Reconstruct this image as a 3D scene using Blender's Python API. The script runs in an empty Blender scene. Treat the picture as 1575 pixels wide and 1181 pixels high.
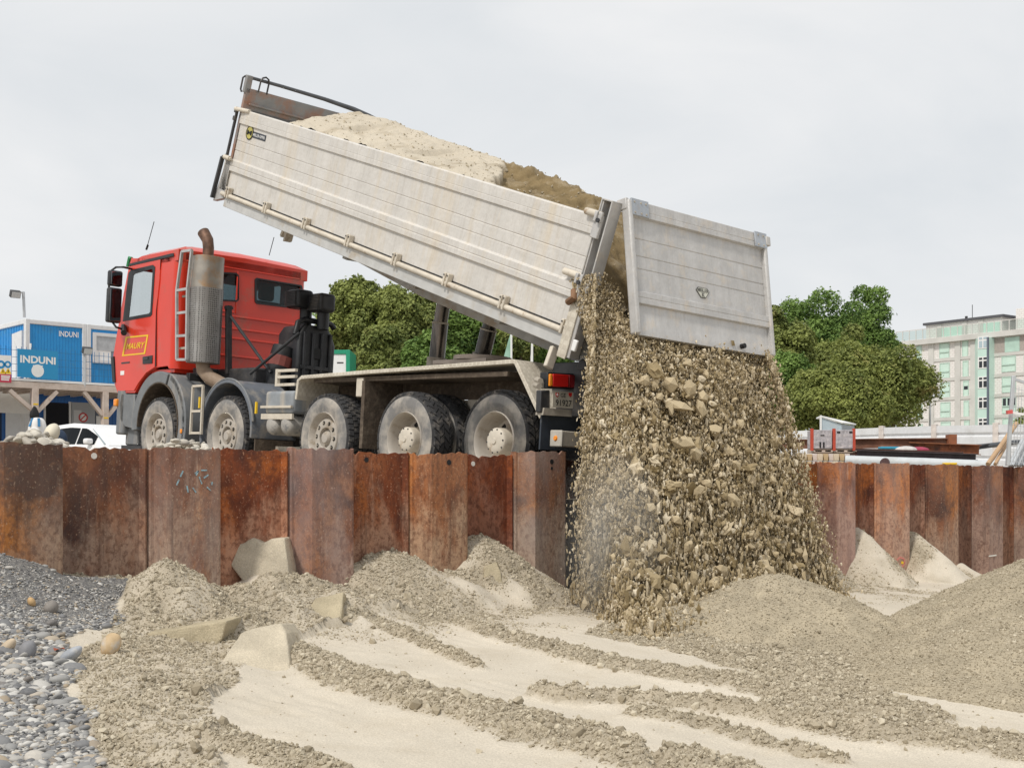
import bpy, bmesh, math, random
import numpy as np
from math import sin, cos, pi, radians, atan2, hypot
from mathutils import Vector, Matrix
from mathutils.geometry import tessellate_polygon
# ------------------------------------------------------------------ camera
SC = bpy.context.scene
COL = SC.collection
YAW = 0.828205
FWD = np.array([-sin(YAW), cos(YAW), 0.0]); RGT = np.array([cos(YAW), sin(YAW), 0.0]); UPV = np.array([0, 0, 1.0])
CAM = np.array([9.93, -8.826, 0.0])
cd = bpy.data.cameras.new('camera'); co = bpy.data.objects.new('camera', cd); COL.objects.link(co)
co.location = CAM; co.rotation_euler = (pi/2, 0, YAW)
cd.sensor_width = 36; cd.lens = 2000/1575*36; cd.shift_y = 0.1013; cd.clip_end = 3000; cd.clip_start = 0.1
SC.camera = co
# ------------------------------------------------------------------ world and sun
SUN_EL, SUN_DIR = radians(52), Vector((0.24, -0.97, 0))      # the sun stands over the camera's left shoulder
W = bpy.data.worlds.new("World"); SC.world = W; W.use_nodes = True
nt = W.node_tree; nt.nodes.clear()
out = nt.nodes.new('ShaderNodeOutputWorld'); bg = nt.nodes.new('ShaderNodeBackground'); bg.inputs[1].default_value = 0.1
sky = nt.nodes.new('ShaderNodeTexSky'); sky.sky_type = 'NISHITA'; sky.sun_disc = False
sky.sun_elevation = SUN_EL; sky.sun_rotation = atan2(SUN_DIR.x, SUN_DIR.y)
tc = nt.nodes.new('ShaderNodeTexCoord'); mp = nt.nodes.new('ShaderNodeMapping'); mp.inputs['Scale'].default_value = (1.0, 1.0, 2.6)
n1 = nt.nodes.new('ShaderNodeTexNoise'); n1.inputs['Scale'].default_value = 2.6; n1.inputs['Detail'].default_value = 8; n1.inputs['Roughness'].default_value = .52; n1.inputs['Distortion'].default_value = .6
rp = nt.nodes.new('ShaderNodeValToRGB')
rp.color_ramp.elements[0].position = .3; rp.color_ramp.elements[0].color = (7.9, 8.25, 8.55, 1)
rp.color_ramp.elements[1].position = .68; rp.color_ramp.elements[1].color = (9.7, 9.72, 9.75, 1)
mx = nt.nodes.new('ShaderNodeMix'); mx.data_type = 'RGBA'; mx.inputs[0].default_value = .95
L = nt.links.new
L(tc.outputs['Generated'], mp.inputs[0]); L(mp.outputs[0], n1.inputs['Vector']); L(n1.outputs[0], rp.inputs[0])
L(sky.outputs[0], mx.inputs[6]); L(rp.outputs[0], mx.inputs[7]); L(mx.outputs[2], bg.inputs[0]); L(bg.outputs[0], out.inputs[0])
sd = bpy.data.lights.new('sun', 'SUN'); sd.energy = 2.7; sd.angle = radians(7); sd.color = (1, .95, .87)
so = bpy.data.objects.new('sun', sd); COL.objects.link(so)
v = Vector((SUN_DIR.x*cos(SUN_EL), SUN_DIR.y*cos(SUN_EL), sin(SUN_EL)))
so.rotation_euler = v.to_track_quat('Z', 'Y').to_euler(); so.location = (6, -20, 25)
SC.view_settings.view_transform = 'Standard'; SC.view_settings.look = 'None'; SC.view_settings.exposure = -.10; SC.view_settings.gamma = 1
SC.cycles.max_bounces = 6; SC.cycles.transparent_max_bounces = 8
random.seed(7); RNG = np.random.default_rng(11)
# ------------------------------------------------------------------ pixel rays -> real points (used to survey the photograph)
def ray(px, py): return FWD + (px-787)/2000*RGT + (750-py)/2000*UPV
def hitM(px, py, ax, val, Mx=None):
    d = ray(px, py); o = CAM
    if Mx is not None:
        inv = Mx.inverted(); d = np.array(inv.to_3x3() @ Vector(d)); o = np.array(inv @ Vector(CAM))
    t = (val-o[ax])/d[ax]; return o+t*d
def W_(px, py, ax, val): return hitM(px, py, ax, val)
def BG(px, py, D): return CAM + D*ray(px, py)
TM = Matrix.Translation((0, 0, -0.057)) @ Matrix.Rotation(radians(2.3), 4, 'Y') @ Matrix.Rotation(-radians(1.8), 4, 'X')
def T(px, py, ax, val): return hitM(px, py, ax, val, TM)
_p = T(870, 536, 1, 0); _q = T(345, 318, 1, 0); TH = atan2(_q[2]-_p[2], _p[0]-_q[0])
BL = Matrix.Translation(Vector(_p)) @ Matrix.Rotation(TH, 4, 'Y')      # dump bed frame inside the truck frame
BM = TM @ BL
def B(px, py, ax, val): return hitM(px, py, ax, val, BM)
def zbase(x, y): return -1.02 - .05*(np.clip(x, -5, 9)-1.4) - .022*np.clip(y, -9, 12)
def G(px, py, dz=0.0):
    z = -1.1
    for _ in range(12):
        p = W_(px, py, 2, z); z = float(zbase(p[0], p[1]))+dz
    return W_(px, py, 2, z)
# ------------------------------------------------------------------ object helpers
def tag(o, label=None, cat=None, group=None, kind=None):
    if label: o['label'] = label
    if cat: o['category'] = cat
    if group: o['group'] = group
    if kind: o['kind'] = kind
    return o
def empty(name, loc=(0, 0, 0), rz=0, label=None, cat=None, group=None):
    o = bpy.data.objects.new(name, None); COL.objects.link(o); o.location = loc; o.rotation_euler = (0, 0, rz)
    o.empty_display_size = .2
    return tag(o, label, cat, group)
def link(me, name, mat, parent=None, mtx=None):
    o = bpy.data.objects.new(name, me); COL.objects.link(o)
    for m in (mat if isinstance(mat, (list, tuple)) else [mat]): me.materials.append(m)
    if parent is not None: o.parent = parent
    if mtx is not None: o.matrix_local = mtx
    return o
def np_mesh(name, V, F, mat, parent=None, smooth=False, mi=None):
    V = np.asarray(V, np.float32); F = np.asarray(F, np.int32); k = F.shape[1]
    me = bpy.data.meshes.new(name); me.vertices.add(len(V)); me.vertices.foreach_set('co', V.ravel())
    me.loops.add(F.size); me.loops.foreach_set('vertex_index', F.ravel())
    me.polygons.add(len(F)); me.polygons.foreach_set('loop_start', np.arange(0, F.size, k, dtype=np.int32))
    me.polygons.foreach_set('use_smooth', np.full(len(F), smooth))
    if mi is not None: me.polygons.foreach_set('material_index', np.asarray(mi, np.int32))
    me.update(calc_edges=True); me.validate()
    return link(me, name, mat, parent)
class MB:
    """collects shapes into one mesh"""
    def __init__(s): s.v = []; s.f = []; s.m = []; s.cur = 0; s.starts = []
    def add(s, V, F):
        n = len(s.v); s.starts.append((n, len(s.f))); s.v += [tuple(map(float, p)) for p in V]; s.f += [tuple(i+n for i in f) for f in F]; s.m += [s.cur]*len(F); return s
    def box(s, lo, hi, mtx=None):
        x0, y0, z0 = lo; x1, y1, z1 = hi
        V = [(x0,y0,z0),(x1,y0,z0),(x1,y1,z0),(x0,y1,z0),(x0,y0,z1),(x1,y0,z1),(x1,y1,z1),(x0,y1,z1)]
        if mtx is not None: V = [mtx @ Vector(p) for p in V]
        return s.add(V, [(0,3,2,1),(4,5,6,7),(0,1,5,4),(1,2,6,5),(2,3,7,6),(3,0,4,7)])
    def bar(s, p, q, w, h, up=(0, 0, 1)):
        p = Vector(p); q = Vector(q); d = (q-p); l = d.length; d.normalize(); u = Vector(up)
        sd = d.cross(u)
        if sd.length < 1e-4: sd = d.cross(Vector((0, 1, 0)))
        sd.normalize(); u = sd.cross(d)
        m = Matrix((d, sd, u)).transposed().to_4x4(); m.translation = p
        return s.box((0, -w/2, -h/2), (l, w/2, h/2), m)
    def tube(s, pts, r, n=10, cap=True):
        pts = [Vector(p) for p in pts]; rings = []; N = len(pts)
        rr = r if isinstance(r, (list, tuple)) else [r]*N
        t0 = (pts[1]-pts[0]).normalized(); ref = Vector((0, 0, 1)) if abs(t0.z) < .9 else Vector((1, 0, 0)); sd = t0.cross(ref).normalized()
        for i in range(N):
            t = (pts[min(i+1, N-1)]-pts[max(i-1, 0)]).normalized()
            sd = (sd - t*sd.dot(t)).normalized(); up = t.cross(sd)
            rings += [pts[i]+(sd*cos(2*pi*k/n)+up*sin(2*pi*k/n))*rr[i] for k in range(n)]
        F = [(i*n+k, i*n+(k+1) % n, (i+1)*n+(k+1) % n, (i+1)*n+k) for i in range(N-1) for k in range(n)]
        if cap: F += [tuple(range(n-1, -1, -1)), tuple(range((N-1)*n, N*n))]
        return s.add(rings, F)
    def lathe(s, prof, mtx=None, n=32, cap=False):
        """profile (a, r): a along local -Y (outwards), r radius"""
        V = []
        for a, r in prof: V += [(r*cos(2*pi*k/n), -a, r*sin(2*pi*k/n)) for k in range(n)]
        if mtx is not None: V = [mtx @ Vector(p) for p in V]
        F = [(i*n+k, i*n+(k+1) % n, (i+1)*n+(k+1) % n, (i+1)*n+k) for i in range(len(prof)-1) for k in range(n)]
        if cap: F += [tuple(range(n)), tuple(range(len(prof)*n-1, (len(prof)-1)*n-1, -1))]
        return s.add(V, F)
    def plate(s, outer, holes=(), ax=1, a=0., b=.02):
        """flat polygon (2D points in the two other axes) with holes, extruded from a to b along axis ax"""
        o2 = [i for i in range(3) if i != ax]; loops = [list(outer)]+[list(h) for h in holes]
        flat = [p for l in loops for p in l]
        tri = tessellate_polygon([[Vector((p[0], p[1], 0)) for p in l] for l in loops])
        def P(p, val):
            v = [0, 0, 0]; v[o2[0]] = p[0]; v[o2[1]] = p[1]; v[ax] = val; return v
        n = len(flat); V = [P(p, a) for p in flat]+[P(p, b) for p in flat]
        F = [tuple(t) for t in tri]+[tuple(i+n for i in reversed(t)) for t in tri]; k = 0
        for l in loops:
            m = len(l); F += [(k+i, k+(i+1) % m, k+(i+1) % m+n, k+i+n) for i in range(m)]; k += m
        return s.add(V, F)
    def prism(s, poly, ax, a, b): return s.plate(poly, (), ax, a, b)
    def build_each(s, name, mat, parent=None, **k):
        """one object for every shape added"""
        r = []; st = s.starts+[(len(s.v), len(s.f))]
        for (v0, f0), (v1, f1) in zip(st[:-1], st[1:]):
            q = MB(); q.add(s.v[v0:v1], [tuple(i-v0 for i in f) for f in s.f[f0:f1]]); r.append(q.build(name, mat, parent, **k))
        return r
    def build(s, name, mat, parent=None, bevel=0, seg=2, smooth=False, mtx=None):
        me = bpy.data.meshes.new(name); me.from_pydata(s.v, [], s.f)
        for i, p in enumerate(me.polygons): p.material_index = s.m[i]
        bm = bmesh.new(); bm.from_mesh(me); bmesh.ops.remove_doubles(bm, verts=bm.verts, dist=1e-5); bmesh.ops.recalc_face_normals(bm, faces=bm.faces); bm.to_mesh(me); bm.free()
        if smooth: me.polygons.foreach_set('use_smooth', np.ones(len(me.polygons), bool))
        o = link(me, name, mat, parent, mtx)
        if bevel:
            m = o.modifiers.new('b', 'BEVEL'); m.width = bevel; m.segments = seg; m.limit_method = 'ANGLE'; m.angle_limit = radians(35)
            if smooth or seg > 1:
                me.polygons.foreach_set('use_smooth', np.ones(len(me.polygons), bool))
                try: me.set_sharp_from_angle(angle=radians(40))
                except Exception: pass
        elif smooth:
            try: me.set_sharp_from_angle(angle=radians(40))
            except Exception: pass
        return o
def copy_tree(o, parent=None):
    c = o.copy(); COL.objects.link(c)
    if parent is not None: c.parent = parent; c.matrix_local = o.matrix_local
    for ch in list(o.children): copy_tree(ch, c)
    return c
def text(s, name, mat, p0, ex, ey, parent=None, bold=0., n=None):
    """lettering laid into the parallelogram p0, ex (width), ey (height), standing 3 mm proud along n"""
    cu = bpy.data.curves.new('t', 'FONT'); cu.body = s; cu.offset = bold; cu.resolution_u = 3
    to = bpy.data.objects.new('t', cu); COL.objects.link(to)
    dg = bpy.context.evaluated_depsgraph_get(); me = bpy.data.meshes.new_from_object(to.evaluated_get(dg))
    bpy.data.objects.remove(to); bpy.data.curves.remove(cu)
    n_ = len(me.vertices); v = np.empty(n_*3, np.float32); me.vertices.foreach_get('co', v); v = v.reshape(-1, 3)
    lo = v.min(0); hi = v.max(0); uv = (v[:, :2]-lo[:2])/(hi[:2]-lo[:2])
    ex = np.asarray(ex, float); ey = np.asarray(ey, float); nn = np.cross(ex, ey); nn /= np.linalg.norm(nn)
    P = np.asarray(p0, float)+uv[:, :1]*ex+uv[:, 1:]*ey+nn*.003
    me.vertices.foreach_set('co', P.astype(np.float32).ravel()); me.update(); me.materials.clear(); me.name = name
    return link(me, name, mat, parent)
# ------------------------------------------------------------------ numpy noise
_perm = RNG.permutation(4096)
def perlin(x, y, seed=0):
    x = np.asarray(x, float)+seed*37.17+500; y = np.asarray(y, float)+seed*91.7+500
    xi = np.floor(x).astype(int); yi = np.floor(y).astype(int); xf = x-xi; yf = y-yi
    def g(ix, iy, dx, dy):
        h = _perm[(ix+_perm[iy & 4095]) & 4095]*(2*pi/4096); return np.cos(h)*dx+np.sin(h)*dy
    u = xf*xf*xf*(xf*(xf*6-15)+10); w = yf*yf*yf*(yf*(yf*6-15)+10)
    a = g(xi, yi, xf, yf); b = g(xi+1, yi, xf-1, yf); c = g(xi, yi+1, xf, yf-1); d = g(xi+1, yi+1, xf-1, yf-1)
    return (a+u*(b-a))*(1-w)+(c+u*(d-c))*w
def fbm(x, y, oct=4, seed=0, gain=.5):
    s = 0; a = 1; f = 1
    for i in range(oct): s = s+a*perlin(np.asarray(x)*f, np.asarray(y)*f, seed+i*3); a *= gain; f *= 2
    return s
def smooth(a, b, x):
    t = np.clip((x-a)/(b-a), 0, 1); return t*t*(3-2*t)
_t = (1+5**.5)/2
ICO_V = np.array([(-1,_t,0),(1,_t,0),(-1,-_t,0),(1,-_t,0),(0,-1,_t),(0,1,_t),(0,-1,-_t),(0,1,-_t),(_t,0,-1),(_t,0,1),(-_t,0,-1),(-_t,0,1)], float)/hypot(1, _t)
ICO_F = np.array([(0,11,5),(0,5,1),(0,1,7),(0,7,10),(0,10,11),(1,5,9),(5,11,4),(11,10,2),(10,7,6),(7,1,8),(3,9,4),(3,4,2),(3,2,6),(3,6,8),(3,8,9),(4,9,5),(2,4,11),(6,2,10),(8,6,7),(9,8,1)])
def subdiv(V, F):
    V = list(map(tuple, V)); mid = {}; NF = []
    def m(a, b):
        k = (min(a, b), max(a, b))
        if k not in mid:
            p = (np.array(V[a])+np.array(V[b]))/2; V.append(tuple(p/np.linalg.norm(p))); mid[k] = len(V)-1
        return mid[k]
    for a, b, c in F:
        x, y, z = m(a, b), m(b, c), m(c, a); NF += [(a, x, z), (b, y, x), (c, z, y), (x, y, z)]
    return np.array(V), np.array(NF)
ICO2_V, ICO2_F = subdiv(ICO_V, ICO_F)
def rand_rot(n):
    q = RNG.normal(size=(n, 4)); q /= np.linalg.norm(q, axis=1)[:, None]; w, x, y, z = q.T
    return np.stack([np.stack([1-2*(y*y+z*z), 2*(x*y-z*w), 2*(x*z+y*w)], -1), np.stack([2*(x*y+z*w), 1-2*(x*x+z*z), 2*(y*z-x*w)], -1), np.stack([2*(x*z-y*w), 2*(y*z+x*w), 1-2*(x*x+y*y)], -1)], 1)
OCT_V = np.array([(1,0,0),(-1,0,0),(0,1,0),(0,-1,0),(0,0,1),(0,0,-1)], float); OCT_F = np.array([(0,2,4),(2,1,4),(1,3,4),(3,0,4),(2,0,5),(1,2,5),(3,1,5),(0,3,5)])
def lumps(P, S, jag=.35, flat=(1, 1, 1), fine=False, stretch=None, tiny=False):
    """vertex and face arrays of many rough lumps at points P of radius S"""
    P = np.asarray(P, float); S = np.asarray(S, float); n = len(P)
    bv, bf = (ICO2_V, ICO2_F) if fine else (OCT_V, OCT_F) if tiny else (ICO_V, ICO_F); k = len(bv)
    V = np.repeat(bv[None], n, 0)*(1+jag*(RNG.random((n, k, 1))*2-1))
    V = V*(np.asarray(flat)[None, None]*(1+.25*RNG.normal(size=(n, 1, 3)).clip(-1.5, 1.5)))
    R = rand_rot(n); V = np.einsum('nij,nkj->nki', R, V)*S[:, None, None]
    if stretch is not None: V[:, :, 2] *= np.asarray(stretch)[:, None]
    V = V+P[:, None]
    F = (bf[None]+(np.arange(n)*k)[:, None, None]).reshape(-1, 3)
    return V.reshape(-1, 3), F
# ------------------------------------------------------------------ materials
def nodes(name):
    m = bpy.data.materials.new(name); m.use_nodes = True; n = m.node_tree; n.nodes.clear()
    o = n.nodes.new('ShaderNodeOutputMaterial'); p = n.nodes.new('ShaderNodeBsdfPrincipled'); n.links.new(p.outputs[0], o.inputs[0])
    return m, n, p
def nz(n, scale, detail=4, rough=.55, stretch=None, co='Object', dist=0):
    t = n.nodes.new('ShaderNodeTexCoord'); q = n.nodes.new('ShaderNodeTexNoise'); q.inputs['Scale'].default_value = scale
    q.inputs['Detail'].default_value = detail; q.inputs['Roughness'].default_value = rough; q.inputs['Distortion'].default_value = dist
    src = t.outputs[co]
    if stretch:
        mp = n.nodes.new('ShaderNodeMapping'); mp.inputs['Scale'].default_value = stretch; n.links.new(src, mp.inputs[0]); src = mp.outputs[0]
    n.links.new(src, q.inputs['Vector']); return q.outputs[0]
def ramp(n, fac, stops):
    r = n.nodes.new('ShaderNodeValToRGB'); e = r.color_ramp.elements
    while len(e) < len(stops): e.new(.5)
    for el, (p, c) in zip(e, stops):
        el.position = p; el.color = (c[0], c[1], c[2], 1) if hasattr(c, '__len__') else (c, c, c, 1)
    n.links.new(fac, r.inputs[0]); return r.outputs[0]
def mixc(n, fac, a, b, mode='MIX'):
    q = n.nodes.new('ShaderNodeMix'); q.data_type = 'RGBA'; q.blend_type = mode
    for s, i in ((fac, 0), (a, 6), (b, 7)):
        if hasattr(s, 'is_output'): n.links.new(s, q.inputs[i])
        else: q.inputs[i].default_value = s if i == 0 else (s[0], s[1], s[2], 1)
    return q.outputs[2]
def bump(n, p, h, strength, dist=.02):
    b = n.nodes.new('ShaderNodeBump'); b.inputs['Strength'].default_value = strength; b.inputs['Distance'].default_value = dist
    n.links.new(h, b.inputs['Height']); n.links.new(b.outputs[0], p.inputs['Normal'])
def mat(name, col, rough=.6, metal=0., var=.18, scale=6, dirt=None, dirt_amt=.5, dscale=2.5, streak=False, fine=None, bmp=0, bscale=80, spec=.5, coat=0, dist=.01):
    m, n, p = nodes(name); c = np.array(col)
    k = ramp(n, nz(n, scale, 5), [(.3, c*(1-var)), (.7, np.minimum(c*(1+var), 1))])
    if dirt is not None:
        f = ramp(n, nz(n, dscale, 6, .65, (1, 1, .12) if streak else None), [(.62-.3*dirt_amt, 0), (.78-.2*dirt_amt, 1)])
        k = mixc(n, f, k, dirt)
    if fine is not None:
        f = ramp(n, nz(n, 16, 5, .7, (1, 1, .10)), [(.50, 0), (.74, fine[3])]); k = mixc(n, f, k, fine[:3]); f = ramp(n, nz(n, 46, 3, .7, (1, 1, .35)), [(.48, 0), (.75, fine[3]*.8)]); k = mixc(n, f, k, fine[:3])
    n.links.new(k, p.inputs['Base Color']); p.inputs['Roughness'].default_value = rough; p.inputs['Metallic'].default_value = metal
    p.inputs['Specular IOR Level'].default_value = spec; p.inputs['Coat Weight'].default_value = coat; p.inputs['Coat Roughness'].default_value = .08
    if bmp: bump(n, p, nz(n, bscale, 4), bmp, dist)
    return m
def flat(name, col, rough=.6, metal=0., spec=.5):
    m, n, p = nodes(name); p.inputs['Base Color'].default_value = (*col, 1); p.inputs['Roughness'].default_value = rough; p.inputs['Metallic'].default_value = metal
    p.inputs['Specular IOR Level'].default_value = spec; return m
def glass(name, tint=(.8, .88, .88), trans=.75, rough=.03):
    m = bpy.data.materials.new(name); m.use_nodes = True; n = m.node_tree; n.nodes.clear()
    o = n.nodes.new('ShaderNodeOutputMaterial'); mx = n.nodes.new('ShaderNodeMixShader'); tr = n.nodes.new('ShaderNodeBsdfTransparent'); tr.inputs[0].default_value = (*tint, 1)
    gl = n.nodes.new('ShaderNodeBsdfPrincipled'); gl.inputs['Base Color'].default_value = (.02, .03, .03, 1); gl.inputs['Roughness'].default_value = rough
    mx.inputs[0].default_value = 1-trans; n.links.new(tr.outputs[0], mx.inputs[1]); n.links.new(gl.outputs[0], mx.inputs[2]); n.links.new(mx.outputs[0], o.inputs[0]); return m
DUST = (.50, .44, .36)
RED = mat('red_paint', (.66, .040, .016), .3, var=.07, scale=1.5, dirt=(.42, .10, .06), dirt_amt=.2, dscale=2.2, coat=.3, spec=.4)
BLACKP = mat('black_plastic', (.016, .017, .020), .5, var=.3, dirt=(.05, .048, .046), dirt_amt=.2)
GREYP = mat('grey_plastic', (.17, .18, .19), .6, var=.15, dirt=(.34, .31, .27), dirt_amt=.35, dscale=4, streak=True)
ALU = mat('dusty_aluminium', (.62, .595, .56), .55, .1, var=.07, scale=3, dirt=(.64, .57, .47), dirt_amt=.38, dscale=4, streak=True, fine=(.36, .33, .29, .34), bmp=.5, bscale=5, dist=.03)
ALUG = mat('grey_aluminium', (.50, .49, .48), .5, .2, var=.10, scale=5, dirt=(.58, .52, .45), dirt_amt=.3, dscale=6, fine=(.28, .27, .26, .32), bmp=.4, bscale=6, dist=.03)
CREAM = mat('dusty_cream_paint', (.59, .535, .45), .65, var=.12, scale=8, dirt=(.30, .20, .11), dirt_amt=.14, dscale=9, bmp=.1)
RUBBER = mat('tyre_rubber', (.035, .035, .037), .85, var=.25, dirt=(.19, .17, .15), dirt_amt=.32, dscale=9)
SIDEW = mat('dusty_sidewall', (.19, .185, .18), .85, var=.2, dirt=(.43, .39, .34), dirt_amt=.62, dscale=3.5)
RIMM = mat('dusty_rim', (.46, .42, .37), .6, .1, var=.12, dirt=(.30, .24, .17), dirt_amt=.3, dscale=7)
DUSTY = mat('dusty_steel', (.40, .36, .30), .7, var=.18, dirt=(.16, .13, .10), dirt_amt=.3)
STEELD = mat('dark_steel', (.055, .055, .058), .5, .4, var=.3, dirt=(.16, .14, .12), dirt_amt=.25)
MUD = mat('muddy_guard', (.085, .063, .045), .9, var=.3, scale=20, dirt=(.17, .135, .10), dirt_amt=.35, dscale=12, bmp=.6, bscale=40)
YELLOW = flat('yellow', (.80, .52, .01), .5)
WHITE = mat('white_paint', (.78, .78, .77), .5, var=.05)
CHROME = flat('mirror_glass', (.25, .27, .29), .05, 1.0)
GLASS = glass('window_glass', (.97, .985, .985), .92); DGLASS = glass('dark_glass', (.42, .52, .55), .62)
ORANGE = flat('orange_lens', (.85, .28, .02), .25); REDL = flat('red_lens', (.55, .015, .012), .2)
BLACK = flat('black', (.008, .008, .009), .7)
# ================================================================== the tipper truck
TW = 2.24
truck = empty('dump_truck', label='red five-axle tipper truck with its silver bed raised, emptying sand over the rusty wall', cat='truck'); truck.matrix_world = TM
def TS(l, y=0.): return [(T(*p, 1, y)[0], T(*p, 1, y)[2]) for p in l]
def TX(l, x): return [(T(*p, 0, x)[1], T(*p, 0, x)[2]) for p in l]
def TV(px, py, ax, val): return Vector(T(px, py, ax, val))
def circ(cx, cz, r, n=20, a0=0, a1=2*pi): return [(cx+r*cos(a0+(a1-a0)*i/n), cz+r*sin(a0+(a1-a0)*i/n)) for i in range(n if a1-a0 > 6.2 else n+1)]
def sweep(arc_in, arc_out, y0, y1):
    """band between two x-z polylines of equal length, from y0 to y1"""
    m = MB(); n = len(arc_in)
    V = [(x, y, z) for y in (y0, y1) for l in (arc_in, arc_out) for x, z in l]
    F = []
    for i in range(n-1):
        F += [(i, i+1, n+i+1, n+i), (2*n+i, 3*n+i, 3*n+i+1, 2*n+i+1), (i, 2*n+i, 2*n+i+1, i+1), (n+i, n+i+1, 3*n+i+1, 3*n+i)]
    F += [(0, n, 3*n, 2*n), (n-1, 3*n-1, 4*n-1, 2*n-1)]
    return m.add(V, F)
# ---- wheels
def tyre_mesh(w, rows, N, skew):
    m = MB(); R0 = .518
    m.cur = 0; m.lathe([(-.035, .292), (-.004, .305), (.006, .34), (.012, .39), (.008, .44), (-.006, .475)], n=48)
    m.cur = 1; m.lathe([(-.006, .475), (-.014, .488), (-.035, .507), (-.06, R0), (-w+.06, R0), (-w+.035, .507), (-w+.01, .48), (-w-.01, .40), (-w, .33), (-w+.035, .292)], n=48)
    for j in range(rows):
        b0 = .012+(w-.024)*j/rows+.006; b1 = .012+(w-.024)*(j+1)/rows-.006
        for i in range(N):
            V = []
            for h in (0, 1):
                for q, bb in ((0, b0), (1, b1)):
                    for s in (0, 1):
                        edge = (j == 0 and q == 0) or (j == rows-1 and q == 1)
                        r = (R0-.02 if h == 0 else (.524 if edge else .536)); a = (i+.5*(j % 2)+s*.80+skew*(q-.5)*(1 if j % 2 else -1))*2*pi/N
                        V.append((r*cos(a), bb, r*sin(a)))
            m.add(V, [(4,5,7,6),(0,1,5,4),(1,3,7,5),(3,2,6,7),(2,0,4,6)])
    return m
def rim_front():
    m = MB(); m.lathe([(-.04, .30), (.0, .306), (.012, .30), (.004, .290), (-.055, .277), (-.085, .252), (-.07, .236), (-.04, .222), (-.028, .135), (-.034, .122), (-.10, .116), (-.10, 0)], n=40)
    return m
def rim_rear():
    m = MB(); m.lathe([(-.04, .30), (.0, .306), (.012, .30), (.004, .290), (-.05, .277), (-.17, .265), (-.225, .245), (-.235, .15), (-.235, 0)], n=40); return m
def holes(n, r, rad, dep, off=0.):
    m = MB()
    for k in range(n):
        a = 2*pi*(k+off)/n; c = Matrix.Translation((r*cos(a), 0, r*sin(a))); m.lathe([(dep-.012, rad), (dep, rad*.97), (dep+.0, 0)], c, 12)
    return m
def nuts(n, r, rad, dep, h, off=.5, sides=6):
    m = MB()
    for k in range(n):
        a = 2*pi*(k+off)/n; c = Matrix.Translation((r*cos(a), 0, r*sin(a))); m.lathe([(dep, rad), (dep+h, rad), (dep+h, 0)], c, sides)
    return m
def make_wheel(kind, w):
    e = empty('wheel'); e.parent = truck
    sk, N, rows = (.10, 46, 5) if kind == 'front' else (.55, 34, 4)
    tyre_mesh(w, rows, N, sk).build('tyre', [SIDEW, RUBBER], e, smooth=True)
    if kind == 'front':
        r = rim_front().build('rim', RIMM, e, smooth=True)
        holes(10, .178, .026, -.031).build_each('rim_hole', BLACK, e); nuts(10, .178, .012, -.030, .016, 0).build_each('wheel_nut', DUSTY, e)
        h = MB(); h.lathe([(-.10, .085), (-.05, .08), (-.02, .06), (-.018, 0)], n=20); h.build('hub', RIMM, e, smooth=True)
    else:
        r = rim_rear().build('rim', RIMM, e, smooth=True)
        holes(6, .197, .034, -.228, .3).build_each('rim_hole', BLACK, e)
        h = MB(); h.lathe([(-.235, .145), (-.06, .138), (-.03, .138), (-.02, .13), (-.012, .112), (-.004, .09), (-.004, .032), (.008, .028), (.008, 0)], n=28); h.build('hub', CREAM, e, smooth=True)
        nuts(10, .121, .008, -.02, .012).build_each('hub_bolt', STEELD, e)
        t2 = tyre_mesh(w, rows, N, sk).build('tyre', [SIDEW, RUBBER], e, smooth=True); t2.location = (0, w+.06, 0)
    return e
AX = [(-7.27, 'front', .30), (-5.36, 'front', .30), (-3.07, 'front', .36), (-1.49, 'rear', .29), (0, 'rear', .29)]
protos = {}
for x, kind, w in AX:
    for side in (0, 1):
        key = (kind, w)
        if key not in protos: e = protos[key] = make_wheel(kind, w)
        else: e = copy_tree(protos[key], truck)
        e.location = (x, 0 if side == 0 else TW, .535); e.rotation_euler = (0, random.uniform(0, 6), 0) if side == 0 else (0, random.uniform(0, 6), pi)
# ---- chassis
m = MB()
for y in (.72, 1.44): m.box((-8.1, y, .74), (1.0, y+.09, 1.02))
for x in (-7.6, -6.3, -4.3, -2.3, -.75, .6): m.box((x, .72, .78), (x+.12, 1.53, .98))
m.build('chassis_frame', CREAM, truck, bevel=.008)
for x, k, w in AX: m = MB(); m.tube([(x, .12, .535), (x, TW-.12, .535)], .075, 12); m.box((x-.16, .9, .40), (x+.16, 1.34, .70)); m.build('axle', STEELD, truck)
m = MB(); m.box((-6.9, .55, .62), (-5.6, 1.7, 1.5)); m.box((-5.55, .60, .55), (-3.9, 1.65, 1.1)); m.build('engine_block', STEELD, truck, bevel=.03)
m = MB(); m.box((-3.95, .60, .35), (-3.70, .66, 1.24)); m.box((-3.7, .62, 1.02), (.65, .68, 1.26)); m.box((-2.33, .0, .42), (-2.27, .55, 1.20)); m.box((-.80, .6, .45), (-.74, 1.6, 1.1))
m.build('mud_guard', MUD, truck)
# ---- cab
CS = .035; CB = -6.93; CR = 2.2
side = TS([(181,604),(175.5,588),(173.5,549),(179.5,513),(189.5,452),(198,408),(202,397.5)], CS)+[(-7.05, 3.05), (-7.05, 1.47)]+TS([(257,562.5),(240,565),(226,574),(214,590),(207,604)], CS)
win = TS([(190.5,494),(199.5,420),(204,416),(236,408.6),(239.5,411),(234.5,483),(232,486)], CS)
cab = MB(); cab.plate(side, [win], 1, CS, CS+.05)
cab.plate(side, [win], 1, CR-.05, CR)
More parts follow.
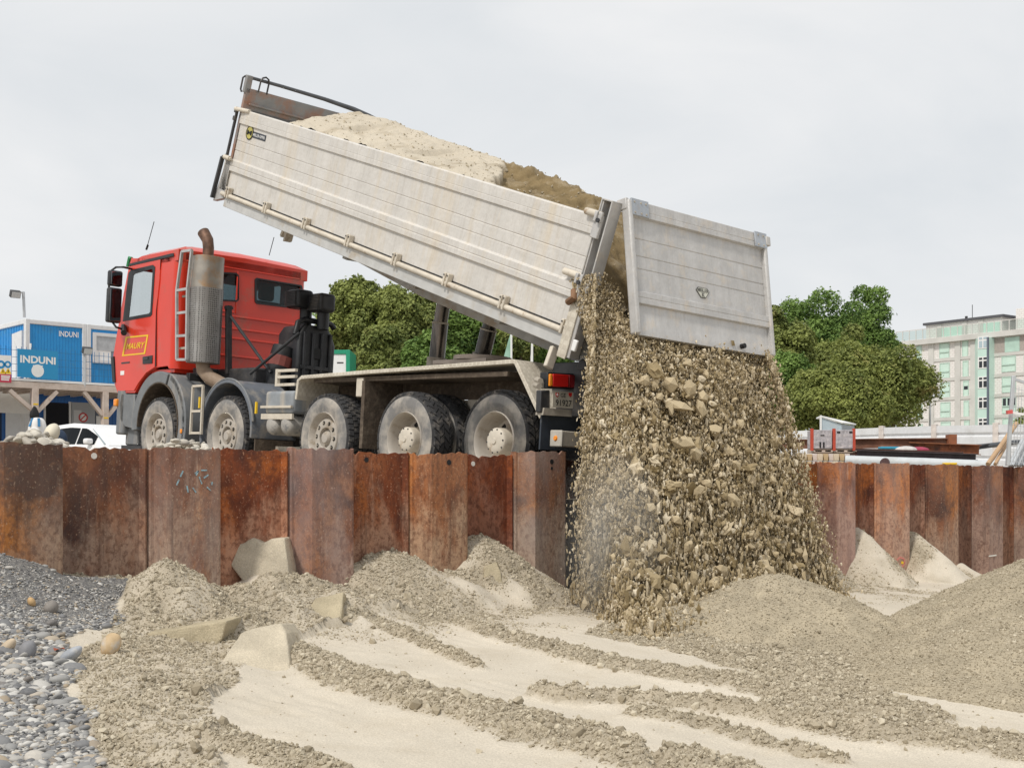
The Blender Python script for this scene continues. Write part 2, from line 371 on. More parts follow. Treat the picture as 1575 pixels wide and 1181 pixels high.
# back wall with two windows
bw = [(CS+.12, 1.47), (CR-.12, 1.47), (CR-.12, 3.12), (CS+.12, 3.12)]
w1 = TX([(327,419),(362,421),(366,425),(366,460),(363,463),(327,461)], CB); w2 = TX([(392.5,431),(395,428.7),(461,439.5),(463,443),(463,472),(460,474.5),(395,466.5),(392.5,463)], CB)
cab.plate(bw, [w1, w2], 0, CB-.05, CB)
q = [(CB-.12+.12*cos(a), CS+.12-.12*sin(a)) for a in [pi/2*i/8 for i in range(9)]]+[(CB-.17, CS+.05), (CB-.05, CS+.12)]
cab.prism(q, 2, 1.47, 3.12); cab.prism([(x, CS+CR-y) for x, y in q], 2, 1.47, 3.12)
fr = [p for p in side[:7]]
for (xa, za), (xb, zb) in zip(fr[:3], fr[1:4]): cab.bar((xa, (CS+CR)/2, za), (xb, (CS+CR)/2, zb), CR-CS-.02, .05, (1, 0, 0))
xa, za = fr[5]; cab.bar((xa, (CS+CR)/2, za-.05), (fr[6][0], (CS+CR)/2, fr[6][1]), CR-CS-.02, .06, (1, 0, 0))
cab.box((-8.45, CS+.05, 1.42), (CB-.05, CR-.05, 1.47))
cabo = cab.build('cab', RED, truck, bevel=.012, seg=2)
# roof with rounded edges
rf = MB(); zf = TS([(202,397)], CS)[0][1]
prof = []
V = []; nx = 14
for i in range(nx+1):
    x = -8.36+(CB+8.36)*i/nx; zt = zf+.075+(3.285-zf-.075)*min(1, i/3.)
    e = min(i, nx-i); s = (.10, .035, .008, 0)[min(e, 3)]
    for j in range(15):
        y = CS+(CR-CS)*j/14; e2 = min(j, 14-j); s2 = (.10, .035, .008, 0)[min(e2, 3)]
        V.append((x, y, zt-max(s, s2)-.004*abs(j-7)))
n0 = len(V); F = [(i*15+j, i*15+j+1, (i+1)*15+j+1, (i+1)*15+j) for i in range(nx) for j in range(14)]
per = [j for j in range(15)]+[i*15+14 for i in range(1, nx+1)]+[nx*15+j for j in range(13, -1, -1)]+[i*15 for i in range(nx-1, 0, -1)]
V += [(V[k][0], V[k][1], 3.0) for k in per]; L_ = len(per)
F += [(per[k], per[(k+1) % L_], n0+(k+1) % L_, n0+k) for k in range(L_)]
rf.add(V, F); rf.build('cab_roof', RED, truck, smooth=True)
m = MB(); m.plate(TS([(199.5,410),(199,406),(267,389.5),(268,394.5)], CS), (), 1, CS-.02, CS+.002); m.build('drip_rail', BLACKP, truck, bevel=.005)
# swages on the back wall
m = MB()
for za in (1.72, 1.98, 2.12, 2.30): m.box((CB-.005, .35, za), (CB+.012, CR-.16, za+.03))
m.box((CB-.005, .16, 3.0), (CB+.014, CR-.14, 3.02)); m.box((CB-.005, .98, 2.36), (CB+.012, 1.005, 2.98)); m.box((CB-.005, .40, 2.36), (CB+.012, .97, 2.385))
m.build('cab_pressing', RED, truck, bevel=.008)
for wl in (w1, w2):
    cx = sum(p[0] for p in wl)/len(wl); cz = sum(p[1] for p in wl)/len(wl)
    big = [(cx+(y-cx)*1.04, cz+(z-cz)*1.06) for y, z in wl]; sml = [(cx+(y-cx)*.97, cz+(z-cz)*.94) for y, z in wl]
    f = MB().plate(big, [sml], 0, CB-.01, CB+.014).build('rear_window', BLACKP, truck)
    MB().plate(big, (), 0, CB-.03, CB-.02).build('pane', DGLASS, f)
# door, with window
door = TS([(183,601),(179,588),(177.5,549),(182.5,513),(192,452),(200,411),(202,409.5),(247.5,398),(246,430),(240.5,480),(239,564.5),(226,573),(213,590),(207,601)], CS)
dw = TS([(192,492),(200.5,422),(204.5,418),(235.3,410.5),(238,412.5),(233.3,482),(231,484.5)], CS)
dr = MB().plate(door, [dw], 1, CS-.014, CS+.004).build('door', RED, truck, bevel=.006)
wf = TS([(190,494.5),(199,420),(203,415.5),(236.4,407.8),(239.8,411),(235,484),(232,487)], CS)
dwi = TS([(199.5,488),(206.5,424),(209,421.5),(234.3,414),(236.2,416),(232.3,480),(230,482.5)], CS)
f = MB().plate(wf, [dwi], 1, CS-.02, CS-.012).build('door_window', BLACKP, dr); MB().plate(wf, (), 1, CS+.01, CS+.016).build('pane', GLASS, dr)
m = MB(); m.plate(TS([(221,549),(236,546.5),(235.5,559),(221,560)], CS), (), 1, CS-.026, CS-.012); m.build('door_handle', BLACKP, dr, bevel=.006)
m = MB(); m.plate(TS([(223,550.5),(230,549.5),(230,553),(223,554)], CS), (), 1, CS-.034, CS-.026); m.build('door_handle', STEELD, dr)
m = MB(); e0 = TS([(194.4,518.2),(229.3,514.8),(224.2,544.5),(188.6,548)], CS); e1 = TS([(196.6,520.2),(226.8,517.2),(222.4,542.6),(191.2,545.8)], CS)
m.plate(e0, [e1], 1, CS-.018, CS-.013); m.build('door_emblem', YELLOW, dr)
a = TV(193.2, 537.6, 1, CS-.0145); b = TV(220.5, 535.0, 1, CS-.0145); c = TV(195.6, 528.2, 1, CS-.0145)
text('MAURY', 'lettering', YELLOW, a, b-a, c-a, dr, bold=.018)
a = TV(186.4, 559.6, 1, CS-.0145); b = TV(199, 558.2, 1, CS-.0145); c = TV(186.9, 556.4, 1, CS-.0145)
m = MB(); m.plate([(a[0], a[2]), (b[0], b[2]), (b[0], b[2]+(c-a)[2]*.7), (a[0], a[2]+(c-a)[2]*.7)], (), 1, CS-.020, CS-.0135); m.build('model_badge', STEELD, dr)
a = TV(185, 577, 1, CS-.0145); b = TV(190.5, 576.5, 1, CS-.0145); c = TV(185, 570.5, 1, CS-.0145)
m = MB(); m.plate([(a[0], a[2]), (b[0], b[2]), (b[0], c[2]), (c[0], c[2])], (), 1, CS-.018, CS-.013); m.build('sticker', WHITE, dr)
# B pillar swage and black front corner
m = MB(); m.plate(TS([(172.5,549),(176,548),(179,588),(175,588)], CS), (), 1, CS-.03, CS+.1); m.build('grille_edge', BLACKP, truck, bevel=.01)
m = MB(); m.plate(TS([(240.5,563.5),(240.9,480),(248,400),(246.8,400),(239.3,480),(238.9,563.5)], CS), (), 1, CS-.012, CS-.006); m.build('door_seal', BLACK, truck)
# seats and dashboard in the cab
m = MB()
for y in (.45, 1.45): m.box((-7.75, y, 1.5), (-7.25, y+.5, 2.0)); m.box((-7.35, y, 1.95), (-7.2, y+.5, 2.65)); m.box((-7.33, y+.12, 2.66), (-7.22, y+.38, 2.92))
m.build('seat', mat('seat_cloth', (.62, .63, .63), .9), truck, bevel=.05, seg=3)
m = MB(); m.box((-8.40, .1, 1.5), (-8.05, 2.1, 2.02)); m.tube([(-8.0, .68+.22*cos(t), 2.1+.2*sin(t)) for t in [2*pi*i/16 for i in range(17)]], .018, 6); m.build('dashboard', BLACKP, truck, bevel=.03)
m = MB(); fw = fr[3:6]; m.plate([(CS+.1, fr[3][1]+.05), (CR-.1, fr[3][1]+.05), (CR-.1, fr[5][1]-.02), (CS+.1, fr[5][1]-.02)], (), 0, -8.40, -8.39); wsx = atan2(fr[5][0]-fr[3][0], fr[5][1]-fr[3][1])
o = MB().box((-.005, CS+.08, 0), (.005, CR-.08, hypot(fr[5][0]-fr[3][0], fr[5][1]-fr[3][1])), Matrix.Translation((fr[3][0]+.01, 0, fr[3][1])) @ Matrix.Rotation(wsx, 4, 'Y')).build('windscreen', GLASS, truck)
# mirrors on a tubular arm
MY = -.22
P = lambda px, py, y=MY: T(px, py, 1, y)
m = MB(); m.tube([T(203,414,1,CS), P(190,411), P(178,411), P(171,416), P(167.5,430), P(166.8,450), P(167,480), P(170,492), P(178,503), T(190,507,1,CS-.05)], .016, 8)
m.tube([T(190,502,1,CS), T(190,512,1,CS-.12)], .045, 8); ma = m.build('mirror_arm', BLACKP, truck, smooth=True)
def mirror(px0, py0, px1, py1, name):
    c0 = P((px0+px1)/2, py0); c1 = P((px0+px1)/2, py1); cx = c0[0]; z0, z1 = sorted((c0[2], c1[2])); hw = abs(px1-px0)*.5*16.9/2000/.737
    h = MB().box((cx-.10, MY-hw, z0), (cx+.01, MY+hw, z1)).build(name, BLACKP, truck, bevel=.03, seg=3)
    MB().box((cx+.008, MY-hw+.02, z0+.02), (cx+.016, MY+hw-.02, z1-.02)).build('mirror_glass', CHROME, h, bevel=.01)
mirror(168.5, 442.5, 187, 496, 'mirror'); mirror(170, 416, 188, 440, 'mirror')
# aerials
m = MB(); m.tube([T(224.5,384,1,.6), T(227,377,1,.6)], .018, 6); m.tube([T(226,379,1,.6), T(236.5,341,1,.6)], .006, 5); m.build('aerial', BLACK, truck)
m = MB(); m.tube([T(413.5,393,1,1.6), T(421,365,1,1.6)], .006, 5); m.build('aerial', BLACK, truck)
m = MB(); m.tube([T(196,410,1,.3), T(199,396,1,.3), T(202,398,1,.3)], .03, 6); m.build('front_marker_light', flat('green_lens', (.03, .25, .09), .3), truck)
# ---- lower front corner: step panel, bumper, lamps
m = MB(); m.plate(TS([(186,606),(206,606),(207,640),(207,660),(190,655),(184,646),(184,620)], .02), (), 1, .02, .30); m.build('step_panel', GREYP, truck, bevel=.015)
m = MB(); m.box((-8.62, .02, .52), (-8.36, TW-.04, 1.2)); m.box((-8.45, .1, .36), (-8.05, .5, .64)); m.build('bumper', GREYP, truck, bevel=.03)
m = MB(); m.box((-8.52, .08, .30), (-7.88, .42, .36)); m.box((-8.3, .2, .12), (-8.25, .4, .3)); m.box((-8.05, .2, .12), (-8.0, .4, .3)); m.box((-8.3, .2, .10), (-8.0, .4, .13)); m.build('cab_step', STEELD, truck)
m = MB(); c = T(177.5, 619, 1, .0); m.box((c[0]-.05, -.02, c[2]-.055), (c[0]+.05, .05, c[2]+.055)); m.build('indicator_lamp', ORANGE, truck, bevel=.02, seg=3)
# ---- mudguards over the two steered axles
def guard(name, xc, ri, ro, a0, a1, y1, mt, n=20, zc=.535, sx=1.0):
    A = [a0+(a1-a0)*i/n for i in range(n+1)]
    return sweep([(xc+ri*cos(t)*sx, zc+ri*sin(t)) for t in A], [(xc+ro*cos(t)*sx, zc+ro*sin(t)) for t in A], -.005, y1).build(name, mt, truck, bevel=.01, smooth=True)
guard('mudguard', -7.27, .615, .775, radians(186), radians(70), .10, GREYP, zc=.66)
guard('mudguard', -7.25, .62, .80, radians(67), radians(-38), .10, GREYP, zc=.66)
guard('mudguard', -7.22, .70, .80, radians(66), radians(-38), .74, GREYP, zc=.66)
guard('mudguard', -7.27, .60, .618, radians(182), radians(-15), .70, MUD, zc=.66)
guard('mudguard', -5.36, .63, .675, radians(196), radians(-8), .68, mat('blue_grey_plastic', (.125, .14, .165), .6, dirt=(.32, .29, .25), dirt_amt=.35, dscale=4), zc=.60)
guard('mudguard', -5.36, .675, .70, radians(170), radians(10), .03, GREYP, zc=.60)
m = MB(); m.box((-5.36+.665, .05, .18), (-5.36+.69, .62, .5)); m.box((-7.2+.80, .05, .15), (-7.2+.83, .66, .3)); m.build_each('mud_flap', MUD, truck)
for px, py in ((307, 619), (394, 627)):
    c = T(px, py, 1, -.02); MB().box((c[0]-.015, -.035, c[2]-.075), (c[0]+.015, -.012, c[2]+.075)).build('reflector', YELLOW, truck)
c = T(278, 663, 1, -.01); MB().box((c[0]-.025, -.02, c[2]-.03), (c[0]+.025, .0, c[2]+.03)).build('side_lamp', ORANGE, truck, bevel=.01)
# step ladder between the mudguards
m = MB(); A_ = [T(296.5, 594, 1, -.03), T(312, 593, 1, -.03), T(292.5, 668, 1, -.03), T(309, 668, 1, -.03)]
m.bar(A_[0], A_[2], .03, .03); m.bar(A_[1], A_[3], .03, .03)
for f in (0, .52, .97):
    m.bar(A_[0]+(A_[2]-A_[0])*f, A_[1]+(A_[3]-A_[1])*f, .03, .03)
m.build('step_ladder', CREAM, truck)
# ---- exhaust stack behind the cab
xc, yc = -6.47, .245
m = MB(); zb, zm, zt = T(318, 556, 1, .1)[2], T(318, 440, 1, .1)[2], T(318, 391, 1, .1)[2]
oval = [(xc+.20*np.sign(cos(t))*abs(cos(t))**.75, yc+.215*np.sign(sin(t))*abs(sin(t))**.75) for t in [2*pi*i/28 for i in range(28)]]
m.prism(oval, 2, zm, zt); st = m.build('exhaust_stack', mat('heat_stained_steel', (.36, .33, .29), .45, .5, var=.25, scale=4, dirt=(.42, .24, .11), dirt_amt=.35, dscale=3), truck, bevel=.01)
hm, hn, hp = nodes('perforated_shield'); t = hn.nodes.new('ShaderNodeTexCoord'); mpn = hn.nodes.new('ShaderNodeMapping'); mpn.inputs['Rotation'].default_value = (0, radians(0), radians(0))
vv = hn.nodes.new('ShaderNodeTexVoronoi'); vv.inputs['Scale'].default_value = 34; vv.inputs['Randomness'].default_value = .15; hn.links.new(t.outputs['Object'], mpn.inputs[0]); hn.links.new(mpn.outputs[0], vv.inputs['Vector'])
hc = ramp(hn, vv.outputs['Distance'], [(.28, (.05, .05, .05)), (.42, (.36, .35, .34))])
hn.links.new(mixc(hn, ramp(hn, nz(hn, 4), [(.35, 0), (.7, .55)]), hc, (.20, .185, .17)), hp.inputs['Base Color']); hp.inputs['Metallic'].default_value = .4; hp.inputs['Roughness'].default_value = .55
MB().prism([(xc+(x-xc)*1.03, yc+(y-yc)*1.03) for x, y in oval], 2, zb, zm).build('heat_shield', hm, st, bevel=.008)
m = MB(); px_ = [T(319, 391, 1, yc), T(319, 380, 1, yc), T(317.5, 368, 1, yc), T(313, 357, 1, yc)]
tp = [(xc, yc, zt-.05), (xc, yc, zt+.13), (xc-.03, yc, zt+.24), (xc-.13, yc-.02, zt+.36)]
m.tube(tp, [.075, .078, .08, .085], 16, cap=False); m.build('exhaust_pipe', mat('burnt_steel', (.16, .09, .06), .6, .4, var=.5, scale=10), st, smooth=True)
m = MB(); m.tube([(tp[3][0]+.01, tp[3][1], tp[3][2]-.012), (tp[3][0]+.008, tp[3][1], tp[3][2]-.010)], .082, 16); m.build('pipe_mouth', BLACK, st)
m = MB(); m.tube([(xc, yc, zb), (xc+.02, yc, zb-.09), (xc+.12, yc+.05, zb-.20), (xc+.35, yc+.25, zb-.34)], .10, 14); m.build('exhaust_pipe', mat('tan_pipe', (.36, .27, .20), .7, dirt=(.2, .13, .08)), st, smooth=True)
for f in (.18, .88):
    z = zb+(zm-zb)*f; MB().box((xc-.32, yc-.20, z), (xc-.12, yc-.17, z+.03)).build('bracket', DUSTY, st)
# ladder beside the stack
m = MB(); la = [T(271.5, 553, 1, -.02), T(271.5, 447, 1, -.02), T(279.5, 387, 1, -.02), T(294.5, 385, 1, -.02), T(288, 444, 1, -.02), T(286.5, 553, 1, -.02)]
for a, b in zip(la[:-1], la[1:]): m.bar(a, b, .035, .035, (0, 1, 0))
for f in (.0, .34, .67): m.bar(la[0]+(la[1]-la[0])*f, la[5]+(la[4]-la[5])*f, .035, .03, (0, 1, 0))
m.bar(la[1], la[4], .035, .03, (0, 1, 0)); m.build('access_ladder', mat('ladder_aluminium', (.5, .5, .49), .4, .5), truck)
# posts and stays behind the cab
m = MB(); m.bar(T(351, 470, 0, -6.3), T(351, 575, 0, -6.3), .07, .07, (0, 1, 0)); m.bar(T(346, 473, 0, -6.3), T(357, 474, 0, -6.3), .05, .04); m.build('support_post', STEELD, truck)
m = MB(); m.tube([T(353, 485, 0, -6.3), T(416, 573, 0, -5.4)], .022, 8); m.tube([T(384, 575, 0, -5.6), T(460, 512, 0, -5.0)], .022, 8); m.build('stay_rod', BLACKP, truck, smooth=True)
m = MB(); m.tube([(-6.3, .7, 1.35), (-6.3, 1.25, 1.35)], .15, 16); m.tube([(-6.3, .62, 1.35), (-6.3, .72, 1.35)], .12, 10); m.build('gearbox_housing', mat('greasy_iron', (.22, .18, .14), .6), truck, bevel=.01)
m = MB(); m.box((-6.85, .3, 1.38), (-6.6, 2.1, 1.5)); m.box((-6.85, .2, 1.2), (-6.75, 2.1, 1.42)); m.build('cab_mount', STEELD, truck, bevel=.01)
# ---- air filter with two intakes
ax_ = -5.2
ya, za = TX([(447, 583)], ax_)[0]; yb, zb2 = TX([(513, 508)], ax_)[0]
m = MB(); zt2 = TX([(480, 500)], ax_)[0][1]; yy0, yy1 = TX([(456, 560)], ax_)[0][0], TX([(514, 560)], ax_)[0][0]
fp = [(yy0, 1.2), (yy1, 1.2), (yy1+.01, zt2-.25), (yy1-.06, zt2-.10), (yy1-.13, zt2), (yy0+.10, zt2), (yy0+.02, zt2-.12)]
m.prism(fp, 0, ax_-.55, ax_); af = m.build('air_filter', BLACKP, truck, bevel=.05, seg=3)
m = MB()
for k in range(4):
    y = yy0+.10+(yy1-yy0-.2)*k/3; m.box((ax_-.01, y-.022, 1.22), (ax_+.035, y+.022, zt2-.10))
m.box((ax_-.01, yy0+.05, zt2-.62), (ax_+.03, yy1-.06, zt2-.56)); m.build('filter_rib', BLACKP, af, bevel=.012)
c = T(487, 544, 0, ax_+.03); MB().box((ax_+.0, c[1]-.05, c[2]-.07), (ax_+.037, c[1]+.05, c[2]+.07)).build('latch_recess', BLACK, af)
m = MB(); m.tube([(ax_-.05, yy0-.02, zt2-.15), (ax_-.05, yy0+.02, zt2+.02), (ax_-.05, yy0+.12, zt2+.07), (ax_-.05, yy1-.06, zt2+.05), (ax_-.05, yy1, zt2+.0)], .04, 10)
m.build('filter_hose', BLACKP, af, smooth=True)
m = MB(); m.tube([(ax_-.3, yy0-.12, 1.15), (ax_-.3, yy0-.1, 1.5), (ax_-.3, yy0-.02, 1.8)], [.15, .17, .16], 14); m.build('intake_duct', BLACKP, af, smooth=True)
m = MB(); m.tube([(ax_-.3, yy0-.085, 1.52), (ax_-.3, yy0-.05, 1.66)], .178, 14); m.build('duct_clamp', mat('faded_red_rubber', (.20, .05, .04), .7), af)
def snorkel(px0, px1, py0, py1, x, px_t, py_t):
    y0, z1 = T(px0, py0, 0, x)[1:]; y1, z0 = T(px1, py1, 0, x)[1:]
    h = MB().box((x-.30, y0+.02, z0), (x+.02, y1, z1)).build('intake_head', BLACKP, af, bevel=.05, seg=3)
    g = MB()
    for k in range(11): zz = z0+.03+(z1-z0-.06)*k/10; g.box((x-.27, y0-.005, zz-.006), (x-.01, y0+.03, zz+.006))
    g.build('grille', STEELD, af)
    yt = T(px_t, py_t, 0, x-.15)[1]; MB().tube([(x-.15, yt, z0+.05), (x-.15, yt, zt2-.05)], .085, 14).build('intake_neck', BLACKP, af, smooth=True)
snorkel(455, 481, 443, 476, -5.25, 470, 480); snorkel(490, 515, 449, 482, -5.0, 497, 480)
# ---- battery box, air tanks and frame between axles two and three
x0 = T(406, 620, 1, .02)[0]; x1 = T(449, 620, 1, .02)[0]
m = MB(); z0, z1 = T(420, 636, 1, .02)[2], T(420, 601, 1, .02)[2]; m.box((x0, .03, z0), (x1, .55, z1)); m.build('battery_box', mat('worn_blue_grey_box', (.24, .26, .28), .6, dirt=(.45, .40, .33), dirt_amt=.5, dscale=5, streak=True), truck, bevel=.04, seg=3)
m = MB(); m.box((x0-.06, .0, z0+.07), (x1, .03, z0+.10)); m.box((x0-.05, .01, z0-.07), (x1+.02, .04, z0-.002)); m.build('box_strap', CREAM, truck)
for px in (415, 437.5):
    c = T(px, 653, 1, .02); m = MB(); m.lathe([(.0, 0), (-.008, .06), (-.03, .105), (-.07, .128), (-.5, .128)], Matrix.Translation((c[0], .0, c[2])), 24); m.build('air_tank', mat('dusty_tank', (.37, .35, .32), .6, dirt=(.10, .11, .13), dirt_amt=.35, dscale=8), truck, smooth=True)
m = MB(); z2 = T(430, 570, 1, .15)[2]; z3 = T(430, 594, 1, .15)[2]; xa, xb = T(425, 580, 1, .15)[0], T(455, 580, 1, .15)[0]
for z in (z3, (z2+z3)/2, z2-.02): m.box((xa, .13, z), (xb, .17, z+.035))
m.box((xa, .128, z3), (xa+.05, .172, z2+.02)); m.build('side_rack', CREAM, truck)
m = MB(); m.box((x0-.05, .25, .3), (x1+.1, .3, .42)); m.build('tank_bracket', DUSTY, truck)
# ---- checker-plate deck over the rear axles
dk = TS([(453.5, 614), (457, 584), (464, 577.5), (560, 569.5), (700, 559), (790, 552.5), (795, 555.5), (834, 640)], 0)
m = MB(); n = len(dk); ins = []
for i, (x, z) in enumerate(dk):
    a = dk[max(i-1, 0)]; b = dk[min(i+1, n-1)]; d = Vector((b[0]-a[0], b[1]-a[1])).normalized(); ins.append((x+d.y*.045, z-d.x*.045))
cp, cn, cpp = nodes('checker_plate'); t = cn.nodes.new('ShaderNodeTexCoord'); mpn = cn.nodes.new('ShaderNodeMapping'); mpn.inputs['Rotation'].default_value = (0, .0, radians(45)); ch = cn.nodes.new('ShaderNodeTexChecker'); ch.inputs['Scale'].default_value = 22
cn.links.new(t.outputs['Object'], mpn.inputs[0]); cn.links.new(mpn.outputs[0], ch.inputs['Vector']); k = ramp(cn, nz(cn, 9, 5), [(.3, (.52, .47, .39)), (.7, (.72, .67, .57))])
k = mixc(cn, ch.outputs[1], k, mixc(cn, .25, k, (.28, .23, .17))); cn.links.new(k, cpp.inputs['Base Color']); cpp.inputs['Roughness'].default_value = .6; cpp.inputs['Metallic'].default_value = .1; bump(cn, cpp, ch.outputs[1], .5, .006)
sweep(ins, dk, -.01, .60).build('deck_plate', cp, truck, bevel=.006)
m = MB(); m.box((-3.4, .05, 1.2), (.1, .58, 1.25)); m.box((-3.0, .6, 1.3), (-2.0, 1.7, 1.36)); m.build('deck_underside', MUD, truck)
c = T(553, 597, 1, .05); MB().box((c[0]-.05, .03, c[2]-.10), (c[0]+.08, .12, c[2]+.12)).build('deck_bracket', CREAM, truck, bevel=.01)
m = MB(); m.box((-1.2, .65, .9), (.2, .70, 1.18)); m.build('frame_plate', CREAM, truck)
# ---- tail: flap, lamp, number plate, underrun bar
XT = .86
fl = TX([(833, 637), (894, 642), (894, 694), (830, 691)], XT-.06); MB().plate(fl, (), 0, XT-.08, XT-.06).build('mud_flap', mat('blue_black_rubber', (.035, .045, .06), .7, dirt=(.10, .11, .12), dirt_amt=.3), truck)
lp = TX([(843, 572), (892, 575), (892, 599), (842, 597)], XT); lb = MB().plate(lp, (), 0, XT-.12, XT-.01).build('tail_lamp', BLACKP, truck, bevel=.01)
MB().plate(TX([(844.5, 575), (848, 575), (848, 594), (844, 594)], XT), (), 0, XT-.02, XT+.012).build('lens', ORANGE, lb, bevel=.008)
MB().plate(TX([(848.8, 575), (873, 576.5), (873, 595.5), (848.8, 594.5)], XT), (), 0, XT-.02, XT+.014).build('lens', REDL, lb, bevel=.008)
MB().plate(TX([(874, 576.5), (888, 577.5), (888, 597), (874, 596)], XT), (), 0, XT-.02, XT+.010).build('lens', flat('dark_red_lens', (.18, .008, .01), .2), lb, bevel=.008)
np_ = TX([(850.5, 600.5), (883, 603.5), (883, 628.5), (849.5, 626)], XT); pl = MB().plate(np_, (), 0, XT-.02, XT).build('number_plate', mat('dusty_plate', (.50, .46, .38), .6), truck)
def onX(px, py, x=XT+.002): return Vector(T(px, py, 0, x))
text('GE', 'lettering', BLACK, onX(861.5, 610.7), onX(869.5, 611.3)-onX(861.5, 610.7), onX(861.5, 604.6)-onX(861.5, 610.7), pl, .012)
text('91927', 'lettering', BLACK, onX(854, 623.6), onX(878.5, 625.4)-onX(854, 623.6), onX(854, 614)-onX(854, 623.6), pl, .012)
for px, c_ in ((856.5, REDL), (876.5, REDL)):
    sh = TX([(px-2.4, 603.8), (px+2.4, 604.2), (px+2.4, 608), (px, 611), (px-2.4, 607.8)], XT); MB().plate(sh, (), 0, XT, XT+.003).build('shield', c_, pl)
cc = TX([(856.5, 606.8)], XT)[0]; m = MB(); m.box((XT+.003, cc[0]-.013, cc[1]-.005), (XT+.005, cc[0]+.013, cc[1]+.005)); m.box((XT+.0045, cc[0]-.005, cc[1]-.013), (XT+.006, cc[0]+.005, cc[1]+.013)); m.build('shield_cross', WHITE, pl)
m = MB(); m.plate(TX([(835, 600), (849, 600), (849, 636), (834, 634)], XT), (), 0, XT-.10, XT-.03); m.build('lamp_bracket', STEELD, truck, bevel=.01)
m = MB(); m.plate(TX([(838, 627), (900, 632), (900, 642), (836, 638)], XT), (), 0, XT-.12, XT-.01); m.build('tail_beam', DUSTY, truck)
c = T(859, 674, 0, 1.02); m = MB(); m.box((.90, c[1]+.02, c[2]-.075), (1.05, TW-.1, c[2]+.075)); ub = m.build('underrun_bar', DUSTY, truck, bevel=.008)
m = MB(); m.box((.895, c[1], c[2]-.08), (1.055, c[1]+.02, c[2]+.08)); m.build('end_cap', mat('dusty_cap', (.42, .39, .34), .6), ub, bevel=.01)
m = MB(); m.lathe([(.0, .028), (.012, .02), (.012, 0)], Matrix.Translation((.975, c[1], c[2])), 12); m.build('reflector', ORANGE, ub)
m = MB(); m.box((.55, .25, .80), (1.0, .45, 1.34)); m.box((.55, 1.7, .8), (1.0, 1.9, 1.34)); m.tube([(1.0, .2, 1.30), (1.0, 2.0, 1.30)], .06, 12); m.box((.3, .6, .7), (.9, 1.6, 1.2)); m.build('tipping_hinge', STEELD, truck, bevel=.01)
c = T(849, 545, 0, .8); m = MB(); m.bar(T(853, 535, 0, .8), T(842, 566, 0, .8), .10, .05, (1, 0, 0)); m.build('hinge_arm', CREAM, truck, bevel=.01)
m = MB()
for px, py in ((828, 584), (832, 590), (826, 592)): m.tube([T(px-3, py, 0, .7), T(px+3, py+2, 0, .8)], .03, 8)
m.build('air_coupling', DUSTY, truck)
# ---- tipping rams
for (pb, pt, pm) in (((671, 556), (684, 455), (677, 497)), ((741, 549), (760, 478), (751, 507))):
    b = T(*pb, 1, 1.1); t_ = T(*pt, 1, 1.1); c_ = T(*pm, 1, 1.1)
    r0 = MB().tube([b, b+(c_-b)*1.0], .095, 20).build('tipping_ram', mat('dusty_black_chrome', (.06, .055, .05), .22, .7, var=.3, dirt=(.22, .18, .15), dirt_amt=.35, dscale=5, streak=True), truck, smooth=True)
    MB().tube([c_, t_], .084, 20).build('ram_stage', bpy.data.materials['dusty_black_chrome'], r0, smooth=True)
    m = MB(); m.tube([c_-(c_-b)*.03, c_+(c_-b)*.02], .103, 20); m.tube([b-(c_-b)*.2, b+(c_-b)*.10], .12, 20); m.build_each('ram_collar', DUSTY, r0, smooth=True)
m = MB(); c = T(742, 549, 1, 1.1); m.lathe([(0, .34), (.05, .34), (.05, 0)], Matrix.Translation((c[0], c[1], c[2]-.05)) @ Matrix.Rotation(-pi/2, 4, 'X'), 28); m.box((c[0]-.55, .8, c[2]-.10), (c[0]+.4, 1.4, c[2]-.05)); m.build('ram_seat', mat('pinkish_dusty_steel', (.45, .38, .33), .7), truck, bevel=.006)
# ================================================================== the raised bed (parts of the truck)
bed = MB(); BLN = 6.98; BWD = 2.16
bed.box((-BLN, .0, .13), (.0, BWD, .18)); bed.box((-BLN, -.02, .0), (.02, .07, .129)); bed.box((-BLN, BWD-.07, .0), (.02, BWD+.02, .129))
for i in range(9): x = -6.7+i*.8; bed.box((x, .07, .03), (x+.08, BWD-.07, .128))
bed = bed.build('dump_bed', mat('bed_underside', (.52, .52, .51), .55, .1, var=.1, dirt=(.42, .36, .28), dirt_amt=.3), truck, bevel=.006, mtx=BL)
def profile_x(poly, xa, xb, name, mt, bev=.004): return MB().prism(poly, 0, xa, xb).build(name, mt, bed, bevel=bev)
def side_prof(s):
    pts = [(.0, .185)]
    def seam(z): return [(.0, z-.006), (.007, z-.003), (.007, z+.003), (.0, z+.006)]
    pts += [(0, .30)]+[(0, .468), (-.03, .482), (-.03, .54), (-.024, .544), (-.024, .549), (-.03, .553), (-.03, .618), (0, .636)]
    pts += seam(.755)+seam(.885)+[(0, 1.10), (-.022, 1.108), (-.022, 1.165), (-.018, 1.168), (-.022, 1.171), (-.022, 1.275), (-.01, 1.288), (.06, 1.288), (.06, .185)]
    return [(y*s if s > 0 else BWD-y, z) for y, z in pts]
low = [p for p in side_prof(1)]
profile_x(side_prof(1), -7.0, -.005, 'side_wall', ALU); profile_x(side_prof(-1), -7.0, -.005, 'side_wall', ALU)
profile_x([(-.03, .20), (.0, .20), (.0, .62), (-.03, .60)], -7.16, -7.0, 'corner_cover', ALU)
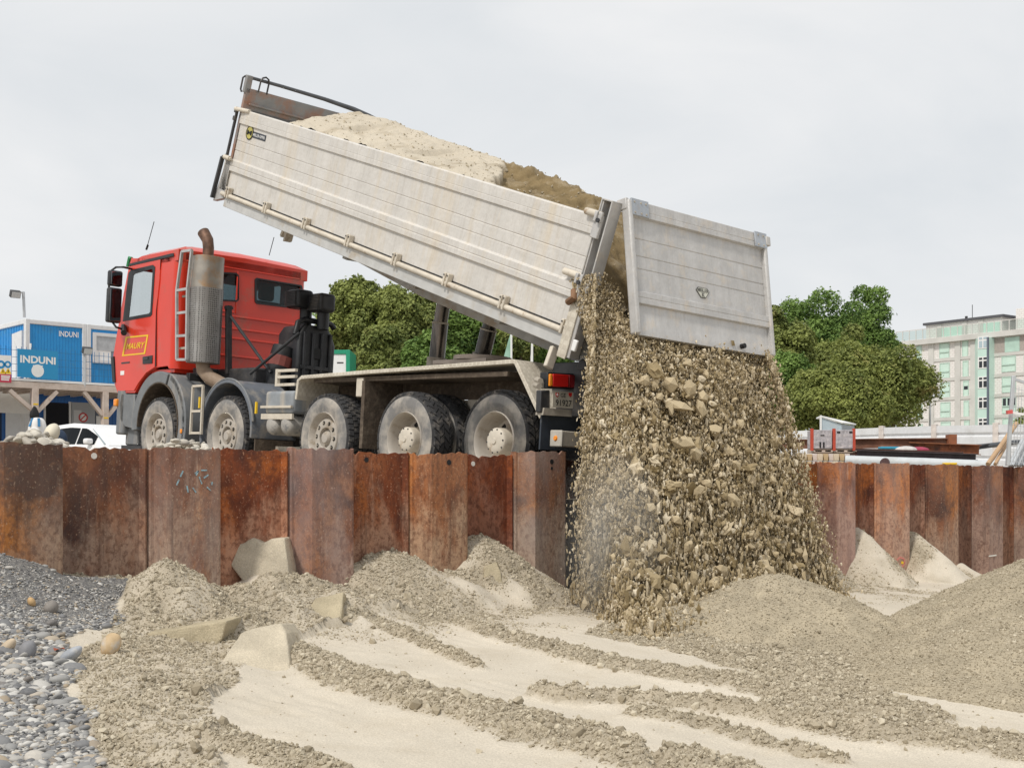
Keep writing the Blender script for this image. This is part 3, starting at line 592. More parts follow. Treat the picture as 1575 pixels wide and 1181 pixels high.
# hinge tube and hinges along the bottom edge
m = MB(); m.tube([(-7.05, -.035, .160), (-.10, -.035, .160)], .030, 10); m.build('hinge_tube', CREAM, bed, smooth=True)
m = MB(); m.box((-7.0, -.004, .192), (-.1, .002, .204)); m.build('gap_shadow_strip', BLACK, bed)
for px, py in ((350, 302), (408, 325), (468.8, 349), (535, 375.8), (607.5, 404), (686, 436), (772.6, 470.5), (867.5, 508.6)):
    c = B(px, py, 1, -.04); m = MB()
    for d in (-.028, .028): m.box((c[0]+d-.016, -.075, .125), (c[0]+d+.016, -.004, .27))
    m.box((c[0]-.03, -.06, .195), (c[0]+.03, -.0045, .21)); h = m.build('hinge', CREAM, bed, bevel=.008)
    m = MB()
    for d in (-.028, .028): m.lathe([(0, .009), (.008, .008), (.008, 0)], Matrix.Translation((c[0]+d, -.075, .245)), 8)
    m.build('hinge_bolt', STEELD, h)
# rear corner post
m = MB(); m.box((.0, -.075, -.06), (.012, .07, 1.45)); m.box((.0, -.075, -.06), (.15, -.062, .58)); m.box((.0, .055, -.06), (.15, .07, 1.45)); m.box((.012, -.062, .0), (.03, .055, 1.44)); m.box((.135, -.075, -.06), (.15, .055, 1.45)); m.box((.0, -.075, 1.44), (.15, .07, 1.456))
m.build('corner_post', ALUG, bed, bevel=.005)
m = MB(); m.box((-.012, -.092, -.085), (.112, -.0755, .56)); m.build('post_cover', cp, bed, bevel=.004)
m = MB(); m.box((.0, BWD-.07, -.06), (.15, BWD+.075, 1.45)); m.build('corner_post', ALUG, bed, bevel=.005)
def latch(x, z, pipe, flip=False):
    m = MB(); m.box((x-.05, -.11, z-.12), (x+.05, -.076, z+.10)); m.box((x-.045, -.13, z+.03), (x-.01, -.1, z+.13)); m.box((x+.02, -.13, z+.03), (x+.055, -.1, z+.13)); l = m.build('latch', ALUG, bed, bevel=.008)
    MB().tube([(x+.03, -.118, z+.05), (x+.03, -.145, z+.05)], .022, 10).build('latch_pin', STEELD, l); MB().tube([(x+pipe[0], -.05, z+.10), (x+pipe[1], -.05, z+.10)], .034, 12).build('latch_tube', CREAM, l, smooth=True)
latch(.06, 1.20, (-.24, -.02)); latch(.03, .60, (-.28, -.03))
m = MB(); m.tube([(.0, -.10, .56), (.06, -.14, .50), (-.02, -.12, .44)], .035, 8); m.build('latch_hook', mat('rusty_latch', (.20, .11, .06), .8, var=.4), bed)
c = B(893.5, 528, 1, -.05); MB().box((c[0]-.06, -.11, .02), (c[0]+.0, -.076, .13)).build('post_stop', WHITE, bed, bevel=.01); c = B(914, 463, 1, -.05); MB().box((.10, -.1, .56), (.165, -.07, .66)).build('post_stop', ALUG, bed, bevel=.01)
MB().box((-.06, -.004, .24), (-.03, -.001, .29)).build('reflector', YELLOW, bed)
# headboard
hb = mat('worn_grey_paint', (.25, .25, .25), .55, var=.12, scale=6, dirt=(.36, .13, .045), dirt_amt=.55, dscale=2.0, bmp=.05)
hx = -7.02
m = MB(); m.box((hx-.05, -.01, .13), (hx, BWD+.01, 1.57)); hd = m.build('headboard', hb, bed, bevel=.008)
m = MB(); m.box((hx, .06, 1.36), (hx+.03, BWD-.06, 1.385)); m.build('headboard_rib', hb, hd, bevel=.005)
m = MB(); m.box((hx-.02, .15, 1.10), (hx+.012, BWD-.1, 1.30)); m.build('headboard_plate', mat('tread_plate_dark', (.13, .135, .145), .5, .3, bmp=.6, bscale=60), hd)
m = MB(); m.tube([(hx-.03, -.02, 1.705), (hx-.03, .5, 1.705), (hx-.03, 1.2, 1.695), (hx-.03, 1.7, 1.67), (hx-.01, BWD-.2, 1.64), (hx, BWD+.05, 1.60)], [.022, .024, .028, .034, .03, .025], 10); m.build('tarpaulin_roll', mat('dark_tarp', (.09, .095, .105), .7, var=.2), hd, smooth=True)
m = MB(); m.box((hx-.06, -.03, 1.50), (hx+.0, .06, 1.73)); m.box((hx-.06, BWD-.08, 1.5), (hx, BWD+.04, 1.62)); m.build_each('roll_bracket', hb, hd, bevel=.01)
m = MB()
for yy in (.16,): m.tube([(hx+.02, yy, 1.55), (hx+.03, yy, 1.70), (hx+.025, yy+.02, 1.74), (hx+.02, yy+.07, 1.76), (hx+.01, yy+.12, 1.74), (hx+.0, yy+.14, 1.70), (hx+.0, yy+.14, 1.55)], .012, 6)
m.tube([(hx-.07, -.03, 1.5), (hx-.09, -.04, 1.53), (hx-.09, -.04, 1.68), (hx-.05, -.03, 1.71)], .012, 6); m.build('rope_hook', STEELD, hd)
m = MB(); m.bar((-7.08, -.04, 1.30), (-7.10, -.045, .66), .03, .03, (0, 1, 0)); m.bar((-7.20, -.05, .62), (-7.24, -.06, .06), .035, .05, (0, 1, 0)); m.bar((-7.10, -.045, .66), (-7.20, -.05, .62), .03, .03); m.build('front_stay', STEELD, bed)
m = MB(); m.plate([(-7.26, .02), (-7.0, .10), (-7.0, .60), (-7.10, .66)], (), 1, -.03, .04); m.build('front_corner_gusset', ALUG, bed, bevel=.006)
m = MB(); m.tube([(-7.13, -.06, .63), (-6.98, -.06, .63)], .032, 10); m.tube([(-6.98, -.06, .63), (-6.95, -.06, .63)], .02, 8); m.tube([(-7.10, -.06, 1.27), (-6.8, -.02, 1.285)], .028, 10); m.build('front_latch', CREAM, bed, smooth=True)
m = MB(); m.box((-7.12, -.07, 1.12), (-7.06, -.03, 1.18)); m.box((-7.12, -.07, 1.22), (-7.06, -.03, 1.28)); m.build('front_hinge', STEELD, bed, bevel=.01)
# subframe under the bed, tapering to the front
m = MB()
for y in (.72, 1.36): m.plate([(-5.9, -.0), (-5.2, -.10), (-3.3, -.22), (-.6, -.22), (.0, -.10), (.0, .0)], (), 1, y, y+.08)
for x in (-4.9, -3.4, -1.8, -.6): m.box((x, .6, -.14), (x+.1, 1.56, -.002))
m.build('subframe', mat('grey_subframe', (.33, .32, .30), .6, dirt=(.25, .19, .13), dirt_amt=.3), bed, bevel=.008)
m = MB(); c = B(441, 374, 1, .78); m.plate([(c[0]-.09, .0), (c[0]+.22, .0), (c[0]+.10, -.08), (c[0]+.03, -.10), (c[0]+.02, -.24), (c[0]-.02, -.26), (c[0]-.03, -.14), (c[0]-.06, -.12), (c[0]-.10, -.22), (c[0]-.13, -.20), (c[0]-.10, -.08)], (), 1, .72, .84); m.build('locking_fork', CREAM, bed, bevel=.015)
m = MB(); m.plate([(.0, .62), (.28, .60), (.30, .66), (.03, .70)], (), 1, BWD-.3, BWD-.22); m.build('inner_flap', WHITE, bed)
# makers' badge on the side
cb = B(384, 204.5, 1, -.002); m = MB(); m.lathe([(.004, .085), (.008, .08), (.008, 0)], Matrix.Translation((cb[0], 0, cb[2])), 24); bd = m.build('badge', mat('badge_yellow', (.45, .40, .10), .5), bed)
m = MB(); m.lathe([(.0082, .092), (.011, .09), (.011, .080), (.0085, .078)], Matrix.Translation((cb[0], 0, cb[2])), 24); m.build('badge_ring', BLACK, bd)
a = Vector((cb[0]-.06, -.010, cb[2]-.03)); text('M', 'lettering', BLACK, a, Vector((.12, 0, 0)), Vector((0, 0, .06)), bd, .03)
p0 = B(392, 212, 1, 0); p1 = B(419, 217.5, 1, 0); m = MB(); x0, x1 = cb[0]+.09, cb[0]+.42; zc = cb[2]+.0
m.box((x0, -.006, zc-.048), (x1, .0, zc+.030)); m.build('badge_bar', flat('badge_dark', (.03, .035, .05), .5), bd, bevel=.003)
text('MEILLER KIPPER', 'lettering', WHITE, Vector((x0+.012, -.0075, zc-.026)), Vector((x1-x0-.024, 0, 0)), Vector((0, 0, .036)), bd, .01)
# ---- tailgate, swung open on its top hinges
tgo = TV(974, 516, 0, 1.78); ytg = tgo[1]
a1 = T(962, 306, 1, ytg); a2 = T(976, 514, 1, ytg); tilt = atan2(a2[0]-a1[0], a1[2]-a2[2])
TGM = Matrix.Translation((a2[0], ytg, a2[2])) @ Matrix.Rotation(-tilt, 4, 'Y'); GM = TM @ TGM
def Gt(px, py): p = hitM(px, py, 0, 0., GM); return p[1], p[2]
gw = Gt(1187, 551)[0]; gh = Gt(962, 306)[1]
seam = lambda z: [(0, z-.006), (-.006, z-.003), (-.006, z+.003), (0, z+.006)]
zl0, zl1 = Gt(976, 468)[1], Gt(976, 446)[1]; zr = Gt(962, 332)[1]
prof = [(0, 0), (.004, .0), (.004, Gt(978, 500)[1]), (0, Gt(978, 500)[1]+.01), (0, zl0), (.03, zl0+.012), (.03, (zl0+zl1)/2-.004), (.024, (zl0+zl1)/2), (.03, (zl0+zl1)/2+.004), (.03, zl1-.012), (0, zl1)]+seam(Gt(975, 412)[1])+seam(Gt(972, 392)[1])+seam(Gt(970, 365)[1])+[(0, zr), (.035, zr+.012), (.035, zr+.06), (.031, zr+.064), (.035, zr+.068), (.035, gh-.01), (.02, gh), (-.05, gh), (-.05, 0)]
tg = MB().prism(prof, 1, .0, gw).build('tailgate', ALUG, truck, bevel=.003, mtx=TGM)
m = MB(); m.box((-.055, -.012, .0), (.05, .045, gh-.01)); m.box((-.055, gw-.045, 0), (.05, gw+.01, gh-.12)); m.build_each('edge_post', ALUG, tg, bevel=.02, seg=3)
br = mat('bracket_steel', (.36, .39, .43), .5, .2, var=.2, dirt=(.35, .30, .26), dirt_amt=.3)
m = MB(); m.box((.036, .02, zr+.01), (.052, .26, gh+.004)); m.box((.036, gw-.20, zr+.01), (.052, gw+.0, gh+.004)); b_ = m.build_each('hinge_bracket', br, tg, bevel=.004)[0]
m = MB()
for y in (.06, .15, .22, gw-.15, gw-.06):
    for z in (zr+.035, gh-.03): m.lathe([(0, .011), (.007, .009), (.007, 0)], Matrix.Translation((.052, y, z)) @ Matrix.Rotation(pi/2, 4, 'Z'), 8)
m.build_each('bolt', DUSTY, b_)
m = MB(); m.box((-.06, gw-.02, gh-.12), (.06, gw+.055, gh-.02)); m.box((-.1, -.02, gh-.10), (.02, .02, gh+.01)); m.build_each('hinge_pin', ALUG, tg, bevel=.01)
ky, kz = Gt(1139, 533); m = MB(); m.tube([(.0, ky, kz), (.055, ky, kz)], .026, 12); m.build('rubber_buffer', BLACK, tg, bevel=.004)
by, bz = Gt(1080, 449.5); m = MB(); hexa = [(by-.105, bz+.012), (by-.07, bz+.045), (by+.07, bz+.045), (by+.105, bz+.012), (by+.035, bz-.06), (by-.035, bz-.06)]
FADE = flat('faded_black', (.10, .10, .095), .7); em = m.plate(hexa, (), 0, .0, .006).build('badge', FADE, tg); MB().plate([(by+(y-by)*.9, bz+(z-bz)*.86) for y, z in hexa], (), 0, .006, .008).build('badge_field', mat('badge_silver', (.55, .55, .48), .5), em)
text('MEILLER', 'lettering', FADE, Vector((.009, by-.085, bz-.002)), Vector((0, .17, 0)), Vector((0, 0, .036)), em, .02)
text('K', 'lettering', FADE, Vector((.009, by-.022, bz-.05)), Vector((0, .044, 0)), Vector((0, 0, .042)), em, .02)
# ================================================================== sheet-pile wall
WX, WI, PER, E0 = 1.41, 1.20, 1.2, -5.12
rm, rn, rpp = nodes('rusty_steel')
oi = rn.nodes.new('ShaderNodeObjectInfo'); tcr = rn.nodes.new('ShaderNodeTexCoord'); vm = rn.nodes.new('ShaderNodeVectorMath'); vm.operation = 'ADD'
cmb = rn.nodes.new('ShaderNodeMath'); cmb.operation = 'MULTIPLY'; cmb.inputs[1].default_value = 40; rn.links.new(oi.outputs['Random'], cmb.inputs[0])
rn.links.new(tcr.outputs['Object'], vm.inputs[0]); rn.links.new(cmb.outputs[0], vm.inputs[1])
def rnz(scale, stretch=(1, 1, 1), detail=6, rough=.6, dist=0.):
    mp_ = rn.nodes.new('ShaderNodeMapping'); mp_.inputs['Scale'].default_value = stretch; q_ = rn.nodes.new('ShaderNodeTexNoise'); q_.inputs['Scale'].default_value = scale; q_.inputs['Detail'].default_value = detail; q_.inputs['Roughness'].default_value = rough; q_.inputs['Distortion'].default_value = dist
    rn.links.new(vm.outputs[0], mp_.inputs[0]); rn.links.new(mp_.outputs[0], q_.inputs['Vector']); return q_.outputs[0]
k = ramp(rn, rnz(1.7, (1, 1, .6), 7, .62, .4), [(.30, (.075, .028, .018)), (.42, (.19, .066, .030)), (.54, (.27, .115, .055)), (.70, (.36, .19, .105))])
k = mixc(rn, ramp(rn, rnz(1.15, (1.2, 1.2, .55), 7, .62, .5), [(.515, 0), (.62, .9)]), k, (.48, .19, .05))
k = mixc(rn, ramp(rn, rnz(1.3, (1, 1, .7), 7, .65, .4), [(.52, 0), (.62, .92)]), k, (.055, .034, .032))
# pale sand dust sticking to the lower part
sx_ = rn.nodes.new('ShaderNodeSeparateXYZ'); rn.links.new(tcr.outputs['Object'], sx_.inputs[0]); mrz = rn.nodes.new('ShaderNodeMapRange'); mrz.inputs['From Min'].default_value = .15; mrz.inputs['From Max'].default_value = -.75; mrz.inputs['To Min'].default_value = -.12; mrz.inputs['To Max'].default_value = .20; rn.links.new(sx_.outputs['Z'], mrz.inputs['Value'])
ad = rn.nodes.new('ShaderNodeMath'); ad.operation = 'ADD'; rn.links.new(mrz.outputs[0], ad.inputs[0]); rn.links.new(rnz(2.1, (1, 1, .5), 8, .68, .3), ad.inputs[1])
k = mixc(rn, ramp(rn, ad.outputs[0], [(.485, 0), (.64, .76)]), k, (.45, .345, .27))
k = mixc(rn, ramp(rn, rnz(7, (1, 1, .07), 5, .7), [(.53, 0), (.70, .8)]), k, (.045, .022, .018))
k = mixc(rn, ramp(rn, rnz(11, (1, 1, .12), 4, .7), [(.60, 0), (.74, .6)]), k, (.46, .36, .29))
k = mixc(rn, ramp(rn, rnz(24, (1, 1, .8), 5, .7), [(.46, .0), (.62, .65)]), k, (.10, .042, .026))
k = mixc(rn, ramp(rn, rnz(55, (1, 1, 1), 3), [(.60, .0), (.70, .55)]), k, (.52, .38, .28))
mr_ = rn.nodes.new('ShaderNodeMapRange'); mr_.inputs['To Min'].default_value = .78; mr_.inputs['To Max'].default_value = 1.28
sm_ = rn.nodes.new('ShaderNodeMath'); sm_.operation = 'FRACT'; sm2 = rn.nodes.new('ShaderNodeMath'); sm2.operation = 'MULTIPLY'; sm2.inputs[1].default_value = 7.3; rn.links.new(oi.outputs['Random'], sm2.inputs[0]); rn.links.new(sm2.outputs[0], sm_.inputs[0]); rn.links.new(sm_.outputs[0], mr_.inputs[0])
hv = rn.nodes.new('ShaderNodeHueSaturation'); hv.inputs['Saturation'].default_value = 1.02; rn.links.new(k, hv.inputs['Color']); rn.links.new(mr_.outputs[0], hv.inputs['Value']); gmx = mixc(rn, 1., mixc(rn, ramp(rn, rnz(3, (1, 1, .5), 5), [(.3, .0), (.7, .8)]), hv.outputs[0], (.34, .265, .235)), hv.outputs[0]); gm_ = [q_ for q_ in rn.nodes if q_.type == 'MIX'][-1]; rn.links.new(oi.outputs['Alpha'], gm_.inputs[0])
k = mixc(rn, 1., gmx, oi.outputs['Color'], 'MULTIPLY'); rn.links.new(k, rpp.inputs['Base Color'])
rpp.inputs['Roughness'].default_value = .78; rpp.inputs['Specular IOR Level'].default_value = .3; bump(rn, rpp, rnz(34, (1, 1, .6), 5, .7), .5, .012)
RUST = rm
BLUEP = mat('pale_blue_paint', (.27, .42, .48), .8, var=.3, scale=40, dirt=(.22, .12, .08), dirt_amt=.5, dscale=30); PINKP = flat('pink_paint', (.62, .22, .18), .7); PALE = flat('pale_plug', (.66, .63, .58), .7); RUSTD = flat('rusty_plug', (.30, .22, .17), .8)
def pile(pl, ztop, seed, name='sheet_pile'):
    """one steel pile: polyline (y, x) swept from below the pit floor to a slightly ragged top"""
    pts = []
    for (y0, x0), (y1, x1) in zip(pl[:-1], pl[1:]):
        n = max(1, int(hypot(y1-y0, x1-x0)/.035)); pts += [(y0+(y1-y0)*i/n, x0+(x1-x0)*i/n) for i in range(n)]
    pts.append(pl[-1]); N = len(pts); rs = np.random.default_rng(seed)
    zt = ztop+.006*rs.normal(size=N).clip(-2, 2)+.003*np.sin(np.arange(N)*.35+seed)-.018*(rs.random(N) < .05)
    V = []; zs = (-2.6, -.9, -.2, .0)
    for off in (0, -.016):
        for (y, x), z in zip(pts, zt):
            V += [(x+off, y, zz) for zz in zs]+[(x+off, y, z)]
    F = []; M_ = len(zs)+1
    for i in range(N-1):
        for j in range(M_-1):
            a = i*M_+j; F += [(a, a+M_, a+M_+1, a+1)]; b = a+N*M_; F += [(b, b+1, b+M_+1, b+M_)]
        a = i*M_+M_-1; F += [(a, a+M_, a+M_+N*M_, a+N*M_)]
    for i in (0, N-1):
        for j in range(M_-1): a = i*M_+j; F += [(a, a+1, a+1+N*M_, a+N*M_)]
    mb = MB(); mb.add(V, F); return mb.build(name, RUST)
TOPS_O = {0: 682, 1: 690, 2: 690.5, 3: 697, 4: 695, 8: 711.5, 9: 712.5, 10: 714.5, 11: 716.5}
TOPS_I = {-1: 681, 0: 688.5, 1: 691.5, 2: 696.5, 3: 700.5, 4: 706, 7: 712, 8: 713.5, 9: 714.5, 10: 716, 11: 717.5}
LAB_O = {0: 'wide brown protruding pile with gravel banked against its foot', 1: 'protruding pile with pale blue paint scrawled across its upper half', 2: 'protruding pile with purplish grey bloom, below the middle truck axle',
 3: 'protruding pile with bright orange and yellow rust patch, below the fourth axle', 4: 'grey-brown protruding pile at the edge of the dark gap beside the falling sand',
 8: 'first protruding pile to emerge from behind the falling sand on its far side', 9: 'protruding pile with a pink painted 2 near its foot', 10: 'protruding pile narrowing to a pointed foot between two sand slips', 11: 'dark protruding pile with a short white paint dash low down'}
LAB_I = {0: 'broad recessed pile with a round white plug near its top', 1: 'dark red recessed pile with a smooth sand slab slumped at its foot', 2: 'recessed pile with a black hole at the top and a rounded sand heap below', 3: 'deep red recessed pile with a white plug and a high sand heap below',
 4: 'recessed pile lost in the dark gap beside the falling sand', 7: 'recessed pile half covered by the far edge of the falling sand', 8: 'dark recessed pile with a tall sand slip beside the pile marked 2', 9: 'recessed pile holding the pale sand slip behind the pile marked 2', 10: 'narrow dark recessed pile just before the pile with a white dash', 11: 'last recessed pile at the edge of the picture, above the big sand pile'}
GRP = 'rusty interlocking sheet piles of the retaining wall'
PO, PI_ = {}, {}
# (tint, and how little grey bloom: 1 none, 0 much)
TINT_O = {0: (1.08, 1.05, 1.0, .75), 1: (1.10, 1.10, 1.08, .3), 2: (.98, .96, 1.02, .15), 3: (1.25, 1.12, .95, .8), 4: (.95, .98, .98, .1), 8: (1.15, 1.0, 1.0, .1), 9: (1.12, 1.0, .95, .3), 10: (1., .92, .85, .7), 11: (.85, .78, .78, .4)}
TINT_I = {0: (.86, .80, .76, .7), 1: (.95, .72, .62, 1), 2: (.95, .76, .66, 1), 3: (.85, .55, .48, 1), 4: (.2, .18, .18, 1), 8: (.62, .48, .44, 1), 9: (.66, .50, .44, 1), 10: (.58, .44, .40, 1), 11: (.6, .47, .42, 1)}  # near-black entry paints the shade of the gap into that pile's colour
for kk in range(-6, 20):
    e = E0+PER*kk
    def top(tb, px_y, x):
        if kk in tb:
            # height of the measured top edge at this pile
            d = np.array([x, px_y, 0])-CAM; Y = d @ FWD; return (750-tb[kk])/2000*Y
        return .30+.01*sin(kk*3.1)
    dp = .30 if kk in (4, 5) else 0  # extra depth beside the fall, added so the recess shades itself
    PO[kk] = pile([(e-.478, WI-.02), (e-.462, WI+.016), (e-.44, WI+.02), (e-.40, WX), (e-.02, WX), (e, WX-.008), (e+.05, WI+.012)], top(TOPS_O, e-.2, WX), 100+kk)
    PI_[kk] = pile([(e+.055, WI-.004), (e+.08, WI-.03-dp), (e+.67, WI-.03-dp), (e+.70, WI+.008), (e+.713, WI+.004)], top(TOPS_I, e+.4, WI), 200+kk)
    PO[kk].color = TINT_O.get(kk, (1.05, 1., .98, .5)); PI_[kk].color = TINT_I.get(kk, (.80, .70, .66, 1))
    tag(PO[kk], 'rusty '+LAB_O.get(kk, 'protruding pile hidden by the falling sand or frame edge'), 'sheet pile', GRP)
    tag(PI_[kk], 'rusty '+LAB_I.get(kk, 'recessed pile hidden by the falling sand or frame edge'), 'sheet pile', GRP)
def disc(px, py, r, par, m_, x=WX):
    c = W_(px, py, 0, x); q_ = MB(); q_.lathe([(0, r), (.003, r), (.003, 0)], Matrix.Translation((c[0]+.0005, c[1], c[2])) @ Matrix.Rotation(pi/2, 4, 'Z'), 14); q_.build('lifting_hole', m_, par)
disc(144, 701, .022, PI_[0], PALE, WI-.03)
disc(563, 707, .022, PI_[2], BLACK, WI-.03); disc(690, 711, .024, PO[3], BLACK); disc(727, 713, .022, PI_[3], PALE, WI-.03); disc(848, 710, .023, PO[4], BLACK); disc(848, 720, .015, PO[4], BLACK)
def strokes(par, ls, w, m_, x, name):
    q_ = MB()
    for l in ls:
        P_ = [Vector(W_(px, py, 0, x+.004)) for px, py in l]
        for a, b in zip(P_[:-1], P_[1:]): q_.bar(a, b, w, .004, (1, 0, 0))
    q_.build(name, m_, par)
strokes(PO[1], [[(281,724),(277,733)],[(275,737),(271,746)],[(299,728),(305,724),(301,731)],[(309,723),(318,723)],[(287,747),(289,757)],[(296,750),(301,757)],[(306,733),(310,744)],[(313,735),(320,730)],[(318,749),(324,755)],[(326,741),(325,746)]], .010, BLUEP, WX, 'paint_scrawl')
strokes(PO[9], [[(1379,861),(1384,857),(1390,859),(1391,866),(1386,873),(1380,880)],[(1380,880),(1388,877)]], .022, PINKP, WX, 'painted_numeral'); strokes(PO[9], [[(1386,864.5),(1389,865.5)]], .03, YELLOW, WX, 'paint_dot')
strokes(PO[11], [[(1520.5,855),(1532,853.5)]], .018, PALE, WX, 'paint_dash')
# ================================================================== ground
def polyd(x, y, pts):
    """distance to a polyline and parameter along it"""
    best = np.full(x.shape, 1e9); par = np.zeros(x.shape); n = len(pts)-1
    for i in range(n):
        ax, ay = pts[i][:2]; bx, by = pts[i+1][:2]; dx, dy = bx-ax, by-ay; t_ = np.clip(((x-ax)*dx+(y-ay)*dy)/(dx*dx+dy*dy), 0, 1)
        d_ = np.hypot(x-ax-t_*dx, y-ay-t_*dy); m_ = d_ < best; best = np.where(m_, d_, best); par = np.where(m_, (i+t_)/n, par)
    return best, par
RIDGES = [([(405,1000),(460,1018),(560,1063),(680,1098),(800,1128),(900,1155),(1010,1185),(1130,1215)], .15, .30, .11),
          ([(560,962),(610,975),(650,992),(700,1014),(735,1030)], .13, .05, .06),
          ([(800,1074),(870,1081),(1000,1088),(1100,1098),(1180,1110),(1250,1128),(1330,1140),(1430,1150),(1560,1165)], .05, .24, .10),
          ([(960,1096),(1080,1118),(1180,1148),(1290,1175)], .12, .06, .05),
          ([(690,958),(760,982),(850,1006),(950,1030),(1050,1045),(1150,1058),(1260,1090),(1400,1110)], .10, .26, .08),
          ([(300,1132),(370,1155),(440,1175),(520,1205)], .12, .18, .07)]
RW = [([G(*p) for p in pts], w0, w1, h) for pts, w0, w1, h in RIDGES]
def cone(px, py, x, slope, sx=1., sy=1., r0=.08): p = W_(px, py, 0, x); return (p[0], p[1], p[2], slope, sx, sy, r0)
CONES = [cone(400, 872, 1.25, .75, 1, 1.05), cone(600, 844, 1.25, .66, 1, .9, .12), cone(735, 819, 1.22, .85, 1, .9), cone(780, 850, 1.3, .75),
         cone(258, 880, 1.95, .66, .85, 1.0, .07), cone(690, 876, 1.5, .6), cone(860, 905, 1.45, .5, 1, .8),
         cone(1318, 812, 1.24, 1.05, .95, 1.15), cone(1402, 817, 1.24, 1.0, .9, 1.15), cone(1450, 862, 1.5, .8, 1, .8, .06), cone(1475, 864, 1.4, .75), cone(1250, 850, 1.3, .9), cone(1545, 868, 1.3, .8)]
def G2(px, py, D): return CAM+D*ray(px, py)
for px, py, D, s, sx, sy, r0 in ((445, 897, 9.6, .42, 1, .8, .25), (560, 905, 10.2, .35, 1, .9, .2), (640, 925, 10.4, .35, 1, .8, .15), (235, 1085, 7.4, .40, .9, .9, .25), (175, 1020, 7.9, .45, .6, 1.1, .15)):
    p = G2(px, py, D); CONES.append((p[0], p[1], p[2], s, sx, sy, r0))
GBY = [W_(px, py, 0, 1.45) for px, py in ((-300, 800), (-130, 832), (0, 852), (60, 866), (100, 884), (160, 892), (205, 892), (250, 925), (330, 980))]
GBh = [max(0., p[2]-float(zbase(1.45, p[1]))) for p in GBY]
def gbank(x, y): return zbase(x, y)+np.interp(y, [p[1] for p in GBY], GBh)*np.exp(-np.clip(x-1.45, 0, 9)/.95)*np.clip(1.02-.16*(x-1.45), 0, 1)
GZ = [W_(110, 870, 0, 1.3)[:2], W_(214, 893, 0, 1.42)[:2], W_(192, 925, 0, 1.95)[:2], W_(152, 965, 0, 2.6)[:2]]+[G(*p)[:2] for p in ((122, 1000), (105, 1040), (118, 1080), (140, 1120), (160, 1200), (170, 1300))]+[np.array((8.5, -12.)), np.array((.9, -12.))]
def inpoly(x, y, P):
    c = np.zeros(x.shape, bool); n = len(P)
    for i in range(n):
        x0, y0 = P[i]; x1, y1 = P[(i+1) % n]; c ^= ((y0 > y) != (y1 > y)) & (x < (x1-x0)*(y-y0)/(y1-y0+1e-12)+x0)
    return c
def conef(x, y, c, nzv=0.):
    px, py, pz, s, sx, sy, r0 = c; d = np.hypot((x-px)*sx, (y-py)*sy); return pz-s*(np.sqrt(d*d+r0*r0)-r0)+nzv
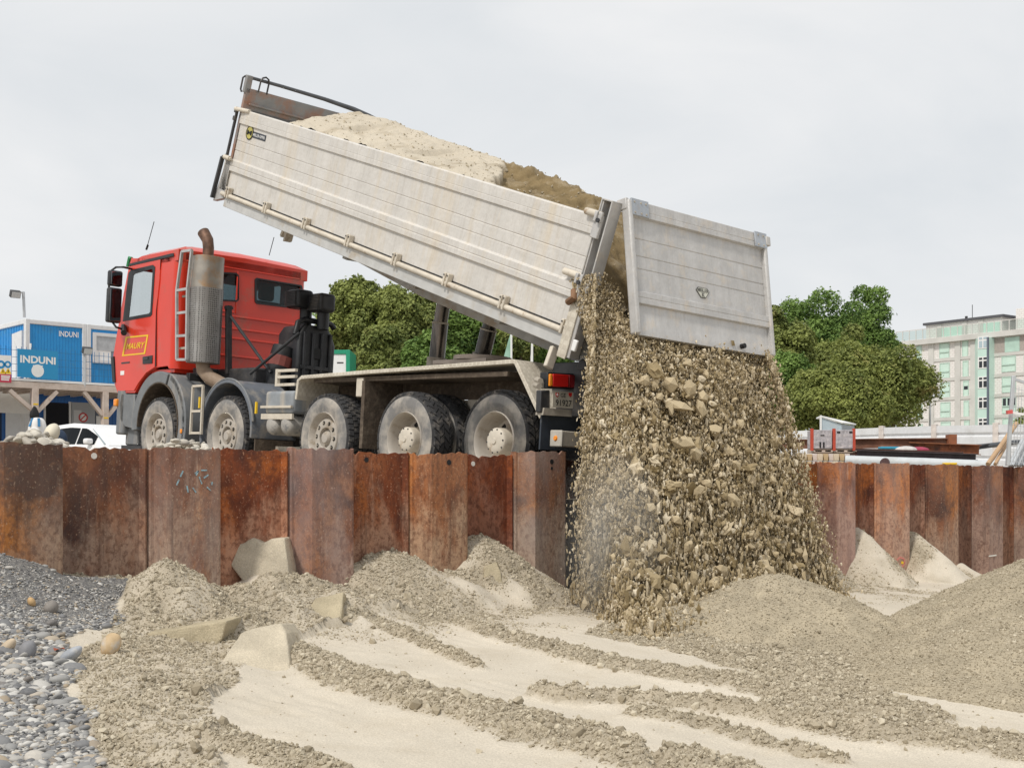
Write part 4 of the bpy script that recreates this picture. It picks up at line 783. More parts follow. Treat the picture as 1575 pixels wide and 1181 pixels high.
# little cut blocks and vertical scars left by the excavator: (corner px polygon, raise)
CUTS = [([(985, 1133), (1005, 1131), (1030, 1200), (1005, 1200)], -.10)]
CW = [([G(*p)[:2] for p in P_], h) for P_, h in CUTS]
ROUGHL = [W_(152, 965, 0, 2.6)[:2], W_(192, 925, 0, 1.95)[:2], W_(214, 893, 0, 1.42)[:2], W_(560, 900, 0, 1.3)[:2], W_(640, 930, 0, 2.2)[:2]]+[G(*p)[:2] for p in ((600, 960), (440, 985), (420, 1000), (335, 1075), (318, 1130), (320, 1200), (165, 1200), (130, 1100), (112, 1040))]
ROUGHR = [G(*p)[:2] for p in ((900, 975), (960, 940), (1120, 930), (1330, 962), (1310, 1000), (1380, 1060), (1440, 1105), (1330, 1085), (1240, 1065), (1140, 1030), (1060, 1008), (980, 990))]
def height(x, y, detail=True):
    z = zbase(x, y)+.025*fbm(x*.7, y*.7, 3, 5)
    rough = np.zeros(x.shape)
    n2 = .05*fbm(x*2.2, y*2.2, 3, 9)
    for P_, h in CW:
        xs = np.array([p[0] for p in P_]); ys = np.array([p[1] for p in P_]); qx, qy = x+.035*perlin(x*4, y*4, 2)+.010*perlin(x*13, y*13, 7), y+.035*perlin(x*4, y*4, 3)+.010*perlin(x*13, y*13, 8); m_ = sum(inpoly(qx+ox, qy+oy, P_).astype(float) for ox in (-.022, 0, .022) for oy in (-.022, 0, .022))/9; z = z+h*m_
    for P_, w0, w1, h in RW:
        d, t_ = polyd(x, y, P_); w = w0+(w1-w0)*t_; w = w*(1+.45*perlin(x*2.3, y*2.3, 4)+.25*perlin(x*7, y*7, 6)); q_ = np.exp(-(d/w)**2*1.3)*smooth(0, .08, t_+.02); z = z+h*q_; rough = np.maximum(rough, smooth(.22, .5, q_))
    for c in CONES:
        zc_ = conef(x, y, c, n2); m_ = zc_ > z; z = np.maximum(z, zc_); rough = np.where(m_, np.maximum(rough, smooth(-.25, .25, fbm(x*1.7, y*1.7, 2, 21))), rough)
    bank = smooth(-.02, .05, np.where(inpoly(x+.10*fbm(x*2, y*2, 2, 81), y+.10*fbm(x*2, y*2, 2, 83), ROUGHL), .1, -.1)); z = z+bank*(.10*fbm(x*2.6, y*2.6, 4, 85, .55)+.02); rough = np.maximum(rough, bank*(.58+.35*smooth(-.1, .3, fbm(x*1.9, y*1.9, 3, 87))))
    br_ = np.where(inpoly(x+.10*fbm(x*2, y*2, 2, 81), y+.10*fbm(x*2, y*2, 2, 83), ROUGHR), 1., 0.); z = z+br_*.03*fbm(x*3, y*3, 3, 89); rough = np.maximum(rough, br_)
    near = smooth(1.9, .0, np.abs(x-1.4))*smooth(5.5, 4.5, np.abs(y+.5)); rough = np.maximum(rough, near*smooth(-.3, .2, fbm(x*1.4, y*1.4, 3, 31)))
    gb_ = gbank(x, y)+n2*.5; z = np.where(y < -3.4, np.maximum(z, gb_), z)
    if detail: d1_, _q = polyd(x, y, RW[0][0]); z = z+.0030*np.sin(d1_*55+2*fbm(x*.8, y*.8, 2, 95))*smooth(-.1, .3, fbm(x*.9, y*.9, 2, 97))*(1-np.clip(rough, 0, 1))
    if detail: z = z+rough*(.034*fbm(x*9, y*9, 3, 41, .62))+.0035*fbm(x*25, y*25, 2, 51)
    return z, rough
def H1(x, y): a, b = height(np.array([float(x)]), np.array([float(y)])); return float(a[0])
def axis(lo, f0, f1, hi, step, growth=1.25):
    a = list(np.arange(f0, f1, step)); s = step; v_ = a[-1]
    while v_ < hi: s *= growth; v_ += s; a.append(v_)
    s = step; v_ = f0; b = []
    while v_ > lo: s *= growth; v_ -= s; b.append(v_)
    return np.array(b[::-1]+a)
def grid_mesh(name, X, Y, Z, mt, keep=None, attrs=None, smoothf=True):
    nx, ny = X.shape; idx = np.arange(nx*ny).reshape(nx, ny)
    F = np.stack([idx[:-1, :-1], idx[1:, :-1], idx[1:, 1:], idx[:-1, 1:]], -1).reshape(-1, 4)
    V = np.stack([X, Y, Z], -1).reshape(-1, 3)
    if keep is not None:
        kf = keep.reshape(-1)[F].any(1); F = F[kf]; used = np.unique(F); re_ = np.full(nx*ny, -1); re_[used] = np.arange(len(used)); F = re_[F]; V = V[used]
        if attrs: attrs = {k_: v_.reshape(-1)[used] for k_, v_ in attrs.items()}
    o = np_mesh(name, V, F, mt, smooth=smoothf)
    for k_, v_ in (attrs or {}).items():
        at = o.data.attributes.new(k_, 'FLOAT', 'POINT'); at.data.foreach_set('value', np.asarray(v_, np.float32).ravel())
    return o
def sand_mat(name, dry, damp, attr=None, bs=1.):
    m_, n_, p_ = nodes(name); big = ramp(n_, nz(n_, 1.1, 4), [(.35, np.array(dry)*.94), (.65, np.minimum(np.array(dry)*1.05, 1))])
    dm = ramp(n_, nz(n_, 5, 5, .6), [(.3, np.array(damp)*.80), (.7, np.array(damp)*1.15)])
    if attr:
        a = n_.nodes.new('ShaderNodeAttribute'); a.attribute_name = attr; k_ = mixc(n_, a.outputs['Fac'], big, dm)
        st_ = ramp(n_, nz(n_, 3.2, 6, .65), [(.5, 0), (.72, .55)]); k_ = mixc(n_, st_, k_, (.52, .455, .355)); g_ = n_.nodes.new('ShaderNodeAttribute'); g_.attribute_name = 'gravel'; gr = ramp(n_, nz(n_, 40, 5, .75), [(.32, (.06, .06, .065)), (.5, (.17, .165, .16)), (.7, (.34, .32, .29))]); k_ = mixc(n_, g_.outputs['Fac'], k_, gr)
    else: k_ = dm
    gn = ramp(n_, nz(n_, 130, 2), [(.35, .86), (.65, 1.08)]); k_ = mixc(n_, 1., k_, gn, 'MULTIPLY'); n_.links.new(k_, p_.inputs['Base Color']); p_.inputs['Roughness'].default_value = .95; p_.inputs['Specular IOR Level'].default_value = .12
    a1 = nz(n_, 55*bs, 5, .65); bump(n_, p_, a1, .55 if attr is None else .35, .02); return m_
DRY, DAMP = (.60, .54, .445), (.40, .345, .26)
SANDM = sand_mat('pit_sand', DRY, DAMP, 'rough'); CRUMB = sand_mat('crumbly_sand', DRY, (.43, .37, .27))
xs = axis(.35, 1.02, 7.4, 60, .022); ys = axis(-70, -7.4, 6.2, 90, .024, 1.09)
GX, GY = np.meshgrid(xs, ys, indexing='ij'); GZh, GR = height(GX, GY)
gmask = np.where(inpoly(GX+.12*fbm(GX*2, GY*2, 3, 61), GY+.12*fbm(GX*2, GY*2, 3, 63), GZ), 1., 0.)
gx_ = np.gradient(GZh, axis=0)/np.gradient(GX, axis=0); gy_ = np.gradient(GZh, axis=1)/np.gradient(GY, axis=1); GD = np.maximum(GR, .9*smooth(.9, 1.6, np.hypot(gx_, gy_)))
pit = grid_mesh('pit_floor', GX, GY, GZh, SANDM, attrs={'rough': GD, 'gravel': gmask}); tag(pit, kind='structure')
# the upper yard behind the wall, one sheet to the horizon
xa = -axis(-1.17, 1.17+.0, 14, 900, .5, 1.2)[::-1]; xa = np.array(sorted(set([WI-.03]+[v_ for v_ in xa if v_ < WI-.1]))); ya = axis(-700, -20, 30, 700, 1.0, 1.2)
YX, YY = np.meshgrid(xa, ya, indexing='ij')
def yardz(x, y): return -.10+.040*np.clip(-x, 0, 9)*smooth(7, 3, np.abs(y-1))-.03*smooth(-2, -12, x)+.03*fbm(x*.3, y*.3, 3, 71)
YZ = yardz(YX, YY)
tag(grid_mesh('yard_ground', YX, YY, YZ, mat('trodden_earth', (.34, .30, .24), .95, var=.2, scale=1.5, dirt=(.22, .19, .15), dirt_amt=.4, dscale=.7, bmp=.5, bscale=12)), kind='structure')
# ================================================================== heaps, crumbs, gravel
def heap(name, label, cones, seed, step=.022, ampl=.02, warp=.10):
    xs_ = np.arange(1.5, 8.6, step); ys_ = np.arange(-4.5, 6.5, step); X, Y = np.meshgrid(xs_, ys_, indexing='ij'); g0, _ = height(X, Y, False)
    Z = np.full(X.shape, -9.); n_ = warp*fbm(X*1.3, Y*1.3, 3, seed)
    for c in cones: Z = np.maximum(Z, conef(X, Y, c, n_))
    Z += ampl*fbm(X*11, Y*11, 3, seed+7, .62); keep = Z > g0-.015
    o = grid_mesh(name, X, Y, np.where(keep, Z, np.minimum(Z, g0-.02)), CRUMB, keep=keep); tag(o, label, 'sand pile'); return (X, Y, Z, keep)
pc = G2(1760, 790, 9.6); pc2 = G2(1600, 900, 8.3)
p1_ = heap('sand_pile', 'large crumbly grey-beige sand pile rising out of the frame, apart from the falling load', [(pc[0], pc[1], pc[2]-.03, .50, 1, 1, .2), (pc2[0], pc2[1], pc2[2]-.22, .36, 1, 1, .3)], 81, ampl=.012, warp=.05)
hc_ = G2(1190, 886, 10.4); hd_ = G2(1060, 935, 10.2)
p2_ = heap('sand_heap', 'low fresh sand heap growing at the foot of the falling load', [(hc_[0], hc_[1], hc_[2], .46, 1.0, 1.0, .20), (hd_[0], hd_[1], hd_[2]-.02, .40, 1, .9, .25)], 91)
def top_z(x, y):
    z, r = height(x, y)
    for X, Y, Z, K in (p1_, p2_):
        i = np.clip(((x-X[0, 0])/(X[1, 0]-X[0, 0])).round().astype(int), 0, X.shape[0]-1); j = np.clip(((y-Y[0, 0])/(Y[0, 1]-Y[0, 0])).round().astype(int), 0, X.shape[1]-1)
        ins_ = (x > X[0, 0]) & (x < X[-1, 0]) & (y > Y[0, 0]) & (y < Y[0, -1]) & K[i, j] & (Z[i, j] > z); r = np.where(ins_, 1.2, r); z = np.where(ins_, Z[i, j], z)
    return z, r
def visible(x, y, z, m_=440):
    d = np.stack([x, y, z], -1)-CAM; Y_ = d @ FWD; px = 787+2000*(d @ RGT)/Y_; py = 750-2000*d[:, 2]/Y_; return (px > -m_-60) & (px < 1575+m_+60) & (py < 1181+m_+60) & (Y_ > 1)
clm, cln, clp = nodes('sand_clods'); gi = cln.nodes.new('ShaderNodeNewGeometry')
kc = ramp(cln, gi.outputs['Random Per Island'], [(0, (.30, .255, .185)), (.5, (.42, .365, .272)), (1, (.56, .50, .39))]); cln.links.new(kc, clp.inputs['Base Color']); clp.inputs['Roughness'].default_value = .95; clp.inputs['Specular IOR Level'].default_value = .1
bump(cln, clp, nz(cln, 70, 3), .35, .01)
n_ = 1700000; cx = 1.2+RNG.random(n_)*7.6; cy = -8+RNG.random(n_)*17.6; czv, cr_ = top_z(cx, cy); gk = np.where(inpoly(cx, cy, GZ), 0, 1)
D_ = (np.stack([cx, cy], -1)-CAM[:2]) @ FWD[:2]
acc = np.where(cr_ > 1.1, .85, np.clip(cr_, 0, 1)**1.4*1.0+.0025)*gk*np.clip(8.5/D_, 0, 1)**1.2
s_ = (RNG.random(n_) < acc) & visible(cx, cy, czv); cx, cy, czv, cr_ = cx[s_], cy[s_], czv[s_], cr_[s_]
sz = .0062*np.exp(.45*RNG.normal(size=len(cx)))*np.where(cr_ > 1.1, .78, 1.15); inl = (cy < -2.2) & (cr_ < 1.1) & inpoly(cx, cy, ROUGHL); nearw = (cx < 2.3) & (cr_ < 1.1); inr = (cr_ < 1.1) & inpoly(cx, cy, ROUGHR); sz *= np.where(inl, .60, np.where(inr, .62, np.where(nearw, .66, .58))); sz *= np.where(RNG.random(len(cx)) < .035, np.where(cr_ > 1.1, 1.6, 2.1), 1); sz = sz.clip(.0025, .034)
big_ = sz > .0105; Pc = np.stack([cx, cy, czv+sz*.25], -1); V_, F_ = lumps(Pc[big_], sz[big_], .32, (1, 1, .8)); V2_, F2_ = lumps(Pc[~big_], sz[~big_]*1.15, .35, (1, 1, .8), tiny=True); F_ = np.concatenate([F_, F2_+len(V_)]); V_ = np.concatenate([V_, V2_]); crumbs = np_mesh('sand_crumbs', V_, F_, clm); tag(crumbs, kind='stuff', label='loose crumbs of damp sand along the ridges and heaps', cat='sand')
# bigger broken blocks of sand, each one its own thing
slm = sand_mat('cut_sand', DRY, (.46, .395, .275)); slp = sand_mat('pale_cut_sand', DRY, (.55, .485, .375))
ctx = bpy.data.textures.new('lump', 'CLOUDS'); ctx.noise_scale = .12
def slab(pl, D, dep, lean, lb, m_, drop=.10, disp=.03):
    D0 = np.mean([np.linalg.norm(G(*p)[:2]-CAM[:2]) for p in pl[-2:]]) if D is None else D
    fr = [BG(px, py, D0) for px, py in pl]; z0 = min(p[2] for p in fr); F_ = [Vector(p)+Vector(FWD)*((p[2]-z0)*lean) for p in fr]; B_ = [p+Vector(FWD)*dep-Vector((0, 0, drop*(p.z-z0+.1)/.3)) for p in F_]
    n = len(F_); c = sum(F_, Vector())/n; V = [p-c for p in F_+B_]; m = MB(); m.add(V, [tuple(range(n)), tuple(range(2*n-1, n-1, -1))]+[(i, (i+1) % n, n+(i+1) % n, n+i) for i in range(n)]); o = m.build('sand_block', m_, bevel=.012, seg=2); o.location = c
    s1 = o.modifiers.new('s', 'SUBSURF'); s1.subdivision_type = 'SIMPLE'; s1.levels = s1.render_levels = 4; d1 = o.modifiers.new('d', 'DISPLACE'); d1.texture = ctx; d1.strength = disp; d1.mid_level = .5; d1.texture_coords = 'GLOBAL'; tag(o, lb, 'sand block', 'broken sand blocks on the pit floor')
slab([(220, 975), (255, 969), (345, 956), (338, 985), (318, 1014), (290, 1026), (255, 1012), (234, 996)], 7.85, .75, .25, 'dark wedge-shaped cut in the sand bank, pointing down like a V, left of the centre', slm, .02, .02)
slab([(300, 1078), (338, 990), (352, 984), (402, 976), (414, 990), (446, 1066)], 7.0, .45, 1.7, 'pale ramp of pressed sand with a bright flat top, beside the wedge-shaped cut', slp, .03, .012)
slab([(428, 1002), (470, 928), (514, 918), (518, 985), (470, 1004)], 8.75, .30, 1.3, 'smooth olive sand slab tilted on the rough slope under the second axle', slm, .05, .02)
slab([(345, 836), (358, 830), (366, 838), (382, 828), (398, 836), (410, 830), (432, 828), (443, 884), (424, 912), (372, 895), (349, 868)], 9.85, .35, .35, 'large smooth sand slab slumped in the recess between two sheet piles, with a ragged top', slp, .0, .015)
slab([(786, 907), (838, 905), (832, 898), (800, 893)], None, .3, .5, 'thin dark sand slab at the foot of the grey-brown sheet pile', slm)
slab([(742, 872), (765, 862), (775, 908), (746, 914)], 11.0, .3, .4, 'narrow tall sand slab on the slope beneath the fourth axle', slm)
slab([(540, 965), (560, 940), (572, 948), (552, 968)], None, .12, .5, 'small leaning sand slab on the rough slope, front of the tilted olive slab', slm)
BLK = [((425, 1020), .05), ((452, 1010), .035), ((478, 915), .05), ((628, 948), .045), ((795, 918), .05)]
LBL = ['angular damp sand block at the head of the broad crumbly ridge', 'small upright sand block just behind the angular one on the ridge', 'greyish sand block below the purplish sheet pile', 'pale cracked sand block lying where two smooth tracks begin', 'small sand block beneath the deep red recessed pile']
for ((px, py), r), lb in zip(BLK, LBL):
    p = G(px, py); z = H1(p[0], p[1]); v_, f_ = lumps([(p[0], p[1], z+r*.45)], [r], .28, (1.1, .8, .9), True); o = np_mesh('sand_block', v_, f_, CRUMB); tag(o, lb, 'sand block', 'broken sand blocks on the pit floor')
# gravel
pbm, pbn, pbp = nodes('river_pebbles'); gi = pbn.nodes.new('ShaderNodeNewGeometry')
kc = ramp(pbn, gi.outputs['Random Per Island'], [(0, (.12, .122, .128)), (.25, (.21, .21, .212)), (.48, (.32, .315, .30)), (.66, (.44, .42, .385)), (.82, (.60, .585, .55)), (.93, (.38, .30, .20)), (1, (.16, .15, .145))]); kc = mixc(pbn, ramp(pbn, nz(pbn, 60, 4), [(.4, 0), (.75, .35)]), kc, (.30, .29, .28)); pbn.links.new(kc, pbp.inputs['Base Color']); pbp.inputs['Roughness'].default_value = .6; pbp.inputs['Specular IOR Level'].default_value = .35
def pebbles(name, x, y, z, s, label, jag=.12, fine=True):
    P_ = np.stack([x, y, z], -1); n = len(P_); bv, bf = (ICO2_V, ICO2_F) if fine else (ICO_V, ICO_F); k_ = len(bv)
    V = np.repeat(bv[None], n, 0)*(1+jag*(RNG.random((n, k_, 1))*2-1)*.6); sc = np.stack([1.15+.25*RNG.random(n), .85+.2*RNG.random(n), .5+.25*RNG.random(n)], -1); V = V*sc[:, None]
    a = RNG.random(n)*2*pi; c_, s__ = np.cos(a), np.sin(a); tl = RNG.normal(size=n)*.35; X = V[..., 0]*c_[:, None]-V[..., 1]*s__[:, None]; Y = V[..., 0]*s__[:, None]+V[..., 1]*c_[:, None]; Z = V[..., 2]+X*tl[:, None]
    V = np.stack([X, Y, Z], -1)*s[:, None, None]+P_[:, None]; F = (bf[None]+(np.arange(n)*k_)[:, None, None]).reshape(-1, 3)
    o = np_mesh(name, V.reshape(-1, 3), F, pbm, smooth=True); tag(o, label, 'gravel', kind='stuff'); return o
n_ = 210000; gx = 1.3+RNG.random(n_)*5.6; gy = -10.5+RNG.random(n_)*7.1; gz, _ = height(gx, gy, False); inz = inpoly(gx+.12*fbm(gx*2, gy*2, 3, 61), gy+.12*fbm(gx*2, gy*2, 3, 63), GZ)
inz &= RNG.random(n_) < .9; s_ = inz & visible(gx, gy, gz, 440); gx, gy, gz = gx[s_], gy[s_], gz[s_]
coarse = smooth(2.0, 2.7, gx+.25*fbm(gx*1.5, gy*1.5, 2, 101)); pk = smooth(-.3, .25, fbm(gx*2.2, gy*2.2, 3, 141)); sz = (.0050+.0085*coarse)*(.62+.5*pk)*np.exp(.38*RNG.normal(size=len(gx)))*(1-.35*smooth(1.9, 1.6, gx)*smooth(-5.2, -4.6, gy)); sz *= np.where(RNG.random(len(gx)) < .02, 2.6, 1); sz = sz.clip(.004, .045)
kk_ = RNG.random(len(gx)) < np.clip(.0085/sz, .35, 1.); gx, gy, gz, sz = gx[kk_], gy[kk_], gz[kk_], sz[kk_]
pebbles('gravel', gx, gy, gz+sz*.10, sz, 'bank of rounded grey and pale river gravel')
COB = [(138, 912, .075, 'pale grey cobble standing upright on the fine dark gravel', (.46, .44, .41)), (62, 950, .075, 'long pale cobble lying where gravel meets coarse pebbles', (.50, .48, .44)), (170, 1012, .062, 'orange-tan stone at the edge of the sand slope', (.52, .38, .22)), (42, 1008, .055, 'dark grey cobble among the pale coarse pebbles', (.20, .20, .21)), (108, 1020, .05, 'blue-grey rounded cobble near the orange stone', (.33, .35, .38)), (25, 868, .055, 'grey-green cobble close to the sheet piles', (.33, .34, .32)), (78, 895, .045, 'brown and dark cobble beside the blue-grey ones on the upper bank', (.22, .20, .18)), (48, 890, .032, 'small ochre stone on the upper gravel bank', (.50, .33, .16)), (88, 900, .04, 'slate-blue stone half buried in the fine gravel', (.25, .28, .33)), (10, 1020, .05, 'tan stone at the picture edge among pebbles', (.52, .42, .30)), (90, 973, .05, 'pale rounded cobble beside the long pale one', (.56, .53, .48))]
for px, py, r, lb, c in COB:
    p = G(px, py)
    for _ in range(12):
        p = W_(px, py, 2, H1(p[0], p[1]))
    v_, f_ = lumps([(0, 0, 0)], [r], .07, (1.25, .85, .75), True); v_ = v_+np.array([p[0], p[1], H1(p[0], p[1])+r*.5]); o = np_mesh('cobble', v_, f_, mat('cobble_stone', c, .65, var=.15, scale=14, dirt=(.5, .47, .42), dirt_amt=.2, dscale=12), smooth=True); m_ = o.modifiers.new('s', 'SUBSURF'); m_.levels = 1; m_.render_levels = 1; tag(o, lb, 'stone', 'larger stones on the gravel bank')
lp_ = G(90, 1027); v_ = np.array([(-.035, 0, 0), (-.01, .03, .012), (.02, .028, .004), (.036, .0, .015), (.012, -.03, .0), (-.015, -.026, .014)]); lp_[2] = H1(lp_[0], lp_[1])+.03
MB().add([tuple(p_) for p_ in v_]+[(0, 0, .006)], [(0, 1, 6), (1, 2, 6), (2, 3, 6), (3, 4, 6), (4, 5, 6), (5, 0, 6)]).build('fallen_leaf', flat('red_brown_leaf', (.30, .07, .03), .7), mtx=Matrix.Translation(Vector(lp_))); tag(bpy.data.objects['fallen_leaf'], 'red-brown fallen leaf on the pale pebbles', 'leaf')
# stone heaps on top of the wall
PALEST = pbm.copy(); PALEST.name = 'pale_stones'
for nd in PALEST.node_tree.nodes:
    if nd.type == 'VALTORGB' and len(nd.color_ramp.elements) > 4:
        for el, c_ in zip(nd.color_ramp.elements, ((.34, .31, .27), (.50, .46, .39), (.58, .54, .46), (.64, .59, .50), (.68, .64, .56), (.42, .38, .32), (.3, .28, .25))): el.color = (*c_, 1)
def stone_heap(px0, px1, py_top, py_base, D, lb, n=160, rr=.05):
    a = G2(px0, py_base, D); b = G2(px1, py_base, D); hgt = (py_base-py_top)/2000*D; t_ = RNG.random(n)*2-1; w_ = RNG.random(n); dep = RNG.normal(size=n)*.12
    c = (a+b)/2; h_ = (b-a)/2; P_ = c+t_[:, None]*h_; P_ = P_+dep[:, None]*FWD; P_[:, 2] += (hgt*(1-np.abs(t_)**1.6)*w_**.6)-rr*.3
    o = pebbles('stone_heap', P_[:, 0], P_[:, 1], P_[:, 2], rr*np.exp(.3*RNG.normal(size=n)).clip(.5, 1.6), lb, .25); del o['kind']; o.data.materials[0] = PALEST; tag(o, lb, 'stone heap')
stone_heap(5, 98, 664, 690, 9.6, 'heap of pale stones on the wall top in front of the bulk bag', 170, .032)
stone_heap(236, 330, 676, 694, 10.3, 'low heap of pale stones on the wall top beside the front truck wheel', 130, .026)
p = G2(79, 667, 9.9); v_, f_ = lumps([(0, 0, 0)], [.09], .05, (1.0, .9, .95), True); o = np_mesh('boulder', v_+p, f_, mat('cream_stone', (.62, .57, .46), .7), smooth=True); o.modifiers.new('s', 'SUBSURF').render_levels = 1; tag(o, 'rounded cream boulder on top of the stone heap', 'stone')
# ================================================================== the load and the falling sand
LOADM = sand_mat('load_sand', (.55, .49, .395), (.23, .17, .09), 'rough')
bx = np.linspace(-7.0, .25, 300); by = np.linspace(.065, BWD-.065, 90); LX, LY = np.meshgrid(bx, by, indexing='ij')
cr_px = [(505, 176), (545, 172), (600, 187), (660, 209), (700, 222), (740, 236), (780, 250), (820, 263), (850, 274), (880, 287), (905, 301), (925, 325)]
cp_ = np.array([B(px, py, 1, 1.25) for px, py in cr_px]); cxs = np.concatenate([[-7.0, -6.6], cp_[:, 0], [.05, .3]]); czs = np.concatenate([[.75, 1.0], cp_[:, 2], [.75, .45]]); o_ = np.argsort(cxs); crest = np.interp(LX, cxs[o_], czs[o_])
xcut = B(765, 268, 1, .6)[0]
edge_n = np.interp(LX, [-7, -6.6, -5.9, -2, -.6, 0, .3], [.6, 1.0, 1.25, 1.25, 1.22, .8, .4]); edge_f = np.minimum(crest, np.interp(LX, [-7, -6, 0, .3], [.8, 1.2, 1.2, .5]))
u_ = np.clip(LY/1.25, 0, 1); w_ = np.clip((LY-1.25)/(BWD-1.25), 0, 1)
xc0 = B(755, 286, 1, .07)[0]; xc1 = B(778, 250, 1, 1.25)[0]; cutm = smooth(-.02, .05, LX+.13*fbm(LX*3, LY*4, 4, 131, .6)-(xc0+(xc1-xc0)*(LY-.07)/1.18))
shape = u_**.8*(1-cutm)+(.85*u_**4+.10*u_)*cutm
LZ = np.where(LY < 1.25, edge_n+(crest-edge_n)*shape, crest+(edge_f-crest)*w_**1.5)
for px, py, r in ((553, 215, .35), (668, 230, .42), (700, 232, .25)):
    c = B(px, py, 1, .7); d = np.hypot(LX-c[0]-.1, (LY-c[1])*.8); LZ -= .10*smooth(r, .0, d)*np.where(LX > c[0]-.05, 1, .15)
LZ += .026*fbm(LX*6, LY*6, 4, 111, .65)*(1+cutm)+.045*cutm*fbm(LX*7, LY*1.2, 4, 113, .6)+.02*(1-cutm)*np.abs(fbm(LX*2.5, LY*4, 3, 117))
lo_ = grid_mesh('sand_load', LX, LY, np.maximum(LZ, .185), LOADM, attrs={'rough': np.clip(cutm+.35*smooth(.2, .5, fbm(LX*2.5, LY*2.5, 2, 115)), 0, 1), 'gravel': LX*0}); lo_.matrix_world = BM
nq = 5200; qi = RNG.integers(8, 285, nq); qj = RNG.integers(1, 88, nq); ok_ = (RNG.random(nq) < np.where(cutm[qi, qj] > .5, .25, .35)); qi, qj = qi[ok_], qj[ok_]; qs = .0062*np.exp(.45*RNG.normal(size=len(qi))).clip(.4, 2.5)
v_, f_ = lumps(np.stack([bx[qi]+RNG.random(len(qi))*.02, by[qj]+RNG.random(len(qi))*.02, np.maximum(LZ, .185)[qi, qj]+qs*.3], -1), qs, .35); lc_ = np_mesh('load_crumbs', v_, f_, clm, lo_); tag(lo_, 'heaped load of pale sand lying in the raised bed', 'sand', kind='stuff')
# surface of the falling sand, surveyed as a net of points (pixel, distance plane x)
NET = [[(908, 420, 1.45), (935, 430, 1.42), (965, 480, 1.35), (1075, 500, 1.40), (1150, 520, 1.40)],
       [(906, 540, 1.55), (940, 545, 1.72), (985, 530, 1.86), (1090, 545, 1.90), (1188, 560, 1.85)],
       [(903, 660, 1.75), (930, 660, 2.05), (985, 660, 2.25), (1100, 655, 2.25), (1216, 650, 2.0)],
       [(903, 790, 1.95), (925, 795, 2.35), (975, 800, 2.70), (1110, 790, 2.60), (1251, 775, 2.15)],
       [(910, 925, 2.10), (945, 962, 2.8), (992, 1000, 3.45), (1130, 935, 2.9), (1293, 925, 2.30)]]
NP_ = np.array([[W_(px, py, 0, x) for px, py, x in r] for r in NET])
def cat1(P_, t):
    n = P_.shape[0]-1; t = np.clip(t, 0, .99999)*n; i = t.astype(int); f = (t-i)[:, None]; g = lambda j: P_[np.clip(j, 0, n), np.arange(len(t))] if P_.ndim == 3 else P_[np.clip(j, 0, n)]
    a, b, c, d = g(i-1), g(i), g(i+1), g(i+2); return .5*((2*b)+(-a+c)*f+(2*a-5*b+4*c-d)*f**2+(-a+3*b-3*c+d)*f**3)
def fall(s, t):
    rows = np.stack([cat1(NP_[r], s) for r in range(NP_.shape[0])]); return cat1(rows, t)
ns, nt_ = 220, 260; S_, T_ = np.meshgrid(np.linspace(0, 1, ns), np.linspace(0, 1, nt_), indexing='ij'); FP = fall(S_.ravel(), T_.ravel()).reshape(ns, nt_, 3)
du = np.gradient(FP, axis=0); dv = np.gradient(FP, axis=1); NN = np.cross(dv, du); NN /= np.linalg.norm(NN, axis=2, keepdims=True)+1e-9; sgn = np.sign((NN*(CAM-FP)).sum(2, keepdims=True)); NN *= sgn
rgh = .075*fbm(S_*8, T_*2.6, 3, 119, .5)+.055*fbm(S_*16, T_*14, 3, 121, .6)+.03*np.abs(fbm(S_*34, T_*26, 2, 123)); edge_ = smooth(0, .06, S_)*smooth(1, .96, S_)
FPd = FP+NN*((rgh*1.4-.19)*1.0)[..., None]
fm, fn_, fpp = nodes('falling_sand'); kf = ramp(fn_, nz(fn_, 9, 6, .65, (1, 1, .45)), [(.3, (.09, .07, .04)), (.5, (.20, .16, .10)), (.75, (.36, .30, .20))]); fn_.links.new(kf, fpp.inputs['Base Color']); fpp.inputs['Roughness'].default_value = .95; fpp.inputs['Specular IOR Level'].default_value = .1; bump(fn_, fpp, nz(fn_, 45, 5, .7, (1, 1, .5)), .9, .03)  # backing surface coloured darker than the clods, painting shade into the gaps between
fcm, fcn, fcp = nodes('falling_clods'); gi = fcn.nodes.new('ShaderNodeNewGeometry'); kc = ramp(fcn, gi.outputs['Random Per Island'], [(0, (.22, .165, .085)), (.4, (.40, .32, .195)), (.75, (.54, .45, .31)), (1, (.68, .60, .46))]); fcn.links.new(kc, fcp.inputs['Base Color']); fcp.inputs['Roughness'].default_value = .95; fcp.inputs['Specular IOR Level'].default_value = .1; bump(fcn, fcp, nz(fcn, 70, 3), .4, .01)
idx = np.arange(ns*nt_).reshape(ns, nt_); Fq = np.stack([idx[:-1, :-1], idx[1:, :-1], idx[1:, 1:], idx[:-1, 1:]], -1).reshape(-1, 4)
tri = np.concatenate([Fq[:, [0, 1, 2]], Fq[:, [0, 2, 3]]])
def scat(n, size, jag, off, smin=0., smax=1., tmin=0., tmax=1., dens=None, fine=False, st=None, sprd=.04, flatv=(1, 1, 1), tiny=False):
    s = smin+(smax-smin)*RNG.random(n); t = tmin+(tmax-tmin)*RNG.random(n)
    if dens is not None: k_ = RNG.random(n) < dens(s, t); s, t = s[k_], t[k_]
    P_ = fall(s, t); i = (s*(ns-1)).astype(int); j = (t*(nt_-1)).astype(int); N_ = NN[i, j]; sz_ = size(s, t, len(s))
    P_ = P_+N_*((rgh[i, j]-.10)*.8+off+RNG.normal(size=len(s))*sprd)[:, None]; P_[:, 2] = np.maximum(P_[:, 2], zbase(P_[:, 0], P_[:, 1])+.01)
    return lumps(P_, sz_, jag, flatv, fine, None if st is None else st(s, t, len(s)), tiny)
